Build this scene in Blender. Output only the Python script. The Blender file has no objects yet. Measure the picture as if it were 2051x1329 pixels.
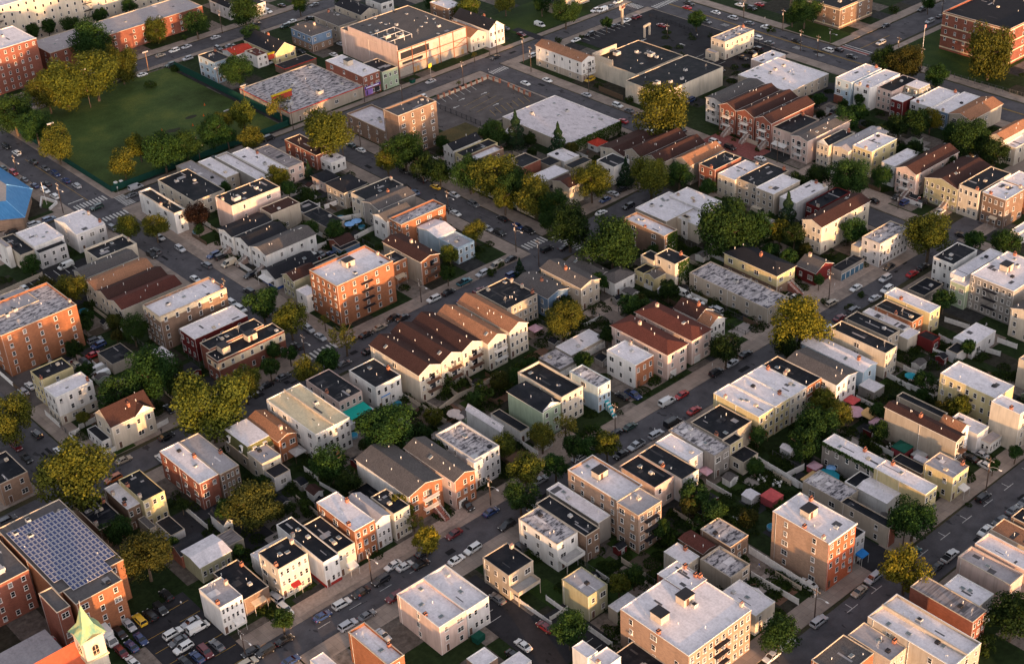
import bpy, math, random
from mathutils import Vector, Matrix
from math import radians, sin, cos, pi
S = bpy.context.scene
COL = S.collection

# ---------------------------------------------------------------- camera
R_ = Vector((0.74683466, -0.66316684, -0.04947464))
U_ = Vector((0.3850686, 0.37059462, 0.8452111))
F_ = Vector((0.54218094, 0.65028407, -0.53213763))
cd = bpy.data.cameras.new("camera"); cam = bpy.data.objects.new("camera", cd); COL.objects.link(cam)
cam.matrix_world = Matrix(((R_.x, U_.x, -F_.x, 0), (R_.y, U_.y, -F_.y, 0), (R_.z, U_.z, -F_.z, 240), (0, 0, 0, 1)))
cd.sensor_width = 36; cd.lens = 52.76; cd.clip_start = 1; cd.clip_end = 9000
S.camera = cam
# ---------------------------------------------------------------- light
SUN_EL, SUN_AZ = radians(4.4), radians(18)      # sun low beyond the lower right, turned slightly to the left faces
sdir = Vector((-sin(SUN_AZ) * cos(SUN_EL), -cos(SUN_AZ) * cos(SUN_EL), sin(SUN_EL)))
W = bpy.data.worlds.new("World"); S.world = W; W.use_nodes = True
nt = W.node_tree; bg = nt.nodes["Background"]
sky = nt.nodes.new("ShaderNodeTexSky"); sky.sky_type = 'NISHITA'; sky.sun_disc = False
sky.sun_elevation = SUN_EL; sky.sun_rotation = math.atan2(sdir.x, sdir.y)
sky.air_density = 1.0; sky.dust_density = 2.0; sky.ozone_density = 1.0; sky.altitude = 200
hs = nt.nodes.new("ShaderNodeHueSaturation"); hs.inputs['Saturation'].default_value = 0.36
nt.links.new(sky.outputs[0], hs.inputs['Color']); wb = nt.nodes.new('ShaderNodeMix'); wb.data_type = 'RGBA'; wb.blend_type = 'MULTIPLY'; wb.inputs[0].default_value = 1; wb.inputs[7].default_value = (1.03, .975, 1.03, 1)   # the photograph's white balance
nt.links.new(hs.outputs[0], wb.inputs[6]); nt.links.new(wb.outputs[2], bg.inputs[0])
bg.inputs[1].default_value = 0.15
ld = bpy.data.lights.new("sun", 'SUN'); ld.energy = 2.45; ld.angle = radians(0.6); ld.color = (1.0, 0.53, 0.21)
sun = bpy.data.objects.new("sun", ld); COL.objects.link(sun)
sun.rotation_euler = sdir.to_track_quat('Z', 'Y').to_euler()
S.view_settings.view_transform = 'Standard'; S.view_settings.look = 'None'
S.view_settings.exposure = 1.88; S.view_settings.gamma = 1
# ---------------------------------------------------------------- material helpers
MATS = {}
def newmat(name):
    m = bpy.data.materials.new(name); m.use_nodes = True
    n = m.node_tree; b = n.nodes["Principled BSDF"]; b.inputs['Roughness'].default_value = .85
    b.inputs['Specular IOR Level'].default_value = .08
    return m, n, b
def N(n, t, **k):
    o = n.nodes.new(t)
    for a, v in k.items(): setattr(o, a, v)
    return o
def pos(n, sc=(1, 1, 1)):
    g = N(n, "ShaderNodeNewGeometry"); mp = N(n, "ShaderNodeMapping"); mp.inputs['Scale'].default_value = sc
    n.links.new(g.outputs['Position'], mp.inputs['Vector']); return mp.outputs[0]
def noise(n, vec, scale, detail=3, rough=.6):
    t = N(n, "ShaderNodeTexNoise"); t.inputs['Scale'].default_value = scale; t.inputs['Detail'].default_value = detail
    t.inputs['Roughness'].default_value = rough; n.links.new(vec, t.inputs['Vector']); return t.outputs['Fac']
def ramp(n, fac, stops, interp='LINEAR'):
    r = N(n, "ShaderNodeValToRGB"); r.color_ramp.interpolation = interp
    e = r.color_ramp.elements
    while len(e) > 1: e.remove(e[-1])
    e[0].position = stops[0][0]; e[0].color = tuple(stops[0][1]) + (1,)
    for p, c in stops[1:]:
        q = e.new(p); q.color = tuple(c) + (1,)
    n.links.new(fac, r.inputs[0]); return r.outputs[0]
def mix(n, fac, a, b, blend='MIX'):
    x = N(n, "ShaderNodeMix", data_type='RGBA', blend_type=blend)
    for s, v in ((x.inputs[0], fac), (x.inputs[6], a), (x.inputs[7], b)):
        if isinstance(v, (int, float)): s.default_value = v
        elif isinstance(v, (tuple, list)): s.default_value = tuple(v)[:3] + (1,)
        else: n.links.new(v, s)
    return x.outputs[2]
def mul(c, k): return tuple(min(1, x * k) for x in c)
def math_(n, op, a, b=0.0):
    x = N(n, "ShaderNodeMath", operation=op)
    for s, v in ((x.inputs[0], a), (x.inputs[1], b)):
        if isinstance(v, (int, float)): s.default_value = v
        else: n.links.new(v, s)
    return x.outputs[0]
def plain(name, c, rough=.8, metal=0, var=.12):
    if name in MATS: return MATS[name]
    m, n, b = newmat(name); f = noise(n, pos(n), 1.3, 3)
    n.links.new(ramp(n, f, [(.3, mul(c, 1 - var)), (.7, mul(c, 1 + var))]), b.inputs['Base Color'])
    b.inputs['Roughness'].default_value = rough; b.inputs['Metallic'].default_value = metal
    MATS[name] = m; return m
WALLC = dict(wht=(.66, .65, .63), cream=(.55, .49, .40), tan=(.38, .33, .27), yel=(.54, .46, .26), org=(.265, .112, .060), tanb=(.32, .215, .155), brk=(.215, .082, .058),
             brn=(.20, .135, .10), gry=(.26, .24, .22), lgry=(.52, .51, .51), pnk=(.55, .42, .37), blu=(.13, .20, .30), lblu=(.36, .46, .54),
             grn=(.30, .37, .27), olive=(.36, .34, .22), red=(.13, .022, .022))
BRICK = ('org', 'brk', 'brn', 'tanb')
def wallmat(k):
    key = 'wall_' + k
    if key in MATS: return MATS[key]
    c = WALLC[k]; m, n, b = newmat(key)
    base = ramp(n, noise(n, pos(n, (1, 1, .35)), .45, 4), [(.28, mul(c, .80)), (.5, c), (.72, mul(c, 1.12))])
    if k in BRICK:
        br = N(n, "ShaderNodeTexBrick"); br.inputs['Scale'].default_value = 1.0
        br.inputs['Brick Width'].default_value = .62; br.inputs['Row Height'].default_value = .22; br.inputs['Mortar Size'].default_value = .015
        br.inputs['Color1'].default_value = (.72, .72, .72, 1); br.inputs['Color2'].default_value = (1.2, 1.15, 1.1, 1); br.inputs['Mortar'].default_value = (1.1, 1.15, 1.2, 1)
        g = N(n, "ShaderNodeNewGeometry"); sp = N(n, "ShaderNodeSeparateXYZ"); cb = N(n, "ShaderNodeCombineXYZ")
        n.links.new(g.outputs['Position'], sp.inputs[0]); n.links.new(math_(n, 'ADD', sp.outputs[0], sp.outputs[1]), cb.inputs[0]); n.links.new(sp.outputs[2], cb.inputs[1])
        n.links.new(cb.outputs[0], br.inputs['Vector'])
        base = mix(n, .55, base, mix(n, 1.0, base, br.outputs['Color'], 'MULTIPLY'))
    else:
        g = N(n, "ShaderNodeNewGeometry"); sp = N(n, "ShaderNodeSeparateXYZ"); n.links.new(g.outputs['Position'], sp.inputs[0])
        w = math_(n, 'FRACT', math_(n, 'MULTIPLY', sp.outputs[2], 3.3))
        base = mix(n, .10, base, mix(n, 1.0, base, ramp(n, w, [(.0, (.35, .35, .35)), (.25, (1, 1, 1))]), 'MULTIPLY'))
        st = noise(n, pos(n, (2.2, 2.2, .12)), 1.0, 3)
        base = mix(n, .35, base, mix(n, 1.0, base, ramp(n, st, [(.35, (.72, .70, .68)), (.55, (1, 1, 1))]), 'MULTIPLY'))
    n.links.new(base, b.inputs['Base Color']); MATS[key] = m; return m
def roofmat(k):
    key = 'roof_' + k
    if key in MATS: return MATS[key]
    m, n, b = newmat(key)
    p = pos(n)
    def two(c1, c2, sc=.35, lo=.42, hi=.6, det=5): return ramp(n, noise(n, p, sc, det), [(lo, c1), (hi, c2)])
    if k in ('w', 'wpat', 'cr', 'g', 'tar'):
        c = dict(w=(.78, .73, .75), wpat=(.64, .58, .60), cr=(.70, .58, .38), g=(.40, .37, .38), tar=(.12, .11, .11))[k]
        base = mix(n, .45, two(mul(c, .86), mul(c, 1.04)), two(mul(c, .74), mul(c, 1.08), 1.7, .4, .62, 6))
        st = ramp(n, noise(n, pos(n, (1, .4, 1)), .9, 5, .7), [(.34, (.42, .40, .41)), (.42, (.85, .84, .84)), (.5, (1, 1, 1))])
        base = mix(n, .7 if k == 'wpat' else .3, base, mix(n, 1.0, base, st, 'MULTIPLY'))
        g = N(n, "ShaderNodeNewGeometry"); sp = N(n, "ShaderNodeSeparateXYZ"); n.links.new(g.outputs['Position'], sp.inputs[0])
        fr = math_(n, 'FRACT', math_(n, 'MULTIPLY', sp.outputs[0], .42))
        base = mix(n, .16, base, mix(n, 1.0, base, ramp(n, fr, [(.0, (.5, .5, .5)), (.08, (1, 1, 1))]), 'MULTIPLY'))
    elif k == 'pat':
        f = noise(n, pos(n, (.55, 1.2, 1)), .8, 6, .72)
        base = ramp(n, f, [(.36, (.035, .035, .04)), (.44, (.13, .12, .13)), (.5, (.40, .37, .38)), (.62, (.55, .50, .49))])
    elif k == 'strp':
        f = noise(n, pos(n, (.25, 2.2, 1)), 1.0, 4, .6)
        base = ramp(n, f, [(.38, (.15, .13, .13)), (.5, (.24, .21, .21)), (.62, (.33, .29, .29))])
    elif k in ('blk', 'bstrp'):
        base = two((.006, .008, .012), (.015, .016, .021), .25)
        st = ramp(n, noise(n, pos(n, (.3, 1.6, 1) if k == 'bstrp' else (1, 1, 1)), .6, 5, .7), [(.55, (0, 0, 0)), (.72, (1, 1, 1))])
        base = mix(n, st, base, (.085, .08, .078) if k == 'bstrp' else (.035, .034, .036))
        b.inputs['Roughness'].default_value = .6
    else:
        c = dict(rbrn=(.055, .028, .024), rred=(.105, .038, .030), rorg=(.29, .145, .085), rgry=(.105, .095, .092), rdk=(.022, .023, .028), redm=(.45, .05, .03))[k]
        f = noise(n, p, 3.5, 2, .5)
        base = ramp(n, f, [(.3, mul(c, .72)), (.5, c), (.7, mul(c, 1.28))])
        base = mix(n, .35, base, mix(n, 1.0, base, ramp(n, noise(n, p, .3, 4), [(.35, (.7, .7, .7)), (.65, (1.15, 1.12, 1.1))]), 'MULTIPLY'))
    n.links.new(base, b.inputs['Base Color']); MATS[key] = m; return m
TRIM = plain('trim_white', (.70, .68, .65)); DARK = plain('dark_metal', (.03, .03, .035), .5); CONC = plain('concrete', (.34, .30, .27), .9, 0, .2)
GREYM = plain('grey_metal', (.42, .41, .40), .5); BRK = plain('chimney_brick', (.34, .14, .09)); TANTR = plain('cream_trim', (.50, .42, .33))
BRN = plain('brown_trim', (.13, .075, .055)); WOOD = plain('raw_wood', (.40, .24, .11)); AWG = plain('green_awning', (.02, .42, .34), .6)
AWR = plain('red_awning', (.32, .03, .03)); AWT = plain('tan_awning', (.55, .44, .32)); BLUE = plain('blue_tarp', (.03, .22, .60), .5); DOORB = plain('door_blue', (.06, .13, .20))
GD = plain('garage_door', (.62, .60, .57)); CREAMB = plain('cream_band', (.62, .50, .34)); TEAL = plain('turquoise', (.03, .36, .42))
def glassmat():
    m, n, b = newmat('window_glass'); oi = N(n, "ShaderNodeObjectInfo")
    c = ramp(n, oi.outputs['Random'], [(0, (.012, .014, .018)), (.6, (.03, .034, .04)), (.78, (.16, .15, .14)), (1, (.30, .28, .25))], 'CONSTANT')
    n.links.new(c, b.inputs['Base Color']); b.inputs['Roughness'].default_value = .12; b.inputs['Specular IOR Level'].default_value = .5
    return m
GLASS = glassmat()
def skylightmat():
    m, n, b = newmat('skylight_glass'); b.inputs['Base Color'].default_value = (.16, .19, .20, 1); b.inputs['Roughness'].default_value = .1; return m
SKYG = skylightmat()

# ---------------------------------------------------------------- mesh builder
class MB:
    def __init__(s): s.v = []; s.f = []; s.m = []; s.mats = []
    def mi(s, m):
        if m not in s.mats: s.mats.append(m)
        return s.mats.index(m)
    def face(s, pts, m):
        i = len(s.v); s.v += [tuple(p) for p in pts]; s.f.append(tuple(range(i, i + len(pts)))); s.m.append(s.mi(m))
    def box(s, x0, y0, z0, x1, y1, z1, m, top=None, bottom=True):
        i = len(s.v); k = s.mi(m); kt = s.mi(top) if top else k
        s.v += [(x0, y0, z0), (x1, y0, z0), (x1, y1, z0), (x0, y1, z0), (x0, y0, z1), (x1, y0, z1), (x1, y1, z1), (x0, y1, z1)]
        fs = [(0, 1, 5, 4), (1, 2, 6, 5), (2, 3, 7, 6), (3, 0, 4, 7)]
        for f in fs: s.f.append(tuple(i + a for a in f)); s.m.append(k)
        s.f.append((i + 4, i + 5, i + 6, i + 7)); s.m.append(kt)
        if bottom: s.f.append((i + 3, i + 2, i + 1, i)); s.m.append(k)
    def frus(s, x0, y0, z0, x1, y1, z1, ix, iy, m, top=None):
        i = len(s.v); k = s.mi(m); kt = s.mi(top) if top else k
        s.v += [(x0, y0, z0), (x1, y0, z0), (x1, y1, z0), (x0, y1, z0), (x0 + ix, y0 + iy, z1), (x1 - ix, y0 + iy, z1), (x1 - ix, y1 - iy, z1), (x0 + ix, y1 - iy, z1)]
        for f in ((0, 1, 5, 4), (1, 2, 6, 5), (2, 3, 7, 6), (3, 0, 4, 7)): s.f.append(tuple(i + a for a in f)); s.m.append(k)
        s.f.append((i + 4, i + 5, i + 6, i + 7)); s.m.append(kt)
    def bar(s, a, b, r, m, n=4, r2=None):
        a = Vector(a); b = Vector(b); d = (b - a); d.normalize(); r2 = r if r2 is None else r2
        q = Vector((0, 0, 1)) if abs(d.z) < .9 else Vector((1, 0, 0))
        u = d.cross(q); u.normalize(); w = d.cross(u); i = len(s.v); k = s.mi(m)
        for p, rr in ((a, r), (b, r2)):
            for j in range(n):
                t = 2 * pi * (j + .5) / n; s.v.append(tuple(p + (u * cos(t) + w * sin(t)) * rr))
        for j in range(n):
            s.f.append((i + j, i + (j + 1) % n, i + n + (j + 1) % n, i + n + j)); s.m.append(k)
        s.f.append(tuple(i + n + j for j in range(n))); s.m.append(k)
        s.f.append(tuple(i + j for j in reversed(range(n)))); s.m.append(k)
    def mesh(s, name):
        me = bpy.data.meshes.new(name); me.from_pydata(s.v, [], s.f)
        for m in s.mats: me.materials.append(m)
        me.polygons.foreach_set('material_index', s.m); me.update()
        return me
    def build(s, name, parent=None, loc=(0, 0, 0), rz=0):
        o = bpy.data.objects.new(name, s.mesh(name)); COL.objects.link(o)
        if parent: o.parent = parent
        o.location = loc; o.rotation_euler = (0, 0, rz); return o
def empty(name, loc, rz=0):
    o = bpy.data.objects.new(name, None); COL.objects.link(o); o.location = loc; o.rotation_euler = (0, 0, rz); o.empty_display_size = .5; return o
THINGS = []
def tag(o, label, cat, group=None):
    o['label'] = label; o['category'] = cat
    if group: o['group'] = group
    THINGS.append(o); return o
def struct(o, kind='structure'): o['kind'] = kind; return o
def inst(name, me, parent, loc, rz=0, sc=None):
    o = bpy.data.objects.new(name, me); COL.objects.link(o); o.parent = parent; o.location = loc; o.rotation_euler = (0, 0, rz)
    if sc: o.scale = sc
    return o
def ppx(o):
    v = Vector(o.location) - Vector((0, 0, 240)); z = v.dot(F_); return 512 + 1501 * v.dot(R_) / z

# ---------------------------------------------------------------- ground, streets, yards
def sheet(name, polys, z, m, kind='structure'):
    b = MB()
    for p in polys: b.face([(x, y, z) for x, y in p], m)
    return struct(b.build(name), kind)
def rect(x0, y0, x1, y1): return [(x0, y0), (x1, y0), (x1, y1), (x0, y1)]
def asphalt(name, c, seed=0):
    m, n, b = newmat(name); p = pos(n)
    base = ramp(n, noise(n, p, .22, 5, .65), [(.3, mul(c, .72)), (.5, c), (.7, mul(c, 1.25))])
    pt = ramp(n, noise(n, pos(n, (1.0, .5, 1)), .35, 2), [(.66, (0, 0, 0)), (.68, (1, 1, 1))])
    base = mix(n, pt, base, mul(c, .5)); fine = noise(n, p, 2.2, 3, .7)
    base = mix(n, .4, base, mix(n, 1.0, base, ramp(n, fine, [(.3, (.75, .75, .75)), (.7, (1.2, 1.2, 1.2))]), 'MULTIPLY'))
    n.links.new(base, b.inputs['Base Color']); return m
ROAD = asphalt('street_asphalt', (.098, .093, .100)); LOT = asphalt('fresh_asphalt', (.034, .033, .037)); LOT2 = asphalt('worn_asphalt', (.11, .095, .09))
def pavement():
    m, n, b = newmat('pavement_concrete'); g = N(n, "ShaderNodeNewGeometry"); sp = N(n, "ShaderNodeSeparateXYZ"); n.links.new(g.outputs['Position'], sp.inputs[0])
    c = (.31, .25, .21); p = pos(n)
    br = N(n, "ShaderNodeTexBrick"); br.offset = 0.0; br.inputs['Scale'].default_value = 1.0; br.inputs['Brick Width'].default_value = 1.9; br.inputs['Row Height'].default_value = 1.9
    br.inputs['Mortar Size'].default_value = .035; br.inputs['Color1'].default_value = (.82, .82, .82, 1); br.inputs['Color2'].default_value = (1.12, 1.12, 1.12, 1); br.inputs['Mortar'].default_value = (.55, .55, .55, 1)
    n.links.new(g.outputs['Position'], br.inputs['Vector'])
    base = ramp(n, noise(n, p, .15, 5, .7), [(.3, mul(c, .68)), (.5, c), (.7, mul(c, 1.18))])
    base = mix(n, .7, base, mix(n, 1.0, base, br.outputs['Color'], 'MULTIPLY'))
    n.links.new(base, b.inputs['Base Color']); return m
PAVE = pavement()
def yardmat():
    m, n, b = newmat('yard_ground'); g = N(n, "ShaderNodeNewGeometry"); sp = N(n, "ShaderNodeSeparateXYZ"); n.links.new(g.outputs['Position'], sp.inputs[0])
    cx = math_(n, 'FLOOR', math_(n, 'DIVIDE', sp.outputs[0], 7.6)); cy = math_(n, 'FLOOR', math_(n, 'DIVIDE', sp.outputs[1], 11))
    cb = N(n, "ShaderNodeCombineXYZ"); n.links.new(cx, cb.inputs[0]); n.links.new(cy, cb.inputs[1])
    wn = N(n, "ShaderNodeTexWhiteNoise", noise_dimensions='2D'); n.links.new(cb.outputs[0], wn.inputs['Vector'])
    c = ramp(n, wn.outputs['Value'], [(0, (.022, .036, .012)), (.32, (.042, .038, .028)), (.50, (.13, .11, .095)), (.62, (.018, .032, .010)), (.82, (.20, .165, .14)), (.93, (.04, .04, .04))], 'CONSTANT')
    f = ramp(n, noise(n, pos(n), .6, 5, .7), [(.3, (.5, .5, .5)), (.7, (1.4, 1.4, 1.4))])
    n.links.new(mix(n, 1.0, c, f, 'MULTIPLY'), b.inputs['Base Color']); return m
YARD = yardmat()
def grassmat(name, c):
    m, n, b = newmat(name); p = pos(n)
    base = ramp(n, noise(n, p, .045, 6, .65), [(.3, mul(c, .5)), (.5, c), (.72, (c[0] * 2.0, c[1] * 1.5, c[2] * 1.3))])
    base = mix(n, .6, base, mix(n, 1.0, base, ramp(n, noise(n, p, 1.5, 4, .75), [(.3, (.55, .55, .55)), (.7, (1.35, 1.35, 1.35))]), 'MULTIPLY'))
    n.links.new(base, b.inputs['Base Color']); return m
GRASS = grassmat('field_grass', (.058, .090, .024)); LAWN = grassmat('lawn_grass', (.028, .052, .012))
PAINT = plain('road_paint', (.55, .53, .50), .7, 0, .3); YPAINT = plain('yellow_paint', (.45, .28, .06)); RPAV = plain('red_paving', (.24, .085, .075), .85, 0, .25)

struct(sheet('ground', [rect(-3000, -3000, 4000, 5000)], -.06, grassmat('ground_cover', (.05, .05, .03))))
sheet('road', [[(0, 311.5), (200, 312.5), (345, 316), (345, 331), (281, 326), (203, 323.5), (0, 320.5)],
               [(0, 224.5), (270, 225.5), (620, 233), (620, 243), (300, 236.3), (0, 233)],
               [(100, 139), (600, 143), (600, 154), (150, 150.5), (100, 150)]], 0.0, ROAD)
sheet('road', [rect(106, 319, 119, 700), rect(189, 322, 204.5, 700), rect(281, 325, 291, 458), rect(371, 150, 381, 470), rect(470.5, 100, 487.5, 700)], -.006, ROAD)
sheet('road', [rect(0, 455.5, 700, 464), rect(0, 566, 700, 577), rect(486, 346.5, 800, 361)], -.012, ROAD)
def block(x0, y0, x1, y1, side=5.5, yard=True):
    b = MB(); b.box(x0, y0, -.5, x1, y1, .12, PAVE); struct(b.build('pavement'))
    if yard and x1 - x0 > 2.5 * side and y1 - y0 > 2.5 * side: sheet('yard', [rect(x0 + side, y0 + side, x1 - side, y1 - side)], .124, YARD)
for q in [(119.5, 324, 191.8, 455, 7), (202.4, 324.5, 280.5, 455), (291.5, 331, 370.5, 455), (381.5, 243, 470, 455), (0, 324, 105.5, 455), (204, 465, 470, 565.5, 3),
          (119.5, 465, 189.5, 565.5), (0, 465, 105.5, 565.5), (0, 578, 189.5, 760, 5), (204, 578, 470, 760, 5), (0, 234.2, 370.5, 311, 5.5), (119.5, 152, 370.5, 225.2, 5.5), (0, 60, 119, 224.8, 5),
          (381.5, 156, 470, 231, 5), (130, 40, 370.5, 139.6, 4), (381.5, 40, 470, 142, 4), (488.5, 244, 620, 345, 5), (488.5, 362, 620, 454, 5), (488.5, 465, 620, 565, 5), (488.5, 156, 620, 231, 5)]:
    block(*q)
sheet('lawn', [rect(207, 470, 282.5, 560)], .13, GRASS)
sheet('lawn', [rect(408, 469, 452, 500), rect(494, 297, 534, 342), rect(489, 366, 503, 392), rect(209, 270, 216, 290), rect(205, 286, 212, 300), rect(171, 189, 177, 205), rect(181, 188, 192, 202), rect(196, 186, 204, 204), rect(286, 241, 318, 248), rect(305, 249, 315, 282), rect(276, 200, 284, 215), rect(128, 324, 134, 332), rect(145, 345, 152, 362), rect(250, 268, 258, 276), rect(340, 300, 352, 308)], .132, LAWN)
sheet('parking_lot', [rect(96, 231, 112, 263), rect(156, 181, 166, 218), rect(166, 178, 174, 196), rect(421, 382, 469.5, 451), rect(427, 329, 467, 339.5), rect(133, 405, 176, 432), rect(441, 372, 469, 382), rect(283, 470, 286, 550), rect(213, 128, 240, 138), rect(121, 262, 140, 290), rect(410, 462.5, 414, 480), rect(226, 159, 231, 180), rect(233, 152, 242, 176), rect(252, 300, 262, 310)], .134, LOT)
sheet('parking_lot', [rect(322, 413, 369.5, 448), rect(119, 362, 134, 400), rect(140, 340, 158, 352)], .136, LOT2)
sheet('playing_court', [rect(120, 406, 133, 440)], .138, plain('court_green', (.04, .13, .09)))
sheet('driveway', [rect(381.6, 317, 392, 342)], .138, RPAV)
sheet('driveway', [rect(225, 291, 241, 308), rect(206, 395, 216, 440), rect(290, 238.5, 372, 246), rect(127, 236, 180, 240), rect(264, 278, 282, 286), rect(382, 262, 392, 300), rect(200, 237, 222, 246)], .140, plain('driveway_concrete', (.38, .30, .25), .9, 0, .22))
sheet('bare_ground', [[(250 + 3.5 * cos(a), 500 + 1.8 * sin(a * 1.0) + .6 * cos(a * 3)) for a in [k * pi / 8 for k in range(16)]], [(262 + 2.6 * cos(a), 506 + 1.5 * sin(a)) for a in [k * pi / 7 for k in range(14)]]], .134, plain('worn_earth', (.035, .035, .022)))
sheet('weeds', [rect(313.6, 398, 333, 420), rect(300, 258, 312, 268), rect(296, 262, 300, 282)], .137, grassmat('dry_weeds', (.085, .070, .030)))
mk = MB()
def bars(x0, y0, x1, y1, n, along):        # zebra of n bars in a rectangle; along = direction in which a bar runs
    for i in range(n):
        if along == 'y':
            w = (x1 - x0) / n; mk.face([(x, y, .139) for x, y in rect(x0 + i * w + w * .25, y0, x0 + i * w + w * .75, y1)], PAINT)
        else:
            w = (y1 - y0) / n; mk.face([(x, y, .139) for x, y in rect(x0, y0 + i * w + w * .25, x1, y0 + i * w + w * .75)], PAINT)
bars(190.5, 465.5, 203, 469.5, 10, 'y'); bars(204.5, 455.5, 208.5, 465, 9, 'x'); bars(190.5, 450, 203, 453.5, 9, 'y'); bars(191, 324.5, 203, 328, 8, 'y')
bars(281.5, 327, 291, 331, 7, 'y'); bars(292.5, 315, 296, 328, 9, 'x'); bars(371.5, 448, 380.5, 451.5, 8, 'y'); bars(465, 456, 469, 464, 7, 'x'); bars(471, 450, 487, 454, 11, 'y')
def line(x0, y0, x1, y1, w=.14, m=PAINT, z=.141):
    d = Vector((x1 - x0, y1 - y0, 0)); d.normalize(); u = Vector((-d.y, d.x, 0)) * w / 2
    mk.face([(x0 + u.x, y0 + u.y, z), (x0 - u.x, y0 - u.y, z), (x1 - u.x, y1 - u.y, z), (x1 + u.x, y1 + u.y, z)], m)
line(190.5, 472.5, 196.5, 472.5, .6); line(197, 470, 197, 520, .15, YPAINT); line(478.8, 250, 478.8, 450, .2, YPAINT); line(479.3, 250, 479.3, 450, .2, YPAINT)
line(492, 353.5, 512, 353.5, .2, YPAINT); line(491.5, 347, 491.5, 361, .5); line(489.8, 347, 489.8, 361, .4); line(487.8, 347, 487.8, 361, .4)
mk.face([(x, y, .137) for x, y in rect(488, 347, 490, 361)], RPAV)
for i in range(6): line(96.5, 233.5 + i * 5.2, 102, 233.5 + i * 5.2, .12, YPAINT); line(106, 233.5 + i * 5.2, 111.5, 233.5 + i * 5.2, .12, YPAINT)
for i in range(5): line(156.5, 203 + i * 2.9, 161, 203 + i * 2.9, .13); line(166.5, 180 + i * 2.9, 171, 180 + i * 2.9, .13)
for i in range(8): line(334 + i * 3.2, 441, 335.4 + i * 3.2, 447, .2)
for i in range(7): line(345 + i * 3, 416, 347 + i * 3, 422, .14, YPAINT)
for i in range(3): line(342, 424 + i * 4, 358, 426.5 + i * 4, .1, YPAINT)
for i in range(9): line(424 + i * 3.1, 445, 424 + i * 3.1, 450.5, .2)
for i in range(5): line(440, 386 + i * 3, 445, 386 + i * 3, .16)
for i in range(12): line(136 + i * 3.1, 426, 136 + i * 3.1, 431.5, .2)
def arrow(x, y, dx, dy, l=3):
    d = Vector((dx, dy, 0)); d.normalize(); u = Vector((-d.y, d.x, 0)); p = Vector((x, y, .142))
    line(x - d.x * l / 2, y - d.y * l / 2, x + d.x * l * .2, y + d.y * l * .2, .35)
    mk.face([p + d * l * .2 + u * .75, p + d * l * .2 - u * .75, p + d * l * .6], PAINT)
for a in [(434, 420, 1, 0), (440, 428, -1, 0), (447, 412, 0, 1), (428, 412, 0, -1), (474.5, 425, 0, -1), (474.5, 400, 0, 1), (482, 380, 0, 1), (346, 438, 1, 0), (356, 436, 1, 0), (340, 434, -1, 0), (352, 424, 1, 0), (430, 404, 1, 0), (436, 404, -1, 0)]: arrow(*a)
for y in (395, 412, 372, 360):
    for i in range(5): line(477 + i * .0, y + i * .7, 474.5, y + i * .7 + .3, .25)
for x in list(range(220, 330, 9)): line(x, 150.2, x, 148.2, .18, PAINT, .05); line(x - 2, 148.2, x + 2, 148.2, .18, PAINT, .055)
for x in range(128, 156, 9): line(x, 229.6, x + 3.5, 229.6, .16, PAINT, .05)
tm = plain('tar_seam', (.022, .022, .024)); sr = random.Random(9)
for k in range(90):
    st_ = sr.choice([('x', 316, 320.5, 122, 278), ('x', 227, 233, 120, 300), ('x', 231, 236, 300, 368), ('x', 142, 149, 160, 300), ('y', 283, 289, 335, 450), ('y', 193.5, 201, 332, 450), ('y', 373, 379, 250, 445), ('y', 109, 117, 322, 380), ('y', 472, 486, 350, 440), ('x', 457, 462, 210, 465)])
    u0 = sr.uniform(st_[3], st_[4]); v0 = sr.uniform(st_[1], st_[2]); l_ = sr.uniform(2, 9); w_ = sr.choice((.1, .14, .9, 1.6)); j_ = sr.uniform(-.5, .5); z_ = .02 + k * .0006
    if w_ > .5: l_ = sr.uniform(1.5, 4)
    if st_[0] == 'x': line(u0, v0, u0 + l_, v0 + (j_ if w_ < .5 else 0), w_, tm, z_)
    else: line(v0, u0, v0 + (j_ if w_ < .5 else 0), u0 + l_, w_, tm, z_)
    if k % 4 == 0: cx, cy = (u0 - 3, v0) if st_[0] == 'x' else (v0, u0 - 3); mk.face([(cx + .38 * cos(a * pi / 5), cy + .38 * sin(a * pi / 5), .09) for a in range(10)], tm)
struct(mk.build('road_markings'))
# ---------------------------------------------------------------- buildings
def wproto(kind):
    b = MB()
    if kind == 'two':
        b.box(-.5, -.06, -.5, .5, .1, .5, TRIM)
        for x0 in (-.43, .03): b.box(x0, -.075, -.44, x0 + .40, 0, -.02, GLASS); b.box(x0, -.075, .02, x0 + .40, 0, .44, GLASS)
    elif kind == 'dark':
        b.box(-.5, -.03, -.5, .5, .1, .5, DARK); b.box(-.45, -.05, -.46, .45, 0, .46, GLASS)
    else:
        b.box(-.5, -.06, -.5, .5, .1, .5, TRIM); b.box(-.40, -.075, -.44, .40, 0, -.025, GLASS); b.box(-.40, -.075, .025, .40, 0, .44, GLASS)
    if kind == 'ac': b.box(-.34, -.42, -.46, .34, 0, -.12, GREYM)
    b.box(-.56, -.12, -.56, .56, .05, -.5, TRIM if kind != 'dark' else DARK)
    return b.mesh('window_' + kind)
WP = {k: wproto(k) for k in ('one', 'two', 'dark', 'ac')}
b = MB(); b.box(-.5, -.05, 0, .5, .1, 2.1, TRIM); b.box(-.4, -.08, .05, .4, 0, 2.0, BRN); DOORM = b.mesh('front_door')
b = MB(); b.box(-1.25, -.05, 0, 1.25, .1, 2.3, TRIM); b.box(-1.15, -.075, 0, 1.15, 0, 2.2, GD)
for z in (.55, 1.1, 1.65): b.box(-1.15, -.085, z - .03, 1.15, 0, z + .03, GREYM)
GARM = b.mesh('garage_door')
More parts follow.
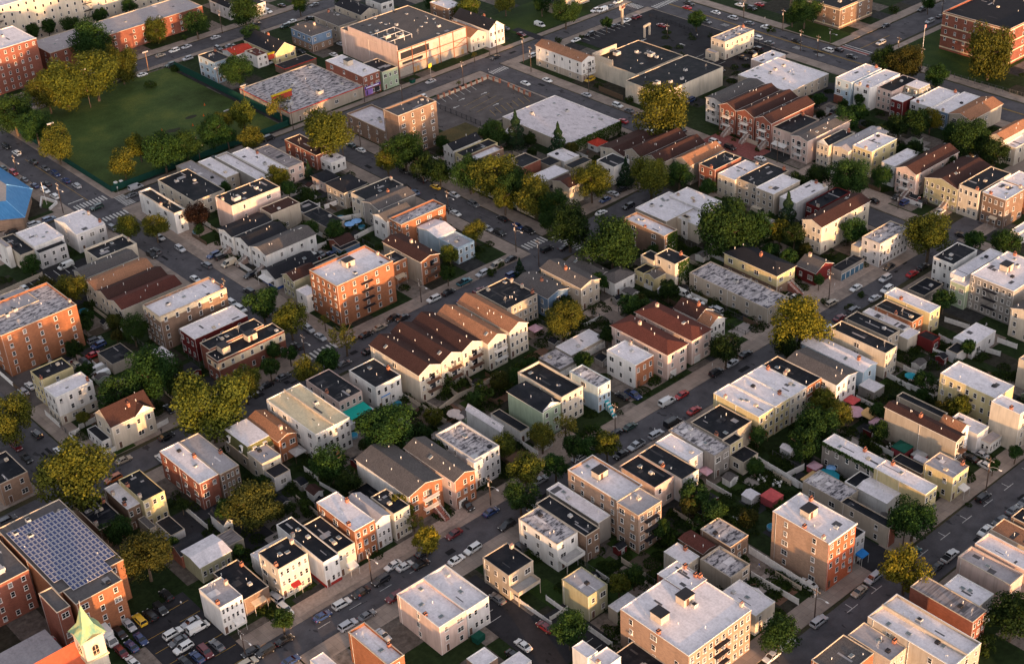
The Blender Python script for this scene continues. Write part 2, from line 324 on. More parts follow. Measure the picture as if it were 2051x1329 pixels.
b = MB(); b.box(-1.25, -.05, 0, 1.25, .1, 2.3, TRIM); b.box(-1.12, -.075, 0, 1.12, 0, 2.2, DOORB); GARB = b.mesh('garage_door_blue')
def chim(kind):
    b = MB()
    if kind == 'pipe': b.bar((0, 0, -.3), (0, 0, .55), .08, TRIM, 6); b.bar((0, 0, .55), (0, 0, .7), .14, TRIM, 6)
    else:
        b.box(-.42, -.34, -.5, .42, .34, 1.05, BRK if kind == 'brick' else TANTR); b.box(-.5, -.42, 1.05, .5, .42, 1.18, DARK if kind == 'brick' else CONC)
        for x in (-.2, .2): b.bar((x, 0, 1.1), (x, 0, 1.45), .11, BRK, 6)
    return b.mesh('chimney_' + kind)
CH = {k: chim(k) for k in ('pipe', 'brick', 'tan')}
b = MB(); b.box(-.6, -.45, -.3, .6, .45, .22, GREYM); b.box(-.5, -.36, .1, .5, .36, .25, SKYG); SKYL = b.mesh('skylight')
b = MB(); b.box(-1.3, -1, -.2, 1.3, 1, 1.3, GREYM); b.box(-1.05, -.8, 1.3, .1, .8, 1.42, DARK); b.box(1.3, -.4, .1, 1.7, .4, .9, TRIM); ACM = b.mesh('rooftop_unit')
b = MB(); b.box(-1.6, -1.3, -.3, 1.6, 1.3, 2.1, TANTR); b.box(-1.75, -1.45, 2.1, 1.75, 1.45, 2.25, DARK); b.box(-.9, -1.36, -.1, -.1, -1.2, 1.75, BRN); BHM = b.mesh('stair_hut')
VINE = None
def leafmat(name='leaves'):
    m, n, b = newmat(name); oi = N(n, "ShaderNodeObjectInfo"); g = N(n, "ShaderNodeNewGeometry")
    v = ramp(n, g.outputs['Random Per Island'], [(0, (.55, .60, .6)), (.5, (1, 1, 1)), (1, (1.55, 1.4, 1.15))])
    c = mix(n, 1.0, oi.outputs['Color'], v, 'MULTIPLY'); cl = noise(n, pos(n), .45, 2)
    c = mix(n, ramp(n, cl, [(.48, (0, 0, 0)), (.66, (.75, .75, .75))]), c, mix(n, 1.0, c, (1.6, 1.35, .8), 'MULTIPLY'))
    n.links.new(c, b.inputs['Base Color']); b.inputs['Roughness'].default_value = .6; b.inputs['Specular IOR Level'].default_value = .04
    tr = N(n, "ShaderNodeBsdfTranslucent"); n.links.new(c, tr.inputs[0]); mx = N(n, "ShaderNodeMixShader"); mx.inputs[0].default_value = .3
    n.links.new(b.outputs[0], mx.inputs[1]); n.links.new(tr.outputs[0], mx.inputs[2]); n.links.new(mx.outputs[0], n.nodes['Material Output'].inputs[0])
    return m
LEAF = leafmat()
def leafcloud(pts, size, rng, name):
    """pts = list of (position, outward normal); one small bent leaf cluster each"""
    v = []; f = []
    for p, nn in pts:
        d = Vector(nn) * 1.1 + Vector((rng.gauss(0, .6), rng.gauss(0, .6), rng.gauss(.25, .5))); d.normalize()
        q = Vector((rng.gauss(0, 1), rng.gauss(0, 1), rng.gauss(0, 1))); u = d.cross(q); u.normalize(); w = d.cross(u)
        s = size * rng.uniform(.6, 1.25); i = len(v); p = Vector(p)
        v += [p - u * s, p + w * s * .8, p + u * s, p - w * s * .8 + d * s * .2]; f.append((i, i + 1, i + 2, i + 3))
    me = bpy.data.meshes.new(name); me.from_pydata([tuple(a) for a in v], [], f); me.materials.append(LEAF); return me
def put_windows(root, L, h, n, face, rows, rng, kind, skipdoor=False, z0=0, maxn=100):
    """n columns x rows of windows on a wall of length L; face R looks to -y, face L looks to -x"""
    if n <= 0: return
    st = (h - .5 - z0) / rows; sp = L / n; ww = min(1.05, sp * .52); hh = min(1.5, st * .52)
    cnt = 0; rest = MB()
    for r in range(rows):
        for i in range(n):
            c = L * (i + .5) / n + (rng.uniform(-.12, .12) if n < 6 else 0); z = z0 + st * (r + .56)
            if skipdoor and r == 0 and i == 0: continue
            if rng.random() < .05: continue
            k = kind; sx = ww
            if kind == 'one' and n <= 4 and sp > 2.6 and rng.random() < .4: k = 'two'; sx = min(1.8, sp * .6)
            if k == 'one' and rng.random() < .14: k = 'ac'
            loc = (c, 0, z) if face == 'R' else (0, L - c, z)
            if cnt < maxn: inst('window', WP[k], root, loc, 0 if face == 'R' else -pi / 2, (sx, 1, hh)); cnt += 1
            else: rest.box(c - sx / 2, -.06, z - hh / 2, c + sx / 2, .05, z + hh / 2, TRIM); rest.box(c - sx * .4, -.08, z - hh * .44, c + sx * .4, 0, z + hh * .44, GLASS)
    if rest.v: struct(rest.build('more_windows', root), 'stuff')
def stairs(root, face, c, L, wid, hgt, mat, loc=(0, 0, 0)):
    b = MB(); n = 9
    for i in range(n): b.box(-wid / 2, -(i + 1) * L / n, 0, wid / 2, -i * L / n, hgt * (1 - i / n), mat)
    rz = 0 if face == 'R' else -pi / 2; lo = (c, 0, 0) if face == 'R' else (0, c, 0)
    s = b.build('stairs', root, lo, rz)
    for sx in (-1, 1):
        r = MB(); x = sx * (wid / 2 + .04)
        r.bar((x, 0, hgt + .9), (x, -L, 1.0), .05, TRIM); r.bar((x, 0, hgt + .35), (x, -L, .5), .04, TRIM)
        for i in range(5): t = i / 4; r.bar((x, -L * t, hgt * (1 - t)), (x, -L * t, hgt * (1 - t) + .95), .045, TRIM)
        r.build('railing', s)
def balcony(root, face, c, wid, z, mat=TRIM, roofed=False):
    b = MB(); b.box(-wid / 2, -1.3, -.15, wid / 2, 0, 0, mat); rz = 0 if face == 'R' else -pi / 2
    s = b.build('balcony', root, (c, -.01, z) if face == 'R' else (-.01, c, z), rz)
    r = MB(); r.bar((-wid / 2, -1.27, .95), (wid / 2, -1.27, .95), .05, mat)
    for x in (-wid / 2, wid / 2): r.bar((x, -1.27, .95), (x, 0, .95), .05, mat)
    k = int(wid / .28)
    for i in range(k + 1): x = -wid / 2 + wid * i / k; r.bar((x, -1.27, 0), (x, -1.27, .95), .022, mat)
    for y in (-.9, -.55, -.2):
        for x in (-wid / 2, wid / 2): r.bar((x, y, 0), (x, y, .95), .022, mat)
    r.build('railing', s)
    d = MB(); d.box(-.9, -.03, .02, .9, .05, 2.1, TRIM); d.box(-.82, -.06, .06, .82, 0, 2.02, GLASS); d.build('balcony_door', s)
def fire_escape(root, face, c, h, rows):
    b = MB(); rz = 0 if face == 'R' else -pi / 2; st = (h - .5) / rows
    for r in range(1, rows):
        z = st * r + .35; b.box(-2.2, -1.1, z, 2.2, 0, z + .07, DARK)
        b.bar((-2.2, -1.08, z + .9), (2.2, -1.08, z + .9), .035, DARK)
        for i in range(15): b.bar((-2.2 + i * .314, -1.08, z), (-2.2 + i * .314, -1.08, z + .9), .02, DARK)
        for x in (-2.2, 2.2): b.bar((x, -1.08, z + .9), (x, 0, z + .9), .035, DARK)
        if r < rows - 1:
            s = 1 if r % 2 else -1
            for y in (-.75, -.35): b.bar((-1.4 * s, y, z), (1.2 * s, y, z + st), .05, DARK)
    b.build('fire_escape', root, (c, -.02, 0) if face == 'R' else (-.02, c, 0), rz)
def awning(root, face, c, wid, z, mat, dep=1.3, posts=True):
    b = MB(); b.face([(-wid / 2, 0, z + .45), (-wid / 2, -dep, z), (wid / 2, -dep, z), (wid / 2, 0, z + .45)], mat)
    b.face([(-wid / 2, -dep, z), (-wid / 2, -dep, z - .2), (wid / 2, -dep, z - .2), (wid / 2, -dep, z)], mat)
    for x in (-wid / 2, wid / 2):
        b.face([(x, 0, z + .45), (x, -dep, z), (x, -dep, z - .2), (x, 0, z - .2)], mat)
        if posts: b.bar((x, -dep + .05, 0), (x, -dep + .05, z - .1), .04, TRIM)
    b.build('awning', root, (c, 0, 0) if face == 'R' else (0, c, 0), 0 if face == 'R' else -pi / 2)
def ivy(root, face, a0, a1, h, z0, rng, dens=34):
    pts = []
    for _ in range(int((a1 - a0) * (h - z0) * dens)):
        a = rng.uniform(a0, a1); z = z0 + (h - z0) * rng.random() ** .7
        if z < z0 + (h - z0) * .22 * (1 + sin(a * 2.1)) * .5: continue
        d = rng.uniform(.02, .22); pts.append(((a, -d, z) if face == 'R' else (-d, a, z), (0, -1, 0) if face == 'R' else (-1, 0, 0)))
    me = leafcloud(pts, .2, rng, 'ivy'); o = bpy.data.objects.new('ivy', me); COL.objects.link(o); o.parent = root; o.color = (.028, .062, .012, 1); o['kind'] = 'stuff'
def flag(fl, k):
    for t in fl.split(','):
        if t.startswith(k) and (t[len(k):] == '' or t[len(k):].replace('.', '', 1).isdigit()): return float(t[len(k):] or 1)
    return 0
def gable(wall, roof, wx, wy, h, rise, along, wm, rm, ov=.3, zb=None):
    """walls get their gable triangles; the roof is two slabs with a pale edge"""
    zt = h + rise; t = .14
    if along == 'y':
        for y in (0, wy): wall.face([(0, y, h), (wx, y, h), (wx / 2, y, zt)], wm)
        sl = rise / (wx / 2)
        for s in (0, 1):
            xe = -ov if s == 0 else wx + ov; ze = h - ov * sl; xm = wx / 2; a, c = -ov, wy + ov
            top = [(xe, a, ze + t), (xm, a, zt + t), (xm, c, zt + t), (xe, c, ze + t)]; bot = [(x, y, z - t) for x, y, z in top]
            roof.face(top if s == 0 else top[::-1], rm); roof.face(bot[::-1] if s == 0 else bot, TRIM)
            for i, j in ((0, 1), (2, 3), (3, 0)): roof.face([bot[i], bot[j], top[j], top[i]], TRIM)
    else:
        for x in (0, wx): wall.face([(x, 0, h), (x, wy, h), (x, wy / 2, zt)], wm)
        sl = rise / (wy / 2)
        for s in (0, 1):
            ye = -ov if s == 0 else wy + ov; ze = h - ov * sl; ym = wy / 2; a, c = -ov, wx + ov
            top = [(a, ye, ze + t), (c, ye, ze + t), (c, ym, zt + t), (a, ym, zt + t)]; bot = [(x, y, z - t) for x, y, z in top]
            roof.face(top, rm); roof.face(bot[::-1], TRIM)
            for i, j in ((0, 1), (1, 2), (3, 0)): roof.face([bot[i], bot[j], top[j], top[i]], TRIM)
def hip(roof, wx, wy, h, rise, rm, ov=.4):
    x0, y0, x1, y1 = -ov, -ov, wx + ov, wy + ov; r = min(x1 - x0, y1 - y0) / 2; z = h; zt = h + rise; t = .12
    if wx >= wy: a, c = (x0 + r, (y0 + y1) / 2, zt), (x1 - r, (y0 + y1) / 2, zt)
    else: a, c = ((x0 + x1) / 2, y0 + r, zt), ((x0 + x1) / 2, y1 - r, zt)
    p = [(x0, y0, z), (x1, y0, z), (x1, y1, z), (x0, y1, z)]
    if wx >= wy: roof.face([p[0], p[1], c, a], rm); roof.face([p[1], p[2], c], rm); roof.face([p[2], p[3], a, c], rm); roof.face([p[3], p[0], a], rm)
    else: roof.face([p[0], p[1], a], rm); roof.face([p[1], p[2], c, a], rm); roof.face([p[2], p[3], c], rm); roof.face([p[3], p[0], a, c], rm)
    roof.box(x0, y0, z - t, x1, y1, z - .002, TRIM)
BASES = {}
def ringbox(q, x0, y0, z0, x1, y1, z1, m, t=.2):
    q.box(x0, y0, z0, x1, y0 + t, z1, m); q.box(x0, y1 - t, z0, x1, y1, z1, m); q.box(x0, y0 + t, z0, x0 + t, y1 - t, z1, m); q.box(x1 - t, y0 + t, z0, x1, y1 - t, z1, m)
def building(i, kind, label, x, y, wx, wy, h, roof, wall, rc, wr, wl, fl, parent):
    rng = random.Random(i * 7 + 3); h += (i % 7) * .013; wm = wallmat(wall); x += (i % 5) * .004; y += (i % 3) * .005
    gz = .12
    if parent is None:
        root = tag(empty(kind, (x, y, gz)), label, kind.replace('_', ' '))
    else:
        px, py = BASES[parent][1:3]; root = None
    rm = roofmat(rc); rise = flag(fl, 'rise') or 1.2
    wb = MB(); rb = MB(); roofflat = roof in ('f', 'solar', 'well')
    coping = TRIM if rc in ('w', 'wpat', 'cr') else (wm if rng.random() < .5 else TANTR)
    if wall in BRICK and rc != 'w': coping = TANTR
    if 'par' in fl and wall in ('org', 'brk', 'brn'): coping = TANTR
    par = .16 if h < 4.6 else (.75 if flag(fl, 'par') else .32)
    mans = 'mans' in fl
    hw = h - 2.9 if mans else h
    if mans: par = .1
    for (a, c) in (((0, 0), (wx, 0)), ((wx, 0), (wx, wy)), ((wx, wy), (0, wy)), ((0, wy), (0, 0))):
        wb.face([(a[0], a[1], -.6), (c[0], c[1], -.6), (c[0], c[1], hw), (a[0], a[1], hw)], wm)
    deck = h - par; t = .24 if flag(fl, 'par') else .13
    if roofflat and not mans:
        o = [(0, 0), (wx, 0), (wx, wy), (0, wy)]; n_ = [(t, t), (wx - t, t), (wx - t, wy - t), (t, wy - t)]
        for k in range(4):
            j = (k + 1) % 4
            wb.face([(*o[k], h), (*o[j], h), (*n_[j], h), (*n_[k], h)], coping)
            wb.face([(*n_[j], deck - .1), (*n_[k], deck - .1), (*n_[k], h), (*n_[j], h)], wm if par > .4 else coping)
        # eave board set proud of the wall
        for (q0, q1, q2, q3) in ((-.05, -.05, wx + .05, 0), (-.05, 0, 0, wy)): wb.box(q0, q1, h - .16, q2, q3, h + .02, coping)
        rb.face([(t - .02, t - .02, deck), (wx - t + .02, t - .02, deck), (wx - t + .02, wy - t + .02, deck), (t - .02, wy - t + .02, deck)], rm)
    elif roof in ('gy', 'gx'): gable(wb, rb, wx, wy, h, rise, roof[1], wm, rm)
    elif roof == 'hip': hip(rb, wx, wy, h, rise, rm)
    elif roof == 'shx':
        rb.face([(-.2, -.2, h), (wx + .2, -.2, h + 1.6), (wx + .2, wy + .2, h + 1.6), (-.2, wy + .2, h)], rm); wb.face([(0, 0, h), (wx, 0, h), (wx, 0, h + 1.6)], wm); wb.face([(wx, 0, h), (wx, wy, h), (wx, wy, h + 1.6), (wx, 0, h + 1.6)], wm)
    if mans:
        sm = plain('olive_shingles', (.12, .12, .05)) if 'mansg' in fl else plain('grey_shingles', (.22, .22, .19))
        rb.box(-.35, -.35, hw - .05, wx + .35, wy + .35, hw + .12, CREAMB if 'mansg' in fl else TRIM)
        rb.frus(-.1, -.1, hw + .12, wx + .1, wy + .1, h, .75, .75, sm, rm)
        rb.box(.58, .58, h, wx - .58, wy - .58, h + .12, TRIM, rm)
    if parent is None:
        wo = wb.build('wall', root); ro = rb.build('roof', root); R0 = root; RO = ro; off = (0, 0, 0)
    else:
        k = len(wb.v); wb.v += rb.v
        for f_, m_ in zip(rb.f, rb.m): wb.f.append(tuple(a + k for a in f_)); wb.m.append(wb.mi(rb.mats[m_]))
        wo = wb.build('rear_wing', BASES[parent][0], (x - px, y - py, 0)); R0 = RO = wo
    BASES[i] = (root if parent is None else BASES[parent][0], x if parent is None else px, y if parent is None else py)
    if parent is None: BASES[i] = (root, x, y)
    rows = max(1, round((h - .8) / 3.0)); kindw = 'one' if (wall not in ('pnk',) or kind != 'warehouse') else 'dark'
    if 'stone' in fl:
        q = MB(); q.box(-.03, -.03, -.6, wx + .03, wy + .03, h * .46, wallmat('brn'), bottom=False); q.build('brick_base', R0)
    if rc == 'rorg' and wall == 'wht' and kind == 'house' and wy > 20:
        q = MB(); q.box(-.03, -.03, -.6, wx + .03, wy + .03, 2.9, wallmat('tan'), bottom=False); q.build('masonry_base', R0)
    if 'dark red base' in label or 'blue base' in label:
        q = MB(); q.box(-.03, -.03, -.6, wx + .03, wy + .03, .9, plain('red_base', (.30, .03, .025)) if 'red' in label else plain('blue_base', (.03, .08, .30)), bottom=False); q.build('painted_base', R0)
    if 'yellow base' in label: q = MB(); q.box(-.03, -.03, -.6, wx + .03, wy + .03, 3.0, wallmat('cream'), bottom=False); q.build('masonry_base', R0)
    if 'cband' in fl: q = MB(); ringbox(q, -.04, -.04, h - 3.3, wx + .03, wy + .03, h - .9, CREAMB); q.build('cream_band', R0)
    if 'band' in fl.split(','):
        q = MB()
        for zz in ((.9, h - 1.0) if kind == 'church_hall' else (.9, h * .35, h * .62, h - 1.0)): ringbox(q, -.12, -.12, zz, wx + .1, wy + .1, zz + .45, CREAMB)
        q.build('stone_band', R0)
    if label.startswith('brown brick apartment house with white roof'): q = MB(); ringbox(q, -.04, -.04, h - 1.9, wx + .03, wy + .03, h - .3, CREAMB); q.build('cream_band', R0)
    if 'brickf' in fl:
        q = MB(); q.box(.03, -.05, -.6, wx - .03, 0, h - .3, plain('front_brick', (.40, .11, .055)) if h > 12 else wallmat('org' if h > 7 else 'brk'), bottom=False)
        if 'brickf' in fl and roof == 'gy': bm_ = wallmat('org'); q = MB(); q.box(.0, -.05, -.6, wx, 0, h, bm_, bottom=False); q.face([(0, -.05, h), (wx, -.05, h), (wx / 2, -.05, h + rise)], bm_)
        q.build('brick_front', R0)
    if 'corn' in fl: q = MB(); q.box(-.25, -.25, h - .3, wx + .2, 0, h + .1, TRIM); q.build('cornice', R0)
    if roof == 'gy' and (wall, rc) == ('org', 'rgry'):
        pass
    door = kind in ('row_house', 'house', 'townhouse', 'apartment_building', 'shop_building') and wr >= 2 and h > 4
    maxn = 98
    garr = 'garr' in fl
    if 'ware' in fl:
        # unfinished front: a raw concrete base wall, steel frame and open dark bays
        q = MB(); q.box(.02, -.06, -.6, wx - .02, 0, 3.6, plain('raw_block', (.30, .27, .24)), bottom=False); q.build('block_base', R0)
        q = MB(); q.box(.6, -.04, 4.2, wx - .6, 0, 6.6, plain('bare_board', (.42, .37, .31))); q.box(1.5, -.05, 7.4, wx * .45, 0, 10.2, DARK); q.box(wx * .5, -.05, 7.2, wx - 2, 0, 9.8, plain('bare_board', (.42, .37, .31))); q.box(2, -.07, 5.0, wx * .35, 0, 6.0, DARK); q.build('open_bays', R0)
        q = MB(); rust = plain('rusty_steel', (.25, .09, .045))
        for k in range(6): q.bar((wx * k / 5, -.3, 0), (wx * k / 5, -.3, h), .16, rust)
        for zz in (h - .2, 7, 4): q.bar((0, -.3, zz), (wx, -.3, zz), .13, rust)
        q.bar((wx * .8, -.3, 4), (wx, -.3, 7), .1, rust); q.bar((wx * .8, -.3, 7), (wx, -.3, 4), .1, rust); q.build('steel_frame', R0)
        for c in (wx * .22, wx * .27, wx * .55, wx * .93): q = MB(); q.box(-.7, -.12, 0, .7, 0, 2.3, WOOD); q.build('boarded_door', R0, (c, 0, 0))
        q = MB(); q.box(0, 0, h, .3, wy * .86, h + 2.2, wm); q.build('parapet_wall', R0)
        q = MB()
        for yy in (wy * .2, wy * .35, wy * .5):
            for xx in (1.5, 5, 10, 14): q.bar((xx, yy, h - .3), (xx, yy, h + 1.4), .1, TRIM)
            q.bar((1.5, yy, h + 1.4), (14, yy, h + 1.4), .1, TRIM)
        for xx in (1.5, 14): q.bar((xx, wy * .2, h + 1.4), (xx, wy * .5, h + 1.4), .1, TRIM)
        q.build('roof_frame', RO); inst('rooftop_unit', ACM, RO, (7, wy * .4, deck)); inst('rooftop_unit', ACM, RO, (11, wy * .3, deck))
    put_windows(R0, wx, h if not mans else hw, wr, 'R', rows if not mans else max(1, rows - 1), rng, kindw, door, maxn=min(98, 98 - wl * rows) if wl * rows < 90 else 60)
    put_windows(R0, wy, h if not mans else hw, wl, 'L', rows if not mans else max(1, rows - 1), rng, kindw, False, maxn=90)
    if mans:
        for c in (wx * .3, wx * .7): inst('dormer', WP['one'], RO, (c, .12, h - 1.5), 0, (1.1, 6, 1.6))
        for c in (wy * .25, wy * .75): inst('dormer', WP['one'], RO, (.12, c, h - 1.5), -pi / 2, (1.1, 6, 1.6))
    if door: inst('front_door', DOORM, R0, (wx * .5 / max(wr, 1), 0, .25 if h < 9 else .5))
    if garr: inst('garage_door', GARM, R0, (wx * .3, -.02, .02))
    for k, mm in (('gar', GARM),):
        gn = int(flag(fl, 'gar'))
        if gn > 1:
            for j in range(gn): inst('garage_door', GARB if 'blue doors' in label else GARM, R0, (wx * (j + .5) / gn, -.01, 0), 0, (min(1, wx / gn / 2.7), 1, min(1, (h - .6) / 2.4)))
    # roof furniture
    area = wx * wy; pid = parent if parent is not None else i
    def rp(mx=.9): return rng.uniform(mx, wx - mx), rng.uniform(mx, wy - mx)
    def zroof(px_, py_):
        if roof == 'gy': return h + rise * (1 - abs(px_ - wx / 2) / (wx / 2)) + .1
        if roof == 'gx': return h + rise * (1 - abs(py_ - wy / 2) / (wy / 2)) + .1
        if roof == 'hip': return h + rise * min(px_, wx - px_, py_, wy - py_) / (min(wx, wy) / 2) + .02
        if mans: return h + .1
        if roof == 'shx': return h + .8
        return deck
    nch = int(flag(fl, 'ch')) or (1 if rng.random() < .35 and kind in ('row_house', 'house') and area > 60 else 0)
    for k in range(nch):
        cx = (.45 if rng.random() < .5 else wx - .45) if roofflat else wx * rng.uniform(.3, .7); cy = wy * rng.uniform(.12, .88) if nch == 1 else wy * (k + .35) / nch
        inst('chimney', CH[rng.choice(['brick', 'brick', 'tan'])], RO, (cx, cy, zroof(cx, cy)), 0 if wx < wy else pi / 2)
    for k in range(int(flag(fl, 'sk')) or (1 if rng.random() < .3 and area > 70 and kind != 'garage' else 0)):
        cx, cy = rp(1.4)
        if roof == 'gy': cx = wx * .25 + rng.uniform(-.3, .3)
        ob = inst('skylight', SKYL, RO, (cx, cy, zroof(cx, cy)), rng.choice((0, pi / 2)))
        if roof == 'gy': ob.rotation_euler = (0, -math.atan2(rise, wx / 2), 0)
        if roof == 'gx': ob.rotation_euler = (math.atan2(rise, wy / 2) * (1 if cy < wy / 2 else -1), 0, 0)
    nv = 0 if kind in ('garage', 'shed', 'porch_building') else min(5, int(area / 40) + (2 if roof in ('gx', 'gy') else 0))
    for k in range(nv): cx, cy = rp(1); inst('vent_pipe', CH['pipe'], RO, (cx, cy, zroof(cx, cy)), 0, (1, 1, rng.uniform(.6, 1.2)))
    for k in range(int(flag(fl, 'ac'))): cx, cy = rp(3); inst('rooftop_unit', ACM, RO, (cx, cy, deck))
    for k in range(int(flag(fl, 'bh'))): inst('stair_hut', BHM, RO, (wx * (.5 if flag(fl, 'bh') == 1 else (.2, .6)[k]), wy * .6, deck), rng.choice((0, pi / 2)))
    if roofflat and area > 40:
        tone = plain('roof_patch_dark', (.10, .095, .10)) if rc in ('w', 'wpat', 'g', 'cr', 'strp') else plain('roof_patch_pale', (.30, .28, .28))
        tone2 = plain('roof_patch_white', (.62, .58, .58)) if rc in ('w', 'g', 'pat', 'wpat') else plain('roof_patch_worn', (.05, .05, .055))
        for k in range(rng.randint(1, 3 if area < 150 else 5)):
            cx, cy = rp(1.6); a_, c_ = rng.uniform(.3, 1.6), rng.uniform(.25, 1.0)
            if rng.random() < .5: a_, c_ = c_ * .35, a_ * 1.6
            x0, x1, y0, y1 = max(cx - a_, .4), min(cx + a_, wx - .4), max(cy - c_, .4), min(cy + c_, wy - .4); z_ = deck + .012 + k * .006
            q = MB(); q.box(x0, y0, z_ - .03, x1, y1, z_, tone if rng.random() < .45 else tone2); q.build('roof_patch', RO)
        if rng.random() < .6: cx, cy = rp(1.5); q = MB(); q.frus(-.5, -.5, 0, .5, .5, .55, .04, .04, rng.choice((GREYM, DARK, TANTR))); q.build('roof_hatch', RO, (cx, cy, deck))
        if area > 180:
            for k in range(int(min(3, area / 160))): cx, cy = rp(2.2); q = MB(); q.frus(-.7, -.55, 0, .7, .55, .9, .05, .05, GREYM); q.box(-.5, -.4, .9, .3, .4, 1.0, DARK); q.build('air_conditioner', RO, (cx, cy, deck), rng.choice((0, pi / 2)))
        if rng.random() < .3: q = MB(); cx, cy = rp(1.2); q.bar((0, 0, 0), (0, 0, 2.4), .03, GREYM, 4); [q.bar((-.7 + t * .1, 0, 1.5 + t * .25), (.7 - t * .1, 0, 1.5 + t * .25), .025, GREYM, 4) for t in range(4)]; q.build('aerial', RO, (cx, cy, deck))
    if h > 5 and kind != 'store_building':
        pm_ = TRIM if wall not in BRICK else GREYM; spots = [(.18, -.07)]
        if rng.random() < .6: spots.append((-.07, wy * .93))
        if wy > 15 and rng.random() < .6: spots.append((-.07, wy * .5))
        for (a_, c_) in spots: q = MB(); q.bar((a_, c_, 0), (a_, c_, hw - .2), .055, pm_, 4); q.build('downpipe', R0)
    # attached features
    if 'balc' in fl.split(','):
        for r in range(1, rows): balcony(R0, 'R', wx * .6, min(wx * .62, 4.6), (h - .5) / rows * r, TRIM if rc in ('rorg', 'rgry') else BRN)
    if 'balcl' in fl.split(','):
        for r in range(1, rows): balcony(R0, 'L', wy * .5, min(wy * .45, 3.4), (h - .5) / rows * r, TRIM)
    if 'stoopl' in fl: stairs(R0, 'L', wy * .3, 4.2, 1.3, 2.4, plain('stair_stone', (.30, .22, .19)))
    if 'stoopr' in fl: stairs(R0, 'R', wx * .72, 5.0, 1.5, 2.6, plain('stair_red', (.34, .14, .11)))
    if 'porchl' in fl: awning(R0, 'L', wy * .5, wy * .7, 3.0, TRIM, 2.2)
    if 'porchr' in fl: awning(R0, 'R', wx * .6, 2.4, 2.7, TRIM if 'white' in label else GREYM, 2.0)
    if 'awn' in fl.split(','): awning(R0, 'R', wx * .5, wx * .5, 2.9, AWT if wall != 'wht' else TRIM, 1.6)
    if 'awnred' in fl: awning(R0, 'R', wx * .45, 2.2, 3.0, AWR)
    if 'awnbl' in fl: awning(R0, 'R', wx * .5, 2.6, 2.8, BLUE, 2.0)
    if 'awnl' in fl: awning(R0, 'L', wy * .4, 2.6, 3.0, AWT)
    if 'awngr' in fl:
        awning(R0, 'R', wx * .55, wx * .9, 3.4, AWG, 4.2)
    fe = [t for t in fl.split(',') if t[:2] == 'fe']
    for t_ in fe:
        if t_ == 'fel': fire_escape(R0, 'L', wy * .5, h, rows)
        else:
            k = int(t_[2:] or 1)
            for j in range(k): fire_escape(R0, 'R', wx * (j + .5) / k, h, rows)
    if 'iv' in fl.split(','): ivy(R0, 'R', wx * .25, wx, h - .2, 0, rng)
    if 'ivr' in fl: ivy(R0, 'R', 0, wx, h + .3, 0, rng, 30)
    if 'ivl' in fl: ivy(R0, 'L', 0, wy, h, h - 1.6, rng, 26)
    if 'deckr' in fl:
        q = MB(); q.box(0, -3.2, h * .42, wx * .9, -.01, h * .42 + .2, GREYM)
        for xx in (.1, wx * .9 - .1): q.bar((xx, -3.1, 0), (xx, -3.1, h * .42), .08, TANTR)
        s = q.build('deck', R0); q = MB()
        for (a, c) in (((0, -3.15), (wx * .9, -3.15)), ((0, -3.15), (0, 0)), ((wx * .9, -3.15), (wx * .9, 0))): q.box(min(a[0], c[0]) - .04, min(a[1], c[1]) - .04, h * .42 + .2, max(a[0], c[0]) + .04, max(a[1], c[1]), h * .42 + 1.15, TRIM if 'white' in label else TANTR)
        q.build('railing', s)
    if 'curvest' in fl:
        q = MB()
        for k in range(10):
            a = k / 9 * 1.2; q.box(-.6 + sin(a) * 1.5, -5 + k * .5, 0, .6 + sin(a) * 1.5, -4.5 + k * .5, .3 + k * .26, TEAL if k % 2 else TRIM)
        q.build('stairs', R0, (wx * .35, 0, 0))
    if 'dorm' in fl:
        q = MB(); r2 = MB(); gable(q, r2, 5.5, 4.2, 0, 2.2, 'y', TRIM, rm, .35); q.build('side_gable', R0, (wx - 5.6, -.25, h)); r2.build('gable_roof', R0, (wx - 5.6, -.25, h))
    if 'ftri' in fl.split(',') or 'step' in fl.split(','):
        q = MB(); q.face([(-.06, .2, h), (-.06, wy - .2, h), (-.06, wy / 2, h + 1.7)][::-1], TRIM); q.face([(.15, .2, h), (.15, wy - .2, h), (.15, wy / 2, h + 1.7)], TRIM)
        q.face([(-.06, .2, h), (-.06, wy / 2, h + 1.7), (.15, wy / 2, h + 1.7), (.15, .2, h)], TRIM); q.face([(-.06, wy / 2, h + 1.7), (-.06, wy - .2, h), (.15, wy - .2, h), (.15, wy / 2, h + 1.7)], TRIM); q.build('front_gable', R0)
    if 'ftrir' in fl.split(','):
        q = MB(); q.face([(0, -.06, h), (wx, -.06, h), (wx / 2, -.06, h + 1.7)], TRIM); q.face([(0, .15, h), (wx, .15, h), (wx / 2, .15, h + 1.7)][::-1], TRIM)
        q.face([(0, -.06, h), (wx / 2, -.06, h + 1.7), (wx / 2, .15, h + 1.7), (0, .15, h)], TRIM); q.build('front_gable', R0)
    if 'divid' in fl: q = MB(); q.box(wx * .52, 0, deck, wx * .52 + .35, wy, h + .5, TANTR); q.build('roof_wall', RO)
    if 'dbl' in fl: q = MB(); q.box(wx * .48, 0, deck, wx * .48 + .35, wy, h + .25, TANTR); q.build('roof_wall', RO)
    if 'hump' in fl: q = MB(); q.box(-.03, wy - 12, h - .1, .3, wy + .02, h + 2.2, TANTR); q.box(-.03, wy - .3, h - .1, 14, wy + .03, h + 2.2, TANTR); q.build('raised_parapet', R0)
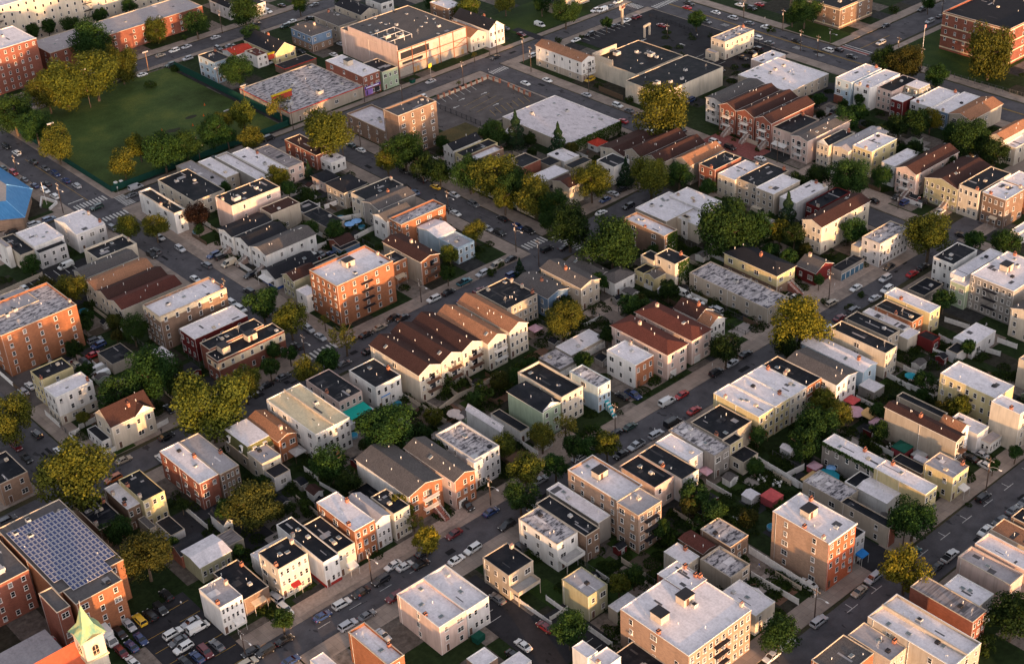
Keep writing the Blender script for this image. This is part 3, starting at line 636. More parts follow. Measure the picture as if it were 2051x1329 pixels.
    if 'bay' in fl:
        q = MB(); q.frus(-.9, -.9, 3.2, 2.2, 2.2, h - .3, .05, .05, wm); s = q.build('corner_bay', R0)
        for z in (4.4, 7.2): inst('window', WP['one'], s, (.65, -.88, z), 0, (1, 1, 1.5)); inst('window', WP['one'], s, (-.88, .65, z), -pi / 2, (1, 1, 1.5))
    if 'shopf' in fl:
        q = MB(); q.box(.3, -.25, 3.3, wx - .3, 0, 4.2, plain('purple_sign', (.12, .05, .30))); q.box(1, -.28, 3.5, wx - 1.2, -.2, 3.95, plain('sign_letters', (.7, .68, .8))); q.build('shop_sign', R0)
        m = plain('painted_shop_glow', (.28, .17, .48))  # the storefront's purple light is put into this paint colour
        q = MB(); q.box(.6, -.08, .4, wx * .5, 0, 2.8, m); q.box(wx * .62, -.08, .2, wx * .9, 0, 2.8, GLASS); q.build('shopfront', R0)
    if 'patchy roofed corner' in label or 'beige corner store' in label:
        q = MB(); q.box(-.1, -.1, h - .35, wx + .1, 0, h + .05, plain('red_trim', (.45, .05, .04))); q.box(-.1, 0, h - .35, 0, wy, h + .05, plain('red_trim', (.45, .05, .04))); q.build('red_trim', R0)
        q = MB(); yb = plain('yellow_board', (.62, .42, .03)); rb_ = plain('red_board', (.38, .06, .04))
        q.box(1.5, 14.2, h - .3, 11, 14.6, h + 2.0, rb_); q.box(1.4, 13.9, h + 2.0, 11.1, 14.9, h + 2.5, yb); q.build('sign_parapet', R0)
    if roof == 'solar':
        pm, n, pb = newmat('solar_cell'); pb.inputs['Base Color'].default_value = (.055, .075, .17, 1); pb.inputs['Roughness'].default_value = .5
        fr = plain('panel_frame', (.55, .52, .54), .6); nrow = 15
        for r in range(nrow):
            q = MB(); x0 = .9 + r * 1.02; y = 2.6 if r > 11 else -1.6
            if r < 2: y = 4
            while y < 27.2:
                q.box(x0, y, .0, x0 + .9, y + 1.62, .06, fr); q.box(x0 + .11, y + .11, .06, x0 + .79, y + 1.51, .075, pm); y += 1.78
            q.build('solar_panel_row', RO, (0, 0, deck + .4))
    return root
# ---------------------------------------------------------------- trees
def crown_pts(kind, r, rng):
    pts = []
    if kind == 'cone':
        for _ in range(int(260 * r * r)):
            t = rng.random() ** .7; rr = r * .82 * t * (1 + .25 * sin(t * 26)); a = rng.uniform(0, 2 * pi)
            pts.append(((rr * cos(a), rr * sin(a), r * 1.5 - t * r * 2.9), (cos(a), sin(a), .5)))
        return pts
    sx = {'broad': 1.0, 'tall': .72, 'thin': 1.0, 'bush': 1.0}[kind]; sz = {'broad': .85, 'tall': 1.35, 'thin': .8, 'bush': .55}[kind]
    blobs = []; nb = {'broad': 38, 'tall': 24, 'thin': 15, 'bush': 12}[kind]
    for _ in range(nb):
        while True:
            v = Vector((rng.uniform(-1, 1), rng.uniform(-1, 1), rng.uniform(-.8, 1)))
            if .35 < v.length < .95: break
        k = rng.uniform(.15, .36) if kind != 'thin' else rng.uniform(.14, .26)
        blobs.append((Vector((v.x * sx * r * .82, v.y * sx * r * .82, v.z * sz * r * .8)), k * r))
    dens = {'broad': 78, 'tall': 78, 'thin': 60, 'bush': 70}[kind] * (1.0 if r > 6 else 1.25)
    for c, k in blobs:
        for _ in range(int(dens * k * k * (1 if r > 3 else 1.8)) + 12):
            d = Vector((rng.gauss(0, 1), rng.gauss(0, 1), rng.gauss(.15, 1))); d.normalize()
            p = c + d * k * rng.uniform(.6, 1.22); pts.append((p, d))
    return pts
TR = random.Random(11); CROWN = {}
for kd in ('broad', 'tall', 'thin', 'cone', 'bush'):
    for size in ((3.0, 5.0, 7.5) if kd == 'broad' else ((4.0,) if kd in ('cone', 'tall') else ((2.0,) if kd == 'bush' else (4.5,)))):
        for k in range(4 if kd == 'broad' else 3):
            CROWN[(kd, size, k)] = leafcloud(crown_pts(kd, size, TR), (.155 + .013 * size) if kd != 'bush' else .15, TR, 'crown_' + kd)
BARK = plain('bark', (.10, .075, .055), .95, 0, .3)
TRUNK = {}
def trunkmesh(k, thin):
    rng = random.Random(k); b = MB(); top = 1.0; pts = [Vector((0, 0, -.1)), Vector((rng.uniform(-.03, .03), rng.uniform(-.03, .03), .45)), Vector((rng.uniform(-.05, .05), rng.uniform(-.05, .05), .75))]
    b.bar(pts[0], pts[1], .045, BARK, 6, .034); b.bar(pts[1], pts[2], .034, BARK, 6, .02)
    for j in range(7):
        a = j * 2 * pi / 7 + rng.uniform(-.3, .3); s = pts[1].lerp(pts[2], rng.uniform(0, 1)); e = s + Vector((cos(a) * .26, sin(a) * .26, rng.uniform(.12, .3))) * (1.2 if thin else 1)
        b.bar(s, e, .018, BARK, 5, .009)
        for q in range(2): e2 = e + Vector((cos(a + rng.uniform(-.8, .8)) * .12, sin(a + rng.uniform(-.8, .8)) * .12, rng.uniform(.05, .14))); b.bar(e, e2, .009, BARK, 4, .004)
    return b.mesh('trunk')
TRUNK = {(k, t): trunkmesh(k, t) for k in range(3) for t in (0, 1)}
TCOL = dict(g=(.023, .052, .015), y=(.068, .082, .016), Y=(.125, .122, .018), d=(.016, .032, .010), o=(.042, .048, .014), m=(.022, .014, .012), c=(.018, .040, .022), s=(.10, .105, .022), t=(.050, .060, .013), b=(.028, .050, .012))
TNAME = dict(g='green leafy tree', y='yellow green tree', Y='bright golden green tree', d='dark green tree', o='olive brown tree', m='dark maroon leaved tree', c='pointed evergreen tree', s='thin sparse leaved tree', t='tall full green tree', b='low green bush')
PH = []       # short phrases for the buildings, filled below
STOP = {'with', 'and', 'a', 'the', 'of', 'its', 'in', 'on', 'at', 'by', 'beside', 'behind', 'near', 'between', 'from', 'to', 'under', 'above', 'beyond', 'against', 'over', 'opposite', 'next', 'long', 'white', 'black', 'red', 'blue', 'grey', 'pale', 'dark', 'orange', 'brown'}
CONN = {'with', 'and', 'beside', 'behind', 'in', 'on', 'at', 'by', 'near', 'between', 'from', 'under', 'above', 'beyond', 'against', 'over', 'opposite', 'next', 'alone', 'facing', 'along', 'squeezed', 'cut', 'divided', 'right', 'hidden', 'below', 'furthest', 'farthest', 'nearest', 'farther', 'leftmost', 'rightmost', 'middle', 'second', 'third', 'fourth', 'half'}
def phrase(lab, n=9):
    """the opening words of a building's label, cut where the sense allows"""
    w = lab.split()
    if len(w) <= n: return lab
    for k in range(n, 2, -1):
        if w[k].strip(',') in CONN and w[k - 1].strip(',') not in CONN | {'the', 'a', 'its'}: return ' '.join(w[:k]).rstrip(',')
    return ' '.join(w[:n]).rstrip(',')
def near(x, y):
    best = min(PH, key=lambda q: max(q[0] - x, x - q[2], 0) ** 2 + max(q[1] - y, y - q[3], 0) ** 2 + .02 * ((q[0] + q[2]) / 2 - x) ** 2 + .02 * ((q[1] + q[3]) / 2 - y) ** 2)
    return best[4]
def tree(i, x, y, r, zc, k):
    rng = random.Random(i + 500); kd = {'c': 'cone', 's': 'thin', 'b': 'bush'}.get(k, 'broad')
    size = 4.0 if kd in ('cone', 'tall') else (4.5 if kd == 'thin' else (2.0 if kd == 'bush' else (3.0 if r < 3.9 else (5.0 if r < 6.2 else 7.5))))
    me = CROWN[(kd, size, i % (4 if kd == 'broad' else 3))]; s = r / size * 1.08
    lab = TNAME[k] + (' growing by the ' if kd != 'bush' else ' beside the ') + phrase(near(x, y), 8)
    root = tag(empty('bush' if kd == 'bush' else ('conifer' if kd == 'cone' else 'tree'), (x, y, .12)), lab, 'bush' if kd == 'bush' else 'tree', 'bushes and shrubs in the yards' if kd == 'bush' else 'trees of the neighbourhood')
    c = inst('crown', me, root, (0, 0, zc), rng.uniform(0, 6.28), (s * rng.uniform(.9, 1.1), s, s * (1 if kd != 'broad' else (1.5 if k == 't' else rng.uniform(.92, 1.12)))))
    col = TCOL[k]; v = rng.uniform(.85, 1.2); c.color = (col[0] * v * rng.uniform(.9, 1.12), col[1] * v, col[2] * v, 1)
    h = zc + r * .35; inst('trunk', TRUNK[(i % 3, 1 if kd == 'thin' else 0)], root, (0, 0, 0), rng.uniform(0, 6.28), (max(h * .9, 2), max(h * .9, 2), h))
    return root
# ---------------------------------------------------------------- cars
def paintmat():
    m, n, b = newmat('car_paint'); oi = N(n, "ShaderNodeObjectInfo"); n.links.new(oi.outputs['Color'], b.inputs['Base Color'])
    b.inputs['Roughness'].default_value = .32; b.inputs['Coat Weight'].default_value = .6; b.inputs['Coat Roughness'].default_value = .08; b.inputs['Specular IOR Level'].default_value = .5; return m
CP = paintmat(); TYRE = plain('tyre_rubber', (.015, .015, .016), .9); RIM = plain('wheel_rim', (.45, .45, .46), .35, .7)
HL = plain('headlight_lens', (.75, .75, .72), .15); TLM = plain('taillight_lens', (.30, .01, .01), .2)
m, n, b_ = newmat('car_glass'); b_.inputs['Base Color'].default_value = (.012, .015, .02, 1); b_.inputs['Roughness'].default_value = .05; b_.inputs['Specular IOR Level'].default_value = .8; CG = m
CAB = plain('black_trim', (.02, .02, .022), .6)
def loft(b, secs, m):
    """secs: list of rings (lists of 3d points)"""
    k = b.mi(m); n = len(secs[0]); i0 = len(b.v)
    for s in secs: b.v += [tuple(p) for p in s]
    for a in range(len(secs) - 1):
        for j in range(n):
            q = i0 + a * n; b.f.append((q + j, q + (j + 1) % n, q + n + (j + 1) % n, q + n + j)); b.m.append(k)
    b.f.append(tuple(i0 + j for j in reversed(range(n)))); b.m.append(k)
    q = i0 + (len(secs) - 1) * n; b.f.append(tuple(q + j for j in range(n))); b.m.append(k)
def section(x, w, z0, z1, ch=.12):
    return [(x, -w + .06, z0), (x, -w, z0 + .18), (x, -w, z1 - ch * 1.4), (x, -w + ch * .5, z1 - ch * .3), (x, -w + ch * 1.6, z1), (x, w - ch * 1.6, z1), (x, w - ch * .5, z1 - ch * .3), (x, w, z1 - ch * 1.4), (x, w, z0 + .18), (x, w - .06, z0)]
SPEC = {  # length, half width, stations of the lower body (x, z0, z1), cabin (x0,x1 at belt; x2,x3 at roof; belt z; roof z)
    'sed': (4.7, .92, [(-2.35, .42, .72), (-2.2, .30, .98), (-1.6, .28, 1.04), (-.9, .26, .98), (.9, .26, .96), (1.7, .28, .88), (2.2, .30, .74), (2.35, .40, .6)], (-1.75, 1.15, -1.05, .45, .95, 1.46)),
    'suv': (4.8, .98, [(-2.4, .45, .85), (-2.32, .36, 1.1), (-1.6, .34, 1.14), (1.0, .34, 1.10), (1.9, .36, 1.02), (2.3, .38, .88), (2.4, .46, .7)], (-2.28, 1.2, -2.05, .55, 1.06, 1.74)),
    'van': (5.4, 1.02, [(-2.7, .42, 1.0), (-2.65, .34, 1.2), (1.6, .34, 1.2), (2.4, .36, 1.05), (2.65, .38, .85), (2.7, .46, .7)], (-2.66, 2.0, -2.55, 1.25, 1.15, 2.05)),
    'pick': (5.5, 1.0, [(-2.75, .5, 1.0), (-2.7, .42, 1.12), (-.4, .4, 1.12), (1.3, .4, 1.12), (2.4, .42, 1.04), (2.7, .44, .86), (2.75, .5, .7)], (-.75, 1.5, -.6, .85, 1.08, 1.78)),
    'truck': (6.6, 1.15, [(-3.3, .55, .9), (1.5, .5, .95), (2.6, .5, 1.3), (3.2, .5, 1.15), (3.3, .55, .8)], (1.2, 3.1, 1.2, 2.5, 1.2, 2.2)),
}
def carproto(kd):
    L, w, st, (a, c, a2, c2, zb, zr) = SPEC[kd]; r = {}
    b = MB(); loft(b, [section(x, w * (1 if abs(x) < L * .44 else .93), z0, z1) for x, z0, z1 in st], CP)
    tw = w * .76; e = .05
    # roof panel and pillars over the glass
    b.frus(a2, -tw, zr - .07, c2, tw, zr, .12, .1, CP)
    for s in (-1, 1):
        b.bar((c - .02, s * (w - .1), zb - .03), (c2, s * tw, zr - .03), .045, CP); b.bar((a + .02, s * (w - .1), zb - .03), (a2, s * tw, zr - .03), .06, CP)
        xm = (a2 + c2) / 2; b.bar((xm, s * (w - .085), zb - .02), (xm, s * (tw + .01), zr - .03), .04, CP)
        b.box(c - .45, s * (w + .07) - .07, zb - .04, c - .28, s * (w + .07) + .07, zb + .1, CAB)
    if kd == 'pick': b.box(-2.55, -w + .12, 1.0, -.85, w - .12, 1.135, CAB)
    if kd == 'van':
        for s in (-1, 1): b.box(-2.55, min(s * (w - .1), s * (w - .25)), 1.18, .4, max(s * (w - .1), s * (w - .25)), 1.98, CP)
    if kd == 'truck': b.box(-3.3, -1.2, .8, 1.1, 1.2, 3.2, CP)
    r['body'] = b.mesh('car_body_' + kd)
    g = MB(); i = 0
    v = [(a, -w + .12, zb), (c, -w + .12, zb), (c, w - .12, zb), (a, w - .12, zb), (a2, -tw, zr - .05), (c2, -tw, zr - .05), (c2, tw, zr - .05), (a2, tw, zr - .05)]
    g.v = v; g.f = [(0, 1, 5, 4), (1, 2, 6, 5), (2, 3, 7, 6), (3, 0, 4, 7)]; k = g.mi(CG); g.m = [k] * 4
    r['glass'] = g.mesh('car_windows_' + kd)
    wr = .33 if kd == 'sed' else .38; t = MB(); t.bar((0, -.12, 0), (0, .12, 0), wr, TYRE, 12); r['tyre'] = t.mesh('tyre')
    t.bar((0, -.13, 0), (0, .13, 0), wr * .6, RIM, 8); r['wheel'] = t.mesh('wheel'); r['wr'] = wr
    t = MB(); t.box(-.06, -.2, -.09, .06, .2, .09, HL); r['hl'] = t.mesh('headlight'); t = MB(); t.box(-.06, -.18, -.1, .06, .18, .1, TLM); r['tl'] = t.mesh('taillight')
    return r
CARS = {k: carproto(k) for k in SPEC}
PCOL = dict(white=(.72, .72, .70), silver=(.42, .43, .45), grey=(.12, .125, .135), black=(.012, .012, .014), blue=(.02, .045, .14), steel=(.14, .19, .28), red=(.42, .015, .02), maroon=(.14, .012, .018),
            green=(.015, .045, .035), tan=(.36, .30, .23), cream=(.58, .50, .38), yellow=(.68, .42, .03), orange=(.5, .12, .02), teal=(.02, .13, .16))
CW = dict(sed='saloon car', suv='SUV', van='van', pick='pickup truck', truck='box truck')
CC = dict(sed='car', suv='car', van='van', pick='pickup truck', truck='truck'); CN = dict(sed='parked_car', suv='parked_car', van='van', pick='pickup_truck', truck='box_truck')
def car(x, y, d, kd, col, rz, z=0):
    P = CARS[kd]; L, w, st, cb = SPEC[kd]; wb = L * .29
    where = 'on the street by the ' if z < .05 else 'parked by the '
    root = tag(empty(CN[kd], (x, y, z), rz), f"{'dark blue' if col == 'blue' else ('dark green' if col == 'green' else ('steel blue' if col == 'steel' else col))} {CW[kd]} {where}{phrase(near(x, y), 7)}", CC[kd], 'vehicles parked along the streets and in the yards')
    o = inst('body', P['body'], root, (0, 0, 0)); c = PCOL[col]; v = random.Random(int(x * 7 + y * 3)).uniform(.9, 1.1); o.color = (c[0] * v, c[1] * v, c[2] * v, 1)
    inst('windows', P['glass'], root, (0, 0, 0))
    for sx in (-1, 1):
        for s in (-1, 1): inst('wheel', P['wheel'], root, (sx * wb * 1.08, s * (w - .1), P['wr']))
    for s in (-1, 1): inst('headlight', P['hl'], root, (L / 2 - .1, s * w * .66, .68 if kd == 'sed' else .82)); inst('taillight', P['tl'], root, (-L / 2 + .1, s * w * .72, .8 if kd == 'sed' else .95))
    return root
# ---------------------------------------------------------------- poles
PW = plain('pole_wood', (.085, .06, .05), .9); PO = plain('orange_pole', (.30, .17, .10), .8)
m, n, b_ = newmat('lamp_glass'); b_.inputs['Base Color'].default_value = (.8, .78, .7, 1); LG = m
def pole(x, y, h, kd):
    t = near(x, y); nm = dict(field='floodlight_pole', lamp='street_lamp', pole='utility_pole', flag='flagpole')[kd]
    root = tag(empty(nm, (x, y, 0)), dict(field='tall rust coloured floodlight pole by the ', lamp='dark street lamp pole by the ', pole='dark utility pole by the ', flag='tall white flagpole by the ')[kd] + phrase(t, 8), nm.replace('_', ' '), dict(field='floodlight poles round the field', flag=None).get(kd, 'poles along the streets'))
    b = MB(); mt = dict(field=PO, flag=TRIM).get(kd, PW); b.bar((0, 0, -.2), (0, 0, h), .17 if kd != 'flag' else .1, mt, 8, .11 if kd != 'flag' else .05); b.build('post', root)
    if kd == 'field':
        c = MB(); c.box(-1.2, -.08, h - .4, 1.2, .08, h - .25, PO); c.build('crossarm', root)
        for s in (-1.0, -.35, .35, 1.0): q = MB(); q.frus(-.28, -.22, 0, .28, .22, .4, .05, .05, GREYM, LG); q.build('floodlight', root, (s, 0, h - .25))
    elif kd == 'flag':
        q = MB(); q.box(0, -.02, h - 1.6, 1.0, .02, h - .3, plain('flag_cloth', (.5, .18, .18))); q.build('flag', root)
    else:
        c = MB(); c.box(-.09, -1.15, h - 1.1, .09, 1.15, h - .95, PW); c.build('crossarm', root)
        q = MB(); q.bar((0, .28, h - 2.9), (0, .28, h - 1.9), .27, plain('transformer_grey', (.48, .44, .40)), 8); q.build('transformer', root)
        for s in (-.95, -.4, .4, .95): q = MB(); q.bar((0, s, h - .95), (0, s, h - .72), .06, TRIM, 5); q.build('insulator', root)
        if kd == 'lamp':
            q = MB(); pts = [(0, 0, h - 3.2), (.2, -.8, h - 2.7), (.3, -1.8, h - 2.55), (.3, -2.5, h - 2.6)]
            for a, c_ in zip(pts, pts[1:]): q.bar(a, c_, .05, GREYM, 5)
            s = q.build('lamp_arm', root); q = MB(); q.frus(.12, -3.2, h - 2.75, .48, -2.4, h - 2.55, .05, .1, TRIM); q.build('lamp_head', s)
WIREM = plain('wire', (.02, .02, .02))
# ---------------------------------------------------------------- fences
m, n, b_ = newmat('fence_mesh'); b_.inputs['Base Color'].default_value = (.012, .055, .042, 1); MESHG = m
def fence(pts, kd, h):
    mt = dict(white=TRIM, tan=TANTR, iron=DARK, wood=plain('fence_wood', (.11, .075, .05)), mesh=plain('chain_link', (.10, .10, .10)), wallred=TANTR, green=MESHG)[kd]; x, y = pts[0]
    what = dict(white='white board fence', tan='beige wall like fence', iron='dark iron rail fence', wood='brown wooden fence', mesh='thin grey chain link fence', wallred='low pale wall with red brick piers', green='tall green screened field fence')[kd]
    cx = sum(p[0] for p in pts) / len(pts); cy = sum(p[1] for p in pts) / len(pts)
    root = tag(empty('wall' if kd == 'wallred' else 'fence', (x, y, .12)), what + ' beside the ' + phrase(near(cx, cy), 8), 'wall' if kd == 'wallred' else 'fence')
    for (a, c) in zip(pts, pts[1:]):
        d = Vector((c[0] - a[0], c[1] - a[1], 0)); L = d.length; rz = math.atan2(d.y, d.x); q = MB()
        if kd in ('white', 'tan', 'wood', 'wallred'): q.box(0, -.05, -.2, L, .05, h, mt)
        elif kd == 'green':
            q.box(0, -.03, 0, L, .03, h, mt)
        else:
            q.bar((0, 0, h), (L, 0, h), .04, mt); q.bar((0, 0, .2), (L, 0, .2), .035, mt)
            k = int(L / (.45 if kd == 'iron' else 1.2))
            for i in range(k + 1): q.bar((L * i / max(k, 1), 0, 0), (L * i / max(k, 1), 0, h), .03, mt)
        q.build('panel', root, (a[0] - x, a[1] - y, 0), rz)
        n_ = max(1, min(14, int(L / (2.6 if kd != 'green' else 5))))
        pm = MB(); pw = .07 if kd != 'wallred' else .35
        pm.box(-pw, -pw - .02, -.2, pw, pw + .02, h + (.12 if kd != 'wallred' else .7), BRK if kd == 'wallred' else mt); me = pm.mesh('fence_post')
        for i in range(n_ + 1): inst('post', me, root, (a[0] - x + d.x * i / n_, a[1] - y + d.y * i / n_, 0), rz)
# ---------------------------------------------------------------- people (a pedestrian is a few pixels tall)
def person(x, y, top, leg, rz, lab, stride=.25):
    me = bpy.data.meshes.new('person_body'); ar = .2
    V = [(0, 0, .98), (0, 0, 1.2), (0, 0, 1.42), (0, 0, 1.52), (0, .01, 1.68), (0, .01, 1.78),
         (.12, 0, .92), (.13, stride, .50), (.13, stride * .9, .06), (.13, stride * .9 + .16, .04), (-.12, 0, .92), (-.13, -stride * .6, .50), (-.13, -stride * 1.4, .10), (-.13, -stride * 1.4 + .16, .05),
         (.20, 0, 1.40), (.26, -.06, 1.12), (.25, .10, .88), (-.20, 0, 1.40), (-.26, .02, 1.12), (-.25, -.06, .86)]
    E_ = [(0, 1), (1, 2), (2, 3), (3, 4), (4, 5), (0, 6), (6, 7), (7, 8), (8, 9), (0, 10), (10, 11), (11, 12), (12, 13), (2, 14), (14, 15), (15, 16), (2, 17), (17, 18), (18, 19)]
    RR = [.15, .15, .16, .06, .105, .09, .10, .075, .05, .045, .10, .075, .05, .045, .07, .05, .04, .07, .05, .04]
    me.from_pydata(V, E_, []); o = bpy.data.objects.new('person', me); COL.objects.link(o); md = o.modifiers.new('skin', 'SKIN')
    sk = me.skin_vertices[0].data
    for d, r in zip(sk, RR): d.radius = (r, r)
    for d in sk: d.use_root = False
    sk[0].use_root = True
    ss = o.modifiers.new('smooth', 'SUBSURF'); ss.levels = 1; ss.render_levels = 1
    dg = bpy.context.evaluated_depsgraph_get(); m2 = bpy.data.meshes.new_from_object(o.evaluated_get(dg)); bpy.data.objects.remove(o)
    o = bpy.data.objects.new('person', m2); COL.objects.link(o)
    for mm in (plain('skin_tone', (.38, .22, .15)), top, leg, plain('dark_hair', (.02, .015, .012)), plain('dark_shoes', (.03, .03, .03))): m2.materials.append(mm)
    for p in m2.polygons:
        z = p.center.z; p.material_index = 4 if z < .12 else (2 if z < .97 and abs(p.center.x) < .21 else (1 if z < 1.48 and z > .98 else (3 if z > 1.72 or (z > 1.6 and p.center.y < -.03) else 0)))
    o.location = (x, y, .06); o.rotation_euler = (0, 0, rz); tag(o, lab, 'person'); return o
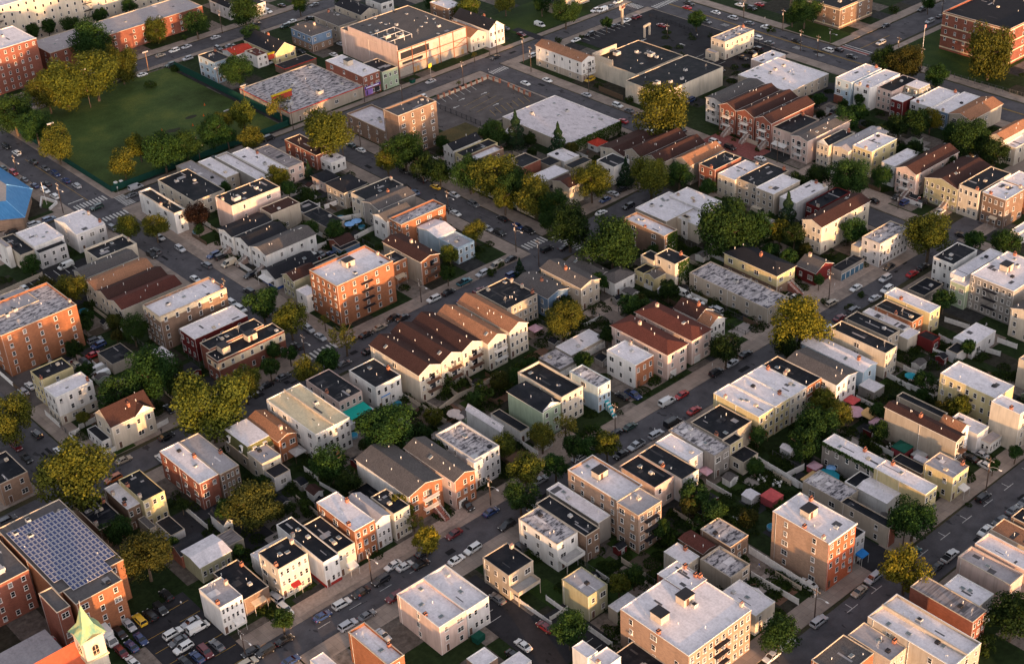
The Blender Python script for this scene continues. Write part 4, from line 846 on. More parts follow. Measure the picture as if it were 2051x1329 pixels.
# ---------------------------------------------------------------- survey of the place (metres)
# kind, label, x, y, width, depth, height, roof form, wall, roofing, windows right, windows left, features, parent
B = [
('apartment_building', 'long cream apartment block with zigzag fire escapes behind the low brick building', 222.0, 634.0, 128.0, 16.0, 20.0, 'f', 'cream', 'w', 34, 0, 'fe3', -1),
('apartment_building', 'tall ornate red brick apartment house at the upper left edge', 214.0, 587.0, 25.5, 22.0, 19.0, 'f', 'brk', 'w', 8, 0, 'bh', -1),
('apartment_building', 'long low red brick apartment building along the upper left street', 245.9, 591.9, 75.8, 19.3, 9.0, 'f', 'brk', 'g', 16, 2, 'sk4', -1),
('house', 'narrow light blue house with black roof beside the green sports field', 287.6, 527.2, 8.0, 12.6, 9.5, 'f', 'lblu', 'blk', 2, 3, '', -1),
('house', 'low white house with bright red metal roof', 303.9, 538.6, 9.9, 9.3, 4.5, 'gx', 'wht', 'redm', 0, 2, '', -1),
('house', 'yellow gabled cottage with dark slate roof and brick base', 316.5, 525.8, 10.2, 24.5, 5.0, 'gy', 'yel', 'rdk', 3, 2, 'rise3.5,ch', -1),
('garage', 'low dark roofed garage row behind the patchy roofed corner store', 312.1, 512.7, 16.1, 7.4, 3.0, 'f', 'brn', 'rdk', 0, 0, '', -1),
('house', 'blue sided house with grey hip roof over a brick ground floor', 335.4, 525.6, 10.7, 15.6, 7.5, 'hip', 'blu', 'rgry', 3, 4, 'rise2,stone', -1),
('house', 'tan house with grey hip roof above brick, beside the big pink wall', 351.4, 527.5, 9.4, 18.7, 7.0, 'hip', 'tan', 'rgry', 2, 3, 'rise2', -1),
('house', 'cream gabled house with black shingles behind the pink warehouse', 366.7, 532.0, 9.3, 19.7, 6.5, 'gy', 'cream', 'rdk', 2, 3, 'rise2', -1),
('house', 'white flat roofed house with black roof at the top edge', 379.7, 534.2, 7.2, 11.7, 7.5, 'f', 'wht', 'blk', 2, 1, '', -1),
('house', 'pale grey gabled house by the black walled driveway at the top', 332.7, 587.5, 3.1, 17.2, 6.0, 'gy', 'lgry', 'rdk', 1, 2, 'rise1.5', -1),
('house', 'white two storey house with black roof behind the roadside tree at the top', 342.1, 581.4, 6.5, 12.4, 6.0, 'f', 'wht', 'blk', 3, 1, '', -1),
('warehouse', 'big pink walled warehouse with grey roof and an unfinished open front', 343.3, 474.8, 36.8, 39.6, 11.5, 'f', 'pnk', 'rgry', 0, 0, 'ware,sk12', -1),
('shop_building', 'beige corner store with patchy black and white roof and red trim', 285.2, 469.4, 35.8, 35.9, 5.0, 'f', 'tan', 'pat', 4, 3, 'shop,ac3', -1),
('shop_building', 'red brick shop with white roof and a purple lit storefront', 321.0, 469.2, 8.6, 25.6, 9.0, 'f', 'brk', 'w', 3, 3, 'shopf,bh', -1),
('shop_building', 'sage green shop building with black roof beside the pink wall', 330.6, 468.9, 7.9, 13.7, 8.0, 'f', 'grn', 'blk', 3, 0, '', -1),
('house', 'small cream gabled house with orange roof beside the warehouse', 381.3, 473.5, 8.4, 17.8, 6.5, 'gy', 'cream', 'rorg', 3, 1, 'rise2.2,porch', -1),
('house', 'white gabled house with slate roof beside the vacant lawn', 389.7, 470.9, 8.4, 24.0, 8.0, 'gy', 'wht', 'rdk', 4, 3, 'rise3,ch', -1),
('apartment_building', 'dark brown brick building at the top edge behind the slate roofed house', 393.3, 502.6, 7.9, 13.0, 9.0, 'f', 'brn', 'w', 4, 2, '', -1),
('warehouse', 'low peeling stucco building with a black roof beyond the lawn', 436.1, 479.7, 21.6, 13.2, 4.5, 'f', 'tan', 'blk', 2, 1, '', -1),
('house', 'long white three storey house with orange shingle roof over a tan base', 390.4, 414.7, 7.4, 27.4, 8.6, 'gy', 'wht', 'rorg', 3, 6, 'rise1.5,balc', -1),
('store_building', 'cream walled store with wide black roof and a raised slanted corner', 397.8, 391.3, 27.0, 25.1, 7.5, 'f', 'cream', 'blk', 0, 0, 'ac2,hump', -1),
('store_building', 'cream windowless block with black roof at the near side of the retail store', 389.9, 370.1, 35.4, 19.3, 8.0, 'f', 'cream', 'blk', 0, 0, 'ac1', -1),
('house', 'cream two storey house alone in the middle of the car park', 445.7, 387.2, 18.1, 7.7, 8.0, 'f', 'cream', 'pat', 6, 3, 'ch', -1),
('shop_building', 'small low shop annex with white roof at the avenue', 444.3, 364.7, 13.0, 7.2, 5.0, 'f', 'pnk', 'w', 0, 0, '', -1),
('townhouse', 'grey townhouse with grey shingle roof next to the red brick rows', 395.9, 345.0, 24.4, 7.6, 9.5, 'gx', 'lgry', 'rgry', 0, 3, 'rise.8,balcl', -1),
('townhouse', 'rust brick townhouse with brown gable roof, leftmost of the three', 393.4, 335.9, 24.5, 7.7, 10.0, 'gx', 'brk', 'rbrn', 0, 3, 'rise1.8,balcl,stoopl', -1),
('townhouse', 'rust brick townhouse with brown gable roof, middle of the three', 393.3, 326.9, 24.8, 8.1, 10.0, 'gx', 'brk', 'rbrn', 0, 3, 'rise1.8,balcl,stoopl', -1),
('townhouse', 'rust brick townhouse with brown gable roof, rightmost of the three', 393.3, 318.7, 24.3, 7.4, 10.0, 'gx', 'brk', 'rbrn', 0, 3, 'rise1.8,balcl,stoopl', -1),
('store_building', 'wide one storey commercial building with stained white roof', 427.8, 338.7, 24.2, 25.8, 5.5, 'f', 'tan', 'w', 6, 0, 'sk8', -1),
('row_house', 'light blue row house with cream roof at the end of the school street row', 442.0, 320.4, 18.7, 7.5, 10.0, 'f', 'lblu', 'w', 0, 2, 'ch', -1),
('row_house', 'white row house with lavender roof next to the light blue row house', 442.9, 312.7, 19.1, 7.0, 9.5, 'f', 'wht', 'w', 0, 2, 'ch2', -1),
('row_house', 'pale pink row house with black roof in the school street row', 447.9, 306.0, 16.1, 6.7, 8.5, 'f', 'pnk', 'blk', 0, 3, '', -1),
('row_house', 'pink fronted row house with black roof beside the orange brick townhouses', 394.2, 310.1, 15.8, 8.6, 8.5, 'f', 'pnk', 'blk', 0, 4, 'porchl', -1),
('townhouse', 'pink townhouse with long grey shingle roof and stacked balconies', 392.1, 301.1, 24.4, 7.3, 9.0, 'gx', 'pnk', 'rgry', 0, 3, 'rise.9,balcl,sk3', -1),
('row_house', 'cream house with black roof and a pointed front gable', 394.9, 293.9, 14.8, 5.2, 8.5, 'f', 'cream', 'blk', 0, 3, 'ftri', -1),
('row_house', 'cream narrow house with long pale grey roof beside the yellow house', 396.6, 286.6, 22.3, 6.7, 8.0, 'gx', 'cream', 'g', 0, 2, 'rise.8', -1),
('row_house', 'bright yellow three storey house with a pinkish flat roof', 398.5, 278.2, 14.4, 8.1, 10.0, 'f', 'yel', 'w', 3, 4, 'sk1,ch', -1),
('row_house', 'mansard roofed house with grey shingled top storey and dark red walls', 454.7, 298.5, 7.8, 7.4, 9.0, 'f', 'red', 'w', 2, 2, 'mans', -1),
('row_house', 'pale grey row house with white roof beside the mansard house', 447.5, 288.2, 18.0, 9.1, 7.5, 'f', 'lgry', 'w', 0, 3, 'ch2', -1),
('row_house', 'blue grey walled house with white striped roof beside the orange roofed house', 448.1, 281.3, 20.5, 6.9, 7.0, 'f', 'blu', 'w', 0, 2, '', -1),
('house', 'tan house with long orange lit shingle roof opposite the school fence', 448.2, 271.6, 20.2, 9.1, 7.0, 'gx', 'tan', 'rorg', 1, 2, 'rise1.5', -1),
('school_building', 'large orange brick school with cream bands and tall windows', 513.2, 298.9, 43.8, 30.8, 16.0, 'f', 'brk', 'rdk', 6, 7, 'band,par', -1),
('church_hall', 'brown brick hall with pale trimmed tall windows at the avenue corner', 503.0, 373.4, 23.0, 26.9, 9.5, 'f', 'brn', 'blk', 4, 5, 'band', -1),
('shed', 'small light blue hut beside the school', 533.8, 338.5, 5.6, 4.5, 4.0, 'f', 'lblu', 'g', 1, 1, '', -1),
('row_house', 'pale pink corner house with black roof at the field intersection', 206.3, 423.0, 4.6, 24.1, 8.0, 'f', 'wht', 'blk', 1, 2, 'par', -1),
('row_house', 'cream house with black roof behind the pale corner house', 217.2, 428.5, 12.5, 24.7, 6.5, 'f', 'cream', 'blk', 1, 4, '', -1),
('row_house', 'grey corner house with cream roof, black strips and dark chimneys', 176.0, 435.8, 10.9, 15.9, 7.0, 'f', 'lgry', 'w', 3, 1, 'ch2,step', -1),
('row_house', 'white house with cream roof beside the grey corner house', 162.2, 438.8, 10.7, 13.8, 7.0, 'f', 'wht', 'w', 3, 1, 'sk2', -1),
('row_house', 'cream house with black roof beside the street tree', 173.4, 416.3, 14.4, 9.4, 6.5, 'f', 'cream', 'blk', 2, 1, 'par', -1),
('row_house', 'low house with pale roof and striped rear extension beside the field', 236.3, 438.2, 5.4, 19.0, 5.5, 'f', 'tan', 'w', 1, 0, '', -1),
('row_house', 'low grey house with striped deck roof near the field corner', 229.8, 436.0, 6.5, 26.3, 4.5, 'f', 'tan', 'g', 2, 0, '', -1),
('row_house', 'long grey walled house with lavender white roof and lit front parapet', 242.1, 425.8, 5.2, 28.9, 6.5, 'f', 'gry', 'w', 2, 0, 'par', -1),
('row_house', 'house with beige flat roof and ragged edge beside the striped roof house', 247.4, 425.1, 7.2, 26.4, 6.8, 'f', 'tan', 'w', 2, 0, '', -1),
('row_house', 'pale pink house with brown striped flat roof near the field street', 255.1, 426.1, 6.6, 22.5, 6.5, 'f', 'pnk', 'strp', 2, 1, '', -1),
('house', 'red brick bungalow with brown roof and white edging below the large tree', 268.7, 428.1, 6.9, 20.4, 6.0, 'f', 'brk', 'rbrn', 1, 4, '', -1),
('shed', 'small pink shed with dark hip roof', 260.1, 411.3, 6.2, 7.7, 4.0, 'hip', 'pnk', 'rdk', 1, 2, 'rise1.2', -1),
('house', 'tan house with dark grey hip roof above a parking court', 257.2, 395.0, 9.8, 10.7, 6.5, 'hip', 'tan', 'rdk', 2, 3, 'rise1.5', -1),
('house', 'cream house with black flat roof and brown edging, facing the parking court', 257.4, 382.5, 16.3, 8.5, 8.0, 'f', 'cream', 'blk', 0, 3, '', -1),
('garage', 'low white walled garage with black roof behind the white balcony house', 242.4, 398.8, 6.9, 6.9, 3.0, 'f', 'wht', 'blk', 0, 0, '', -1),
('garage', 'low garage row with black striped roof', 241.5, 383.8, 7.3, 14.9, 3.0, 'f', 'tan', 'bstrp', 0, 0, '', -1),
('row_house', 'tall pink walled house with black roof and sloping shingled front', 220.1, 407.7, 19.6, 10.4, 11.0, 'f', 'pnk', 'blk', 2, 0, 'big,ac1,sk3', -1),
('townhouse', 'white townhouse with blue black roof, furthest of the row of three', 211.9, 395.6, 15.5, 8.4, 7.0, 'gx', 'wht', 'rdk', 0, 3, 'rise1,stoopl', -1),
('townhouse', 'white townhouse with dark roof, middle of the row of three', 212.3, 386.0, 15.0, 8.6, 7.0, 'gx', 'wht', 'rdk', 0, 3, 'rise1.4,stoopl', -1),
('townhouse', 'white townhouse with grey roof, nearest of the row of three', 212.7, 376.6, 19.6, 8.9, 7.0, 'gx', 'wht', 'rgry', 5, 3, 'rise1.4,stoopl', -1),
('shed', 'low brown roofed shed with blue gable board', 237.1, 370.2, 6.0, 6.6, 3.0, 'gx', 'brk', 'rbrn', 0, 0, '', -1),
('shed', 'small dark roofed shed with a bright blue face', 235.8, 367.8, 7.5, 5.3, 2.8, 'f', 'blu', 'rdk', 0, 1, '', -1),
('house', 'grey house with pale gable roof behind the orange walled house', 256.0, 373.4, 15.8, 9.0, 8.0, 'gx', 'gry', 'rgry', 1, 1, 'rise1.2', -1),
('house', 'white house with grey gable roof next to the orange walled house', 252.6, 364.6, 11.3, 7.5, 8.0, 'gx', 'wht', 'rgry', 0, 2, 'rise1.5', -1),
('row_house', 'orange walled house with peeling white roof and a curved parapet', 253.7, 358.0, 19.0, 6.6, 9.0, 'f', 'org', 'pat', 4, 3, 'par', -1),
('house', 'pale blue house with grey flat roof and skylights beside the orange walled house', 259.7, 346.6, 7.3, 10.5, 6.0, 'gx', 'lblu', 'w', 0, 0, 'rise1', -1),
('house', 'light blue house with grey roof and curved white cornice', 259.7, 336.4, 7.0, 10.1, 6.0, 'f', 'lblu', 'g', 3, 1, 'par', -1),
('house', 'white gabled house with black roof beside the dark trees', 302.8, 390.3, 13.1, 5.6, 8.0, 'gx', 'wht', 'rdk', 0, 3, 'rise1.8', -1),
('row_house', 'yellow walled house with black roof next to the white gabled house', 303.0, 384.4, 15.9, 5.2, 7.5, 'f', 'yel', 'blk', 0, 2, '', -1),
('row_house', 'brown walled house with patchy white roof and dark cornice', 300.3, 379.2, 16.9, 4.9, 7.5, 'f', 'brn', 'w', 3, 1, 'par', -1),
('row_house', 'brick house with black roof and lit chimney behind the street trees', 313.3, 364.9, 8.9, 8.3, 6.0, 'f', 'brk', 'blk', 0, 0, 'ch', -1),
('garage', 'low white roofed garage hidden behind the street trees', 311.5, 353.1, 13.3, 7.1, 4.5, 'f', 'tan', 'w', 0, 0, '', -1),
('shed', 'small white walled block with a railed roof terrace', 329.5, 360.3, 7.4, 9.3, 4.0, 'f', 'wht', 'w', 0, 1, '', -1),
('shed', 'small tan shed with black roof near the terrace block', 327.6, 354.2, 9.6, 4.1, 4.0, 'f', 'tan', 'blk', 0, 1, '', -1),
('house', 'cream house with brown roof half hidden behind the street trees', 312.3, 339.5, 6.6, 8.4, 7.0, 'gx', 'cream', 'rbrn', 2, 0, 'rise1.2', -1),
('house', 'white house with black roof beside the thick evergreen', 333.9, 339.7, 7.9, 8.5, 7.0, 'f', 'wht', 'blk', 1, 2, '', -1),
('townhouse', 'cream house with dark maroon roof, leftmost of the brown roofed row', 344.6, 345.5, 19.4, 11.8, 5.5, 'gx', 'cream', 'rbrn', 0, 3, 'rise1.2', -1),
('townhouse', 'tan gabled townhouse with brown roof, second of the brown roofed row', 345.3, 337.7, 23.7, 7.8, 7.5, 'gx', 'tan', 'rbrn', 0, 3, 'rise2', -1),
('townhouse', 'tan gabled townhouse with brown roof, third of the brown roofed row', 346.2, 329.2, 23.1, 7.8, 7.5, 'gx', 'tan', 'rbrn', 0, 2, 'rise2', -1),
('townhouse', 'tan gabled townhouse with orange brown roof, fourth of the brown roofed row', 352.1, 320.4, 17.5, 7.6, 7.5, 'gx', 'tan', 'rorg', 0, 2, 'rise2', -1),
('row_house', 'red brick row house with black roof and chimney between tan and white houses', 353.1, 309.8, 13.7, 7.4, 9.0, 'f', 'brk', 'blk', 0, 2, 'ch', -1),
('row_house', 'cream row house with clean white roof beside the red brick one', 353.3, 300.9, 14.5, 7.7, 8.0, 'f', 'cream', 'w', 0, 3, 'ch', -1),
('row_house', 'tan row house with black roof in the middle of the block', 354.2, 291.6, 16.4, 9.2, 8.5, 'f', 'tan', 'blk', 0, 3, '', -1),
('row_house', 'beige row house with white roof and a triangular front gable', 353.3, 284.0, 13.8, 7.6, 8.5, 'f', 'tan', 'w', 0, 3, '', -1),
('row_house', 'pale house with white roof and two chimneys behind the garden tree', 354.9, 275.7, 16.7, 6.9, 7.5, 'f', 'lgry', 'w', 0, 1, 'ch2', -1),
('row_house', 'dark red sided house with black roof next to the tan gabled block', 358.2, 268.4, 16.1, 5.7, 7.0, 'f', 'red', 'blk', 0, 2, '', -1),
('apartment_building', 'tall cream sided house with long maroon gable roof and a grey base', 343.8, 256.4, 24.7, 7.6, 10.0, 'gx', 'cream', 'rbrn', 5, 4, 'rise1.4', -1),
('garage', 'small one storey building with peeling roof and a red edged lit wall', 338.4, 275.2, 6.5, 7.7, 5.0, 'f', 'yel', 'pat', 1, 0, '', -1),
('row_house', 'pale grey house with patchy roof on the corner of the street', 349.8, 238.2, 14.7, 6.9, 8.5, 'f', 'lgry', 'pat', 8, 2, '', -1),
('row_house', 'wide building with white roof and dark skylights beside the large tree', 317.2, 298.7, 16.4, 14.1, 7.0, 'f', 'tan', 'w', 1, 0, 'sk4,ch2', -1),
('row_house', 'grey sided building with sloping pale roof beyond the wide white roof', 330.6, 294.3, 8.8, 15.6, 7.5, 'f', 'lgry', 'w', 1, 0, '', -1),
('row_house', 'brown brick house with pale roof and ivy on its end wall', 306.8, 289.8, 6.1, 18.0, 9.0, 'f', 'brn', 'w', 2, 2, 'par,iv', -1),
('house', 'small white house with grey hip roof in the back gardens', 280.1, 285.2, 8.6, 6.4, 5.0, 'hip', 'wht', 'rgry', 3, 1, 'rise1.5', -1),
('shed', 'little white garden shed with grey roof', 281.2, 279.4, 3.2, 3.6, 2.5, 'gy', 'wht', 'rgry', 0, 0, 'rise.5', -1),
('house', 'low yellow house with black roof below the ivy covered house', 290.4, 282.9, 5.3, 4.0, 5.0, 'f', 'yel', 'blk', 0, 2, '', -1),
('house', 'cream house with black roof and an ivy covered side', 296.1, 275.0, 6.3, 8.6, 9.0, 'f', 'cream', 'blk', 2, 2, 'iv,ch', -1),
('house', 'yellow two storey house with dark hip roof and brick ground floor', 314.1, 249.6, 8.6, 21.2, 7.5, 'hip', 'yel', 'rdk', 2, 4, 'rise1.8,stone,stoopr', -1),
('warehouse', 'long one storey workshop with patchy black and grey roof', 299.9, 241.2, 9.7, 31.2, 5.5, 'f', 'tan', 'pat', 3, 6, '', -1),
('house', 'pink brick house with long red shingle roof, nearest of the pair', 258.1, 242.2, 7.9, 22.2, 8.5, 'hip', 'pnk', 'rred', 2, 4, 'rise1.5,garr', -1),
('house', 'pink house with long red shingle roof, farther of the pair', 268.4, 242.5, 8.0, 22.2, 8.5, 'hip', 'pnk', 'rred', 2, 3, 'rise1.5,garr', -1),
('house', 'white cottage with a brown gable roof behind the two pink red roofed houses', 280.2, 251.3, 7.1, 9.0, 6.5, 'gy', 'wht', 'rbrn', 0, 2, 'rise2', -1),
('house', 'white sided house with brick front and white flat roof', 248.6, 245.5, 7.3, 11.3, 8.0, 'f', 'wht', 'w', 3, 3, 'brickf,ch', -1),
('house', 'dark red sided cottage with grey gable roof beside the blue garages', 327.4, 245.3, 8.6, 7.4, 4.5, 'gy', 'red', 'rgry', 2, 2, 'rise2', -1),
('garage', 'black roofed garage row with five blue doors', 335.1, 241.3, 11.2, 3.9, 3.5, 'f', 'gry', 'blk', 0, 0, 'gar5', -1),
('townhouse', 'townhouse with pale grey roof, farthest of the four in a row', 164.5, 408.3, 19.1, 7.7, 6.0, 'gx', 'cream', 'rgry', 0, 2, 'rise1', -1),
('townhouse', 'townhouse with light brown roof, second of the four in a row', 162.5, 396.9, 20.4, 8.3, 7.0, 'gx', 'cream', 'rorg', 0, 3, 'rise1.5', -1),
('townhouse', 'townhouse with dark brown roof, third of the four in a row', 162.6, 389.1, 20.8, 7.8, 7.0, 'gx', 'cream', 'rbrn', 0, 3, 'rise1.5', -1),
('townhouse', 'townhouse with red brown roof, nearest of the four in a row', 162.6, 380.6, 21.0, 8.2, 7.0, 'gx', 'cream', 'rred', 0, 3, 'rise1.5', -1),
('apartment_building', 'four storey orange brick apartment house at the left edge with patchy roof', 124.9, 381.4, 24.3, 19.1, 14.4, 'f', 'org', 'pat', 5, 2, 'ch2,par', -1),
('apartment_building', 'brown brick apartment house with white roof and a gold lit top band', 164.9, 360.5, 23.3, 9.9, 12.0, 'f', 'brn', 'w', 6, 4, 'ch2,par', -1),
('row_house', 'dark red walled row house with lavender white roof', 168.5, 347.9, 18.6, 8.5, 8.0, 'f', 'red', 'w', 3, 3, '', -1),
('garage', 'small garage with white flat roof and a dark hatch', 157.0, 351.6, 6.0, 6.9, 3.5, 'f', 'gry', 'w', 1, 0, '', -1),
('garage', 'low garage with a black flat roof beside the red parked car', 147.3, 360.2, 7.7, 9.1, 3.5, 'f', 'tan', 'blk', 0, 1, '', -1),
('row_house', 'olive yellow house with black roof near the left street', 125.4, 359.4, 9.9, 6.8, 9.0, 'f', 'yel', 'blk', 1, 3, '', -1),
('shop_building', 'red brick and cream corner shop block with black roof and two stair huts', 166.9, 332.7, 23.1, 6.2, 8.0, 'f', 'brk', 'blk', 7, 2, 'bh2,cband', -1),
('house', 'cream gabled house beside the small white house', 209.4, 356.3, 9.1, 6.2, 7.0, 'gx', 'olive', 'rbrn', 0, 3, 'rise1.5', -1),
('house', 'small white house with pale roof squeezed against the brick apartment house', 207.8, 347.1, 4.3, 5.7, 6.0, 'f', 'wht', 'w', 1, 1, '', -1),
('house', 'low white bungalow with long dark hip roof and a blue base', 208.8, 366.1, 16.5, 8.3, 4.0, 'gx', 'wht', 'rdk', 1, 2, 'rise1.8,porchl', -1),
('apartment_building', 'four storey orange brick apartment house with white roof at the corner', 210.0, 332.7, 21.4, 14.3, 14.5, 'f', 'org', 'w', 5, 5, 'bh,par,fe1,ch', -1),
('house', 'low dark roofed building behind the four storey brick apartment house', 220.1, 360.5, 9.6, 2.0, 6.0, 'f', 'tan', 'blk', 0, 0, '', -1),
('row_house', 'orange brick row house with dark roof beside the brown roofed house', 235.2, 340.8, 7.3, 6.3, 8.0, 'f', 'org', 'blk', 3, 0, 'awn', -1),
('row_house', 'brick house with brown gable roof and a deep balcony', 243.0, 334.4, 7.5, 19.4, 8.5, 'gy', 'tan', 'rbrn', 2, 0, 'rise1,balc,brickf', -1),
('apartment_building', 'stone coloured house with black striped roof beside the orange roofs', 243.2, 293.4, 12.2, 14.2, 8.5, 'f', 'tan', 'bstrp', 6, 2, 'ch3', -1),
('house', 'blue grey sided house with grey roof and brick back gable', 257.2, 290.9, 8.4, 15.0, 7.0, 'gy', 'blu', 'rgry', 1, 3, 'rise1.2,ch', -1),
('house', 'tan house with long grey roof and bright lit end wall', 267.2, 286.7, 7.8, 18.0, 8.0, 'gy', 'tan', 'rgry', 3, 5, 'rise1.2,ch', -1),
('house', 'low pale grey house between the tan house and the dense tree', 279.5, 291.6, 5.5, 14.7, 4.5, 'gy', 'lgry', 'rgry', 0, 2, 'rise1', -1),
('townhouse', 'cream townhouse with orange brown roof and white railed balcony', 225.6, 281.7, 7.1, 23.0, 9.5, 'gy', 'cream', 'rorg', 4, 1, 'rise1.8,balc', -1),
('townhouse', 'cream townhouse with orange brown roof at the far end of the row', 234.2, 282.1, 7.0, 23.4, 9.5, 'gy', 'cream', 'rorg', 4, 1, 'rise1.8', -1),
('townhouse', 'cream gold townhouse with brown roof and two balconies, third from the near end', 217.9, 284.0, 7.6, 22.6, 9.5, 'gy', 'cream', 'rbrn', 3, 0, 'rise1.8,balc', -1),
('townhouse', 'cream gold townhouse with brown roof and two balconies, second from the near end', 210.1, 283.8, 7.5, 22.9, 9.5, 'gy', 'cream', 'rbrn', 3, 0, 'rise1.8,balc', -1),
('townhouse', 'cream gold townhouse with brown roof and two balconies, nearest of the row', 201.7, 283.3, 7.8, 22.5, 9.5, 'gy', 'cream', 'rbrn', 3, 1, 'rise1.8,balc', -1),
('garage', 'long garage row with grey white roof behind the houses', 244.3, 267.0, 13.5, 6.7, 3.5, 'f', 'tan', 'w', 6, 0, 'gar6', -1),
('garage', 'garage with peeling roof beside the long garage row', 237.2, 264.4, 6.9, 8.9, 3.2, 'f', 'gry', 'pat', 2, 0, 'gar3', -1),
('apartment_building', 'cream and gold lit house with black roof above the trees', 222.0, 247.1, 7.9, 17.7, 9.5, 'f', 'cream', 'blk', 4, 1, 'sk1,par', -1),
('row_house', 'pale green walled house with black roof and white front gable', 214.2, 246.3, 6.6, 13.9, 9.0, 'gy', 'grn', 'blk', 2, 0, 'rise.3,ftrir', -1),
('house', 'low white house with black flat roof beside the green walled house', 208.7, 249.2, 3.1, 12.2, 4.0, 'f', 'wht', 'blk', 2, 0, '', -1),
('row_house', 'white walled wing with a sloping cream roof and skylight', 203.7, 251.3, 0.8, 14.4, 5.5, 'shx', 'wht', 'w', 0, 0, 'sk1', -1),
('apartment_building', 'pale grey house with patchy roof, corner bay and pointed gable', 187.5, 242.9, 8.5, 15.6, 9.5, 'f', 'lgry', 'pat', 5, 5, 'bay,par', -1),
('townhouse', 'brick fronted townhouse with grey roof and a white garage door', 178.4, 240.0, 6.7, 20.1, 9.0, 'gy', 'pnk', 'rgry', 3, 5, 'rise1.3,garr,brickf', -1),
('townhouse', 'brick fronted townhouse with grey roof, balconies and long front stairs', 166.6, 243.4, 10.5, 21.9, 9.0, 'gy', 'wht', 'rgry', 3, 0, 'rise1.5,balc,stoopr,brickf', -1),
('row_house', 'light blue walled house with patchy roof and a turquoise stair', 233.2, 244.7, 4.9, 11.2, 8.5, 'f', 'lblu', 'pat', 3, 1, 'curvest', -1),
('row_house', 'yellow walled row house with broad white roof beside the big black roof', 252.6, 204.3, 6.2, 15.8, 9.0, 'f', 'yel', 'w', 3, 0, 'sk2,ch1', -1),
('row_house', 'yellow walled row house with white roof, middle of the white roofed three', 258.9, 204.1, 5.9, 15.5, 9.2, 'f', 'yel', 'w', 3, 0, 'ch1', -1),
('row_house', 'cream walled row house with white roof, next to the orange lit end house', 264.8, 203.9, 6.9, 15.5, 9.3, 'f', 'cream', 'w', 3, 0, 'sk1,ch1', -1),
('row_house', 'wide house with big black roof beside the yellow apartments', 240.2, 205.9, 11.5, 11.1, 7.3, 'f', 'tan', 'blk', 1, 0, 'ch1', -1),
('row_house', 'grey sided house with weathered patchy roof', 233.4, 202.5, 5.9, 16.0, 7.5, 'f', 'gry', 'pat', 2, 1, '', -1),
('row_house', 'pale house with plain white roof between two patchy roofed houses', 227.3, 206.0, 5.7, 11.4, 7.2, 'f', 'lgry', 'w', 1, 0, '', -1),
('row_house', 'white house with a black and brown patched roof and small awning', 220.4, 201.6, 6.1, 15.2, 7.5, 'f', 'wht', 'blk', 4, 1, '', -1),
('row_house', 'lavender walled house with black roof and small skylight', 213.3, 204.2, 6.9, 12.5, 7.5, 'f', 'pnk', 'blk', 2, 0, 'sk1', -1),
('row_house', 'orange lit end house with black roof and white chimney', 271.9, 204.0, 6.2, 15.4, 9.2, 'f', 'org', 'blk', 2, 0, 'ch', -1),
('house', 'white house with wide grey roof beside the awning house', 278.2, 199.1, 8.7, 17.2, 9.0, 'gy', 'wht', 'rgry', 4, 2, 'rise1', -1),
('shed', 'low shed with a white framed translucent roof', 289.7, 194.8, 4.6, 5.2, 3.0, 'f', 'gry', 'w', 0, 0, '', -1),
('row_house', 'tall house with a blank tan side wall and balconies on its front', 277.7, 161.3, 3.8, 21.6, 10.0, 'gy', 'tan', 'rbrn', 2, 0, 'rise.6,balc', -1),
('row_house', 'wide low black roof right behind the blank tan wall', 287.0, 171.8, 2.7, 14.1, 7.5, 'f', 'tan', 'blk', 0, 0, '', -1),
('house', 'low house with white roof and glazed porch beside the blank tan wall', 288.8, 162.0, 5.1, 9.0, 6.0, 'f', 'lgry', 'w', 0, 0, '', -1),
('house', 'pale yellow house with grey roof and white entrance canopy', 267.7, 155.0, 6.7, 8.5, 7.5, 'f', 'yel', 'g', 3, 2, 'ch,porchr', -1),
('row_house', 'yellow house with white roof at the end of the long terrace', 257.0, 155.6, 4.9, 15.1, 8.0, 'f', 'yel', 'w', 3, 0, '', -1),
('row_house', 'grey walled house with white roof and ivy along the eaves', 257.0, 170.8, 4.8, 16.0, 7.8, 'f', 'gry', 'w', 0, 5, 'ch,ivl', -1),
('house', 'small white roofed cottage with little awning beside the yellow terrace', 251.5, 162.5, 5.4, 8.8, 4.5, 'gy', 'wht', 'w', 2, 0, 'rise.5', -1),
('apartment_building', 'tall cream blank walled apartment house at the right edge', 296.3, 155.2, 4.5, 8.4, 12.0, 'f', 'cream', 'w', 1, 0, 'ch', -1),
('apartment_building', 'four storey grey stucco apartment house with white trimmed windows', 348.4, 190.5, 19.1, 14.4, 11.5, 'f', 'gry', 'w', 1, 7, 'bh,fel,ch', -1),
('house', 'pale green walled house with white roof beside the grey apartment house', 346.5, 204.9, 6.4, 5.4, 8.0, 'f', 'grn', 'w', 0, 2, '', -1),
('row_house', 'white roofed house between the black roofed house and grey apartments', 348.1, 207.1, 20.8, 4.4, 9.5, 'f', 'wht', 'w', 0, 0, '', -1),
('row_house', 'white house with black roof beside the dense street tree', 352.8, 213.7, 12.5, 7.1, 9.5, 'f', 'wht', 'blk', 0, 4, '', -1),
('row_house', 'pale yellow house with long cream roof on the right hand street', 327.8, 204.2, 5.2, 15.8, 7.5, 'f', 'yel', 'w', 2, 0, 'ch', -1),
('row_house', 'orange lit house with black roof and salmon side wall', 321.6, 205.7, 5.3, 13.1, 6.5, 'f', 'org', 'blk', 2, 0, 'ch', -1),
('row_house', 'low house with long lavender white roof between black roofs', 318.4, 206.1, 3.2, 14.6, 5.0, 'f', 'cream', 'w', 0, 0, '', -1),
('row_house', 'beige house with black roof, smaller of the two side by side', 309.6, 205.4, 5.6, 15.1, 6.8, 'f', 'tan', 'blk', 2, 0, '', -1),
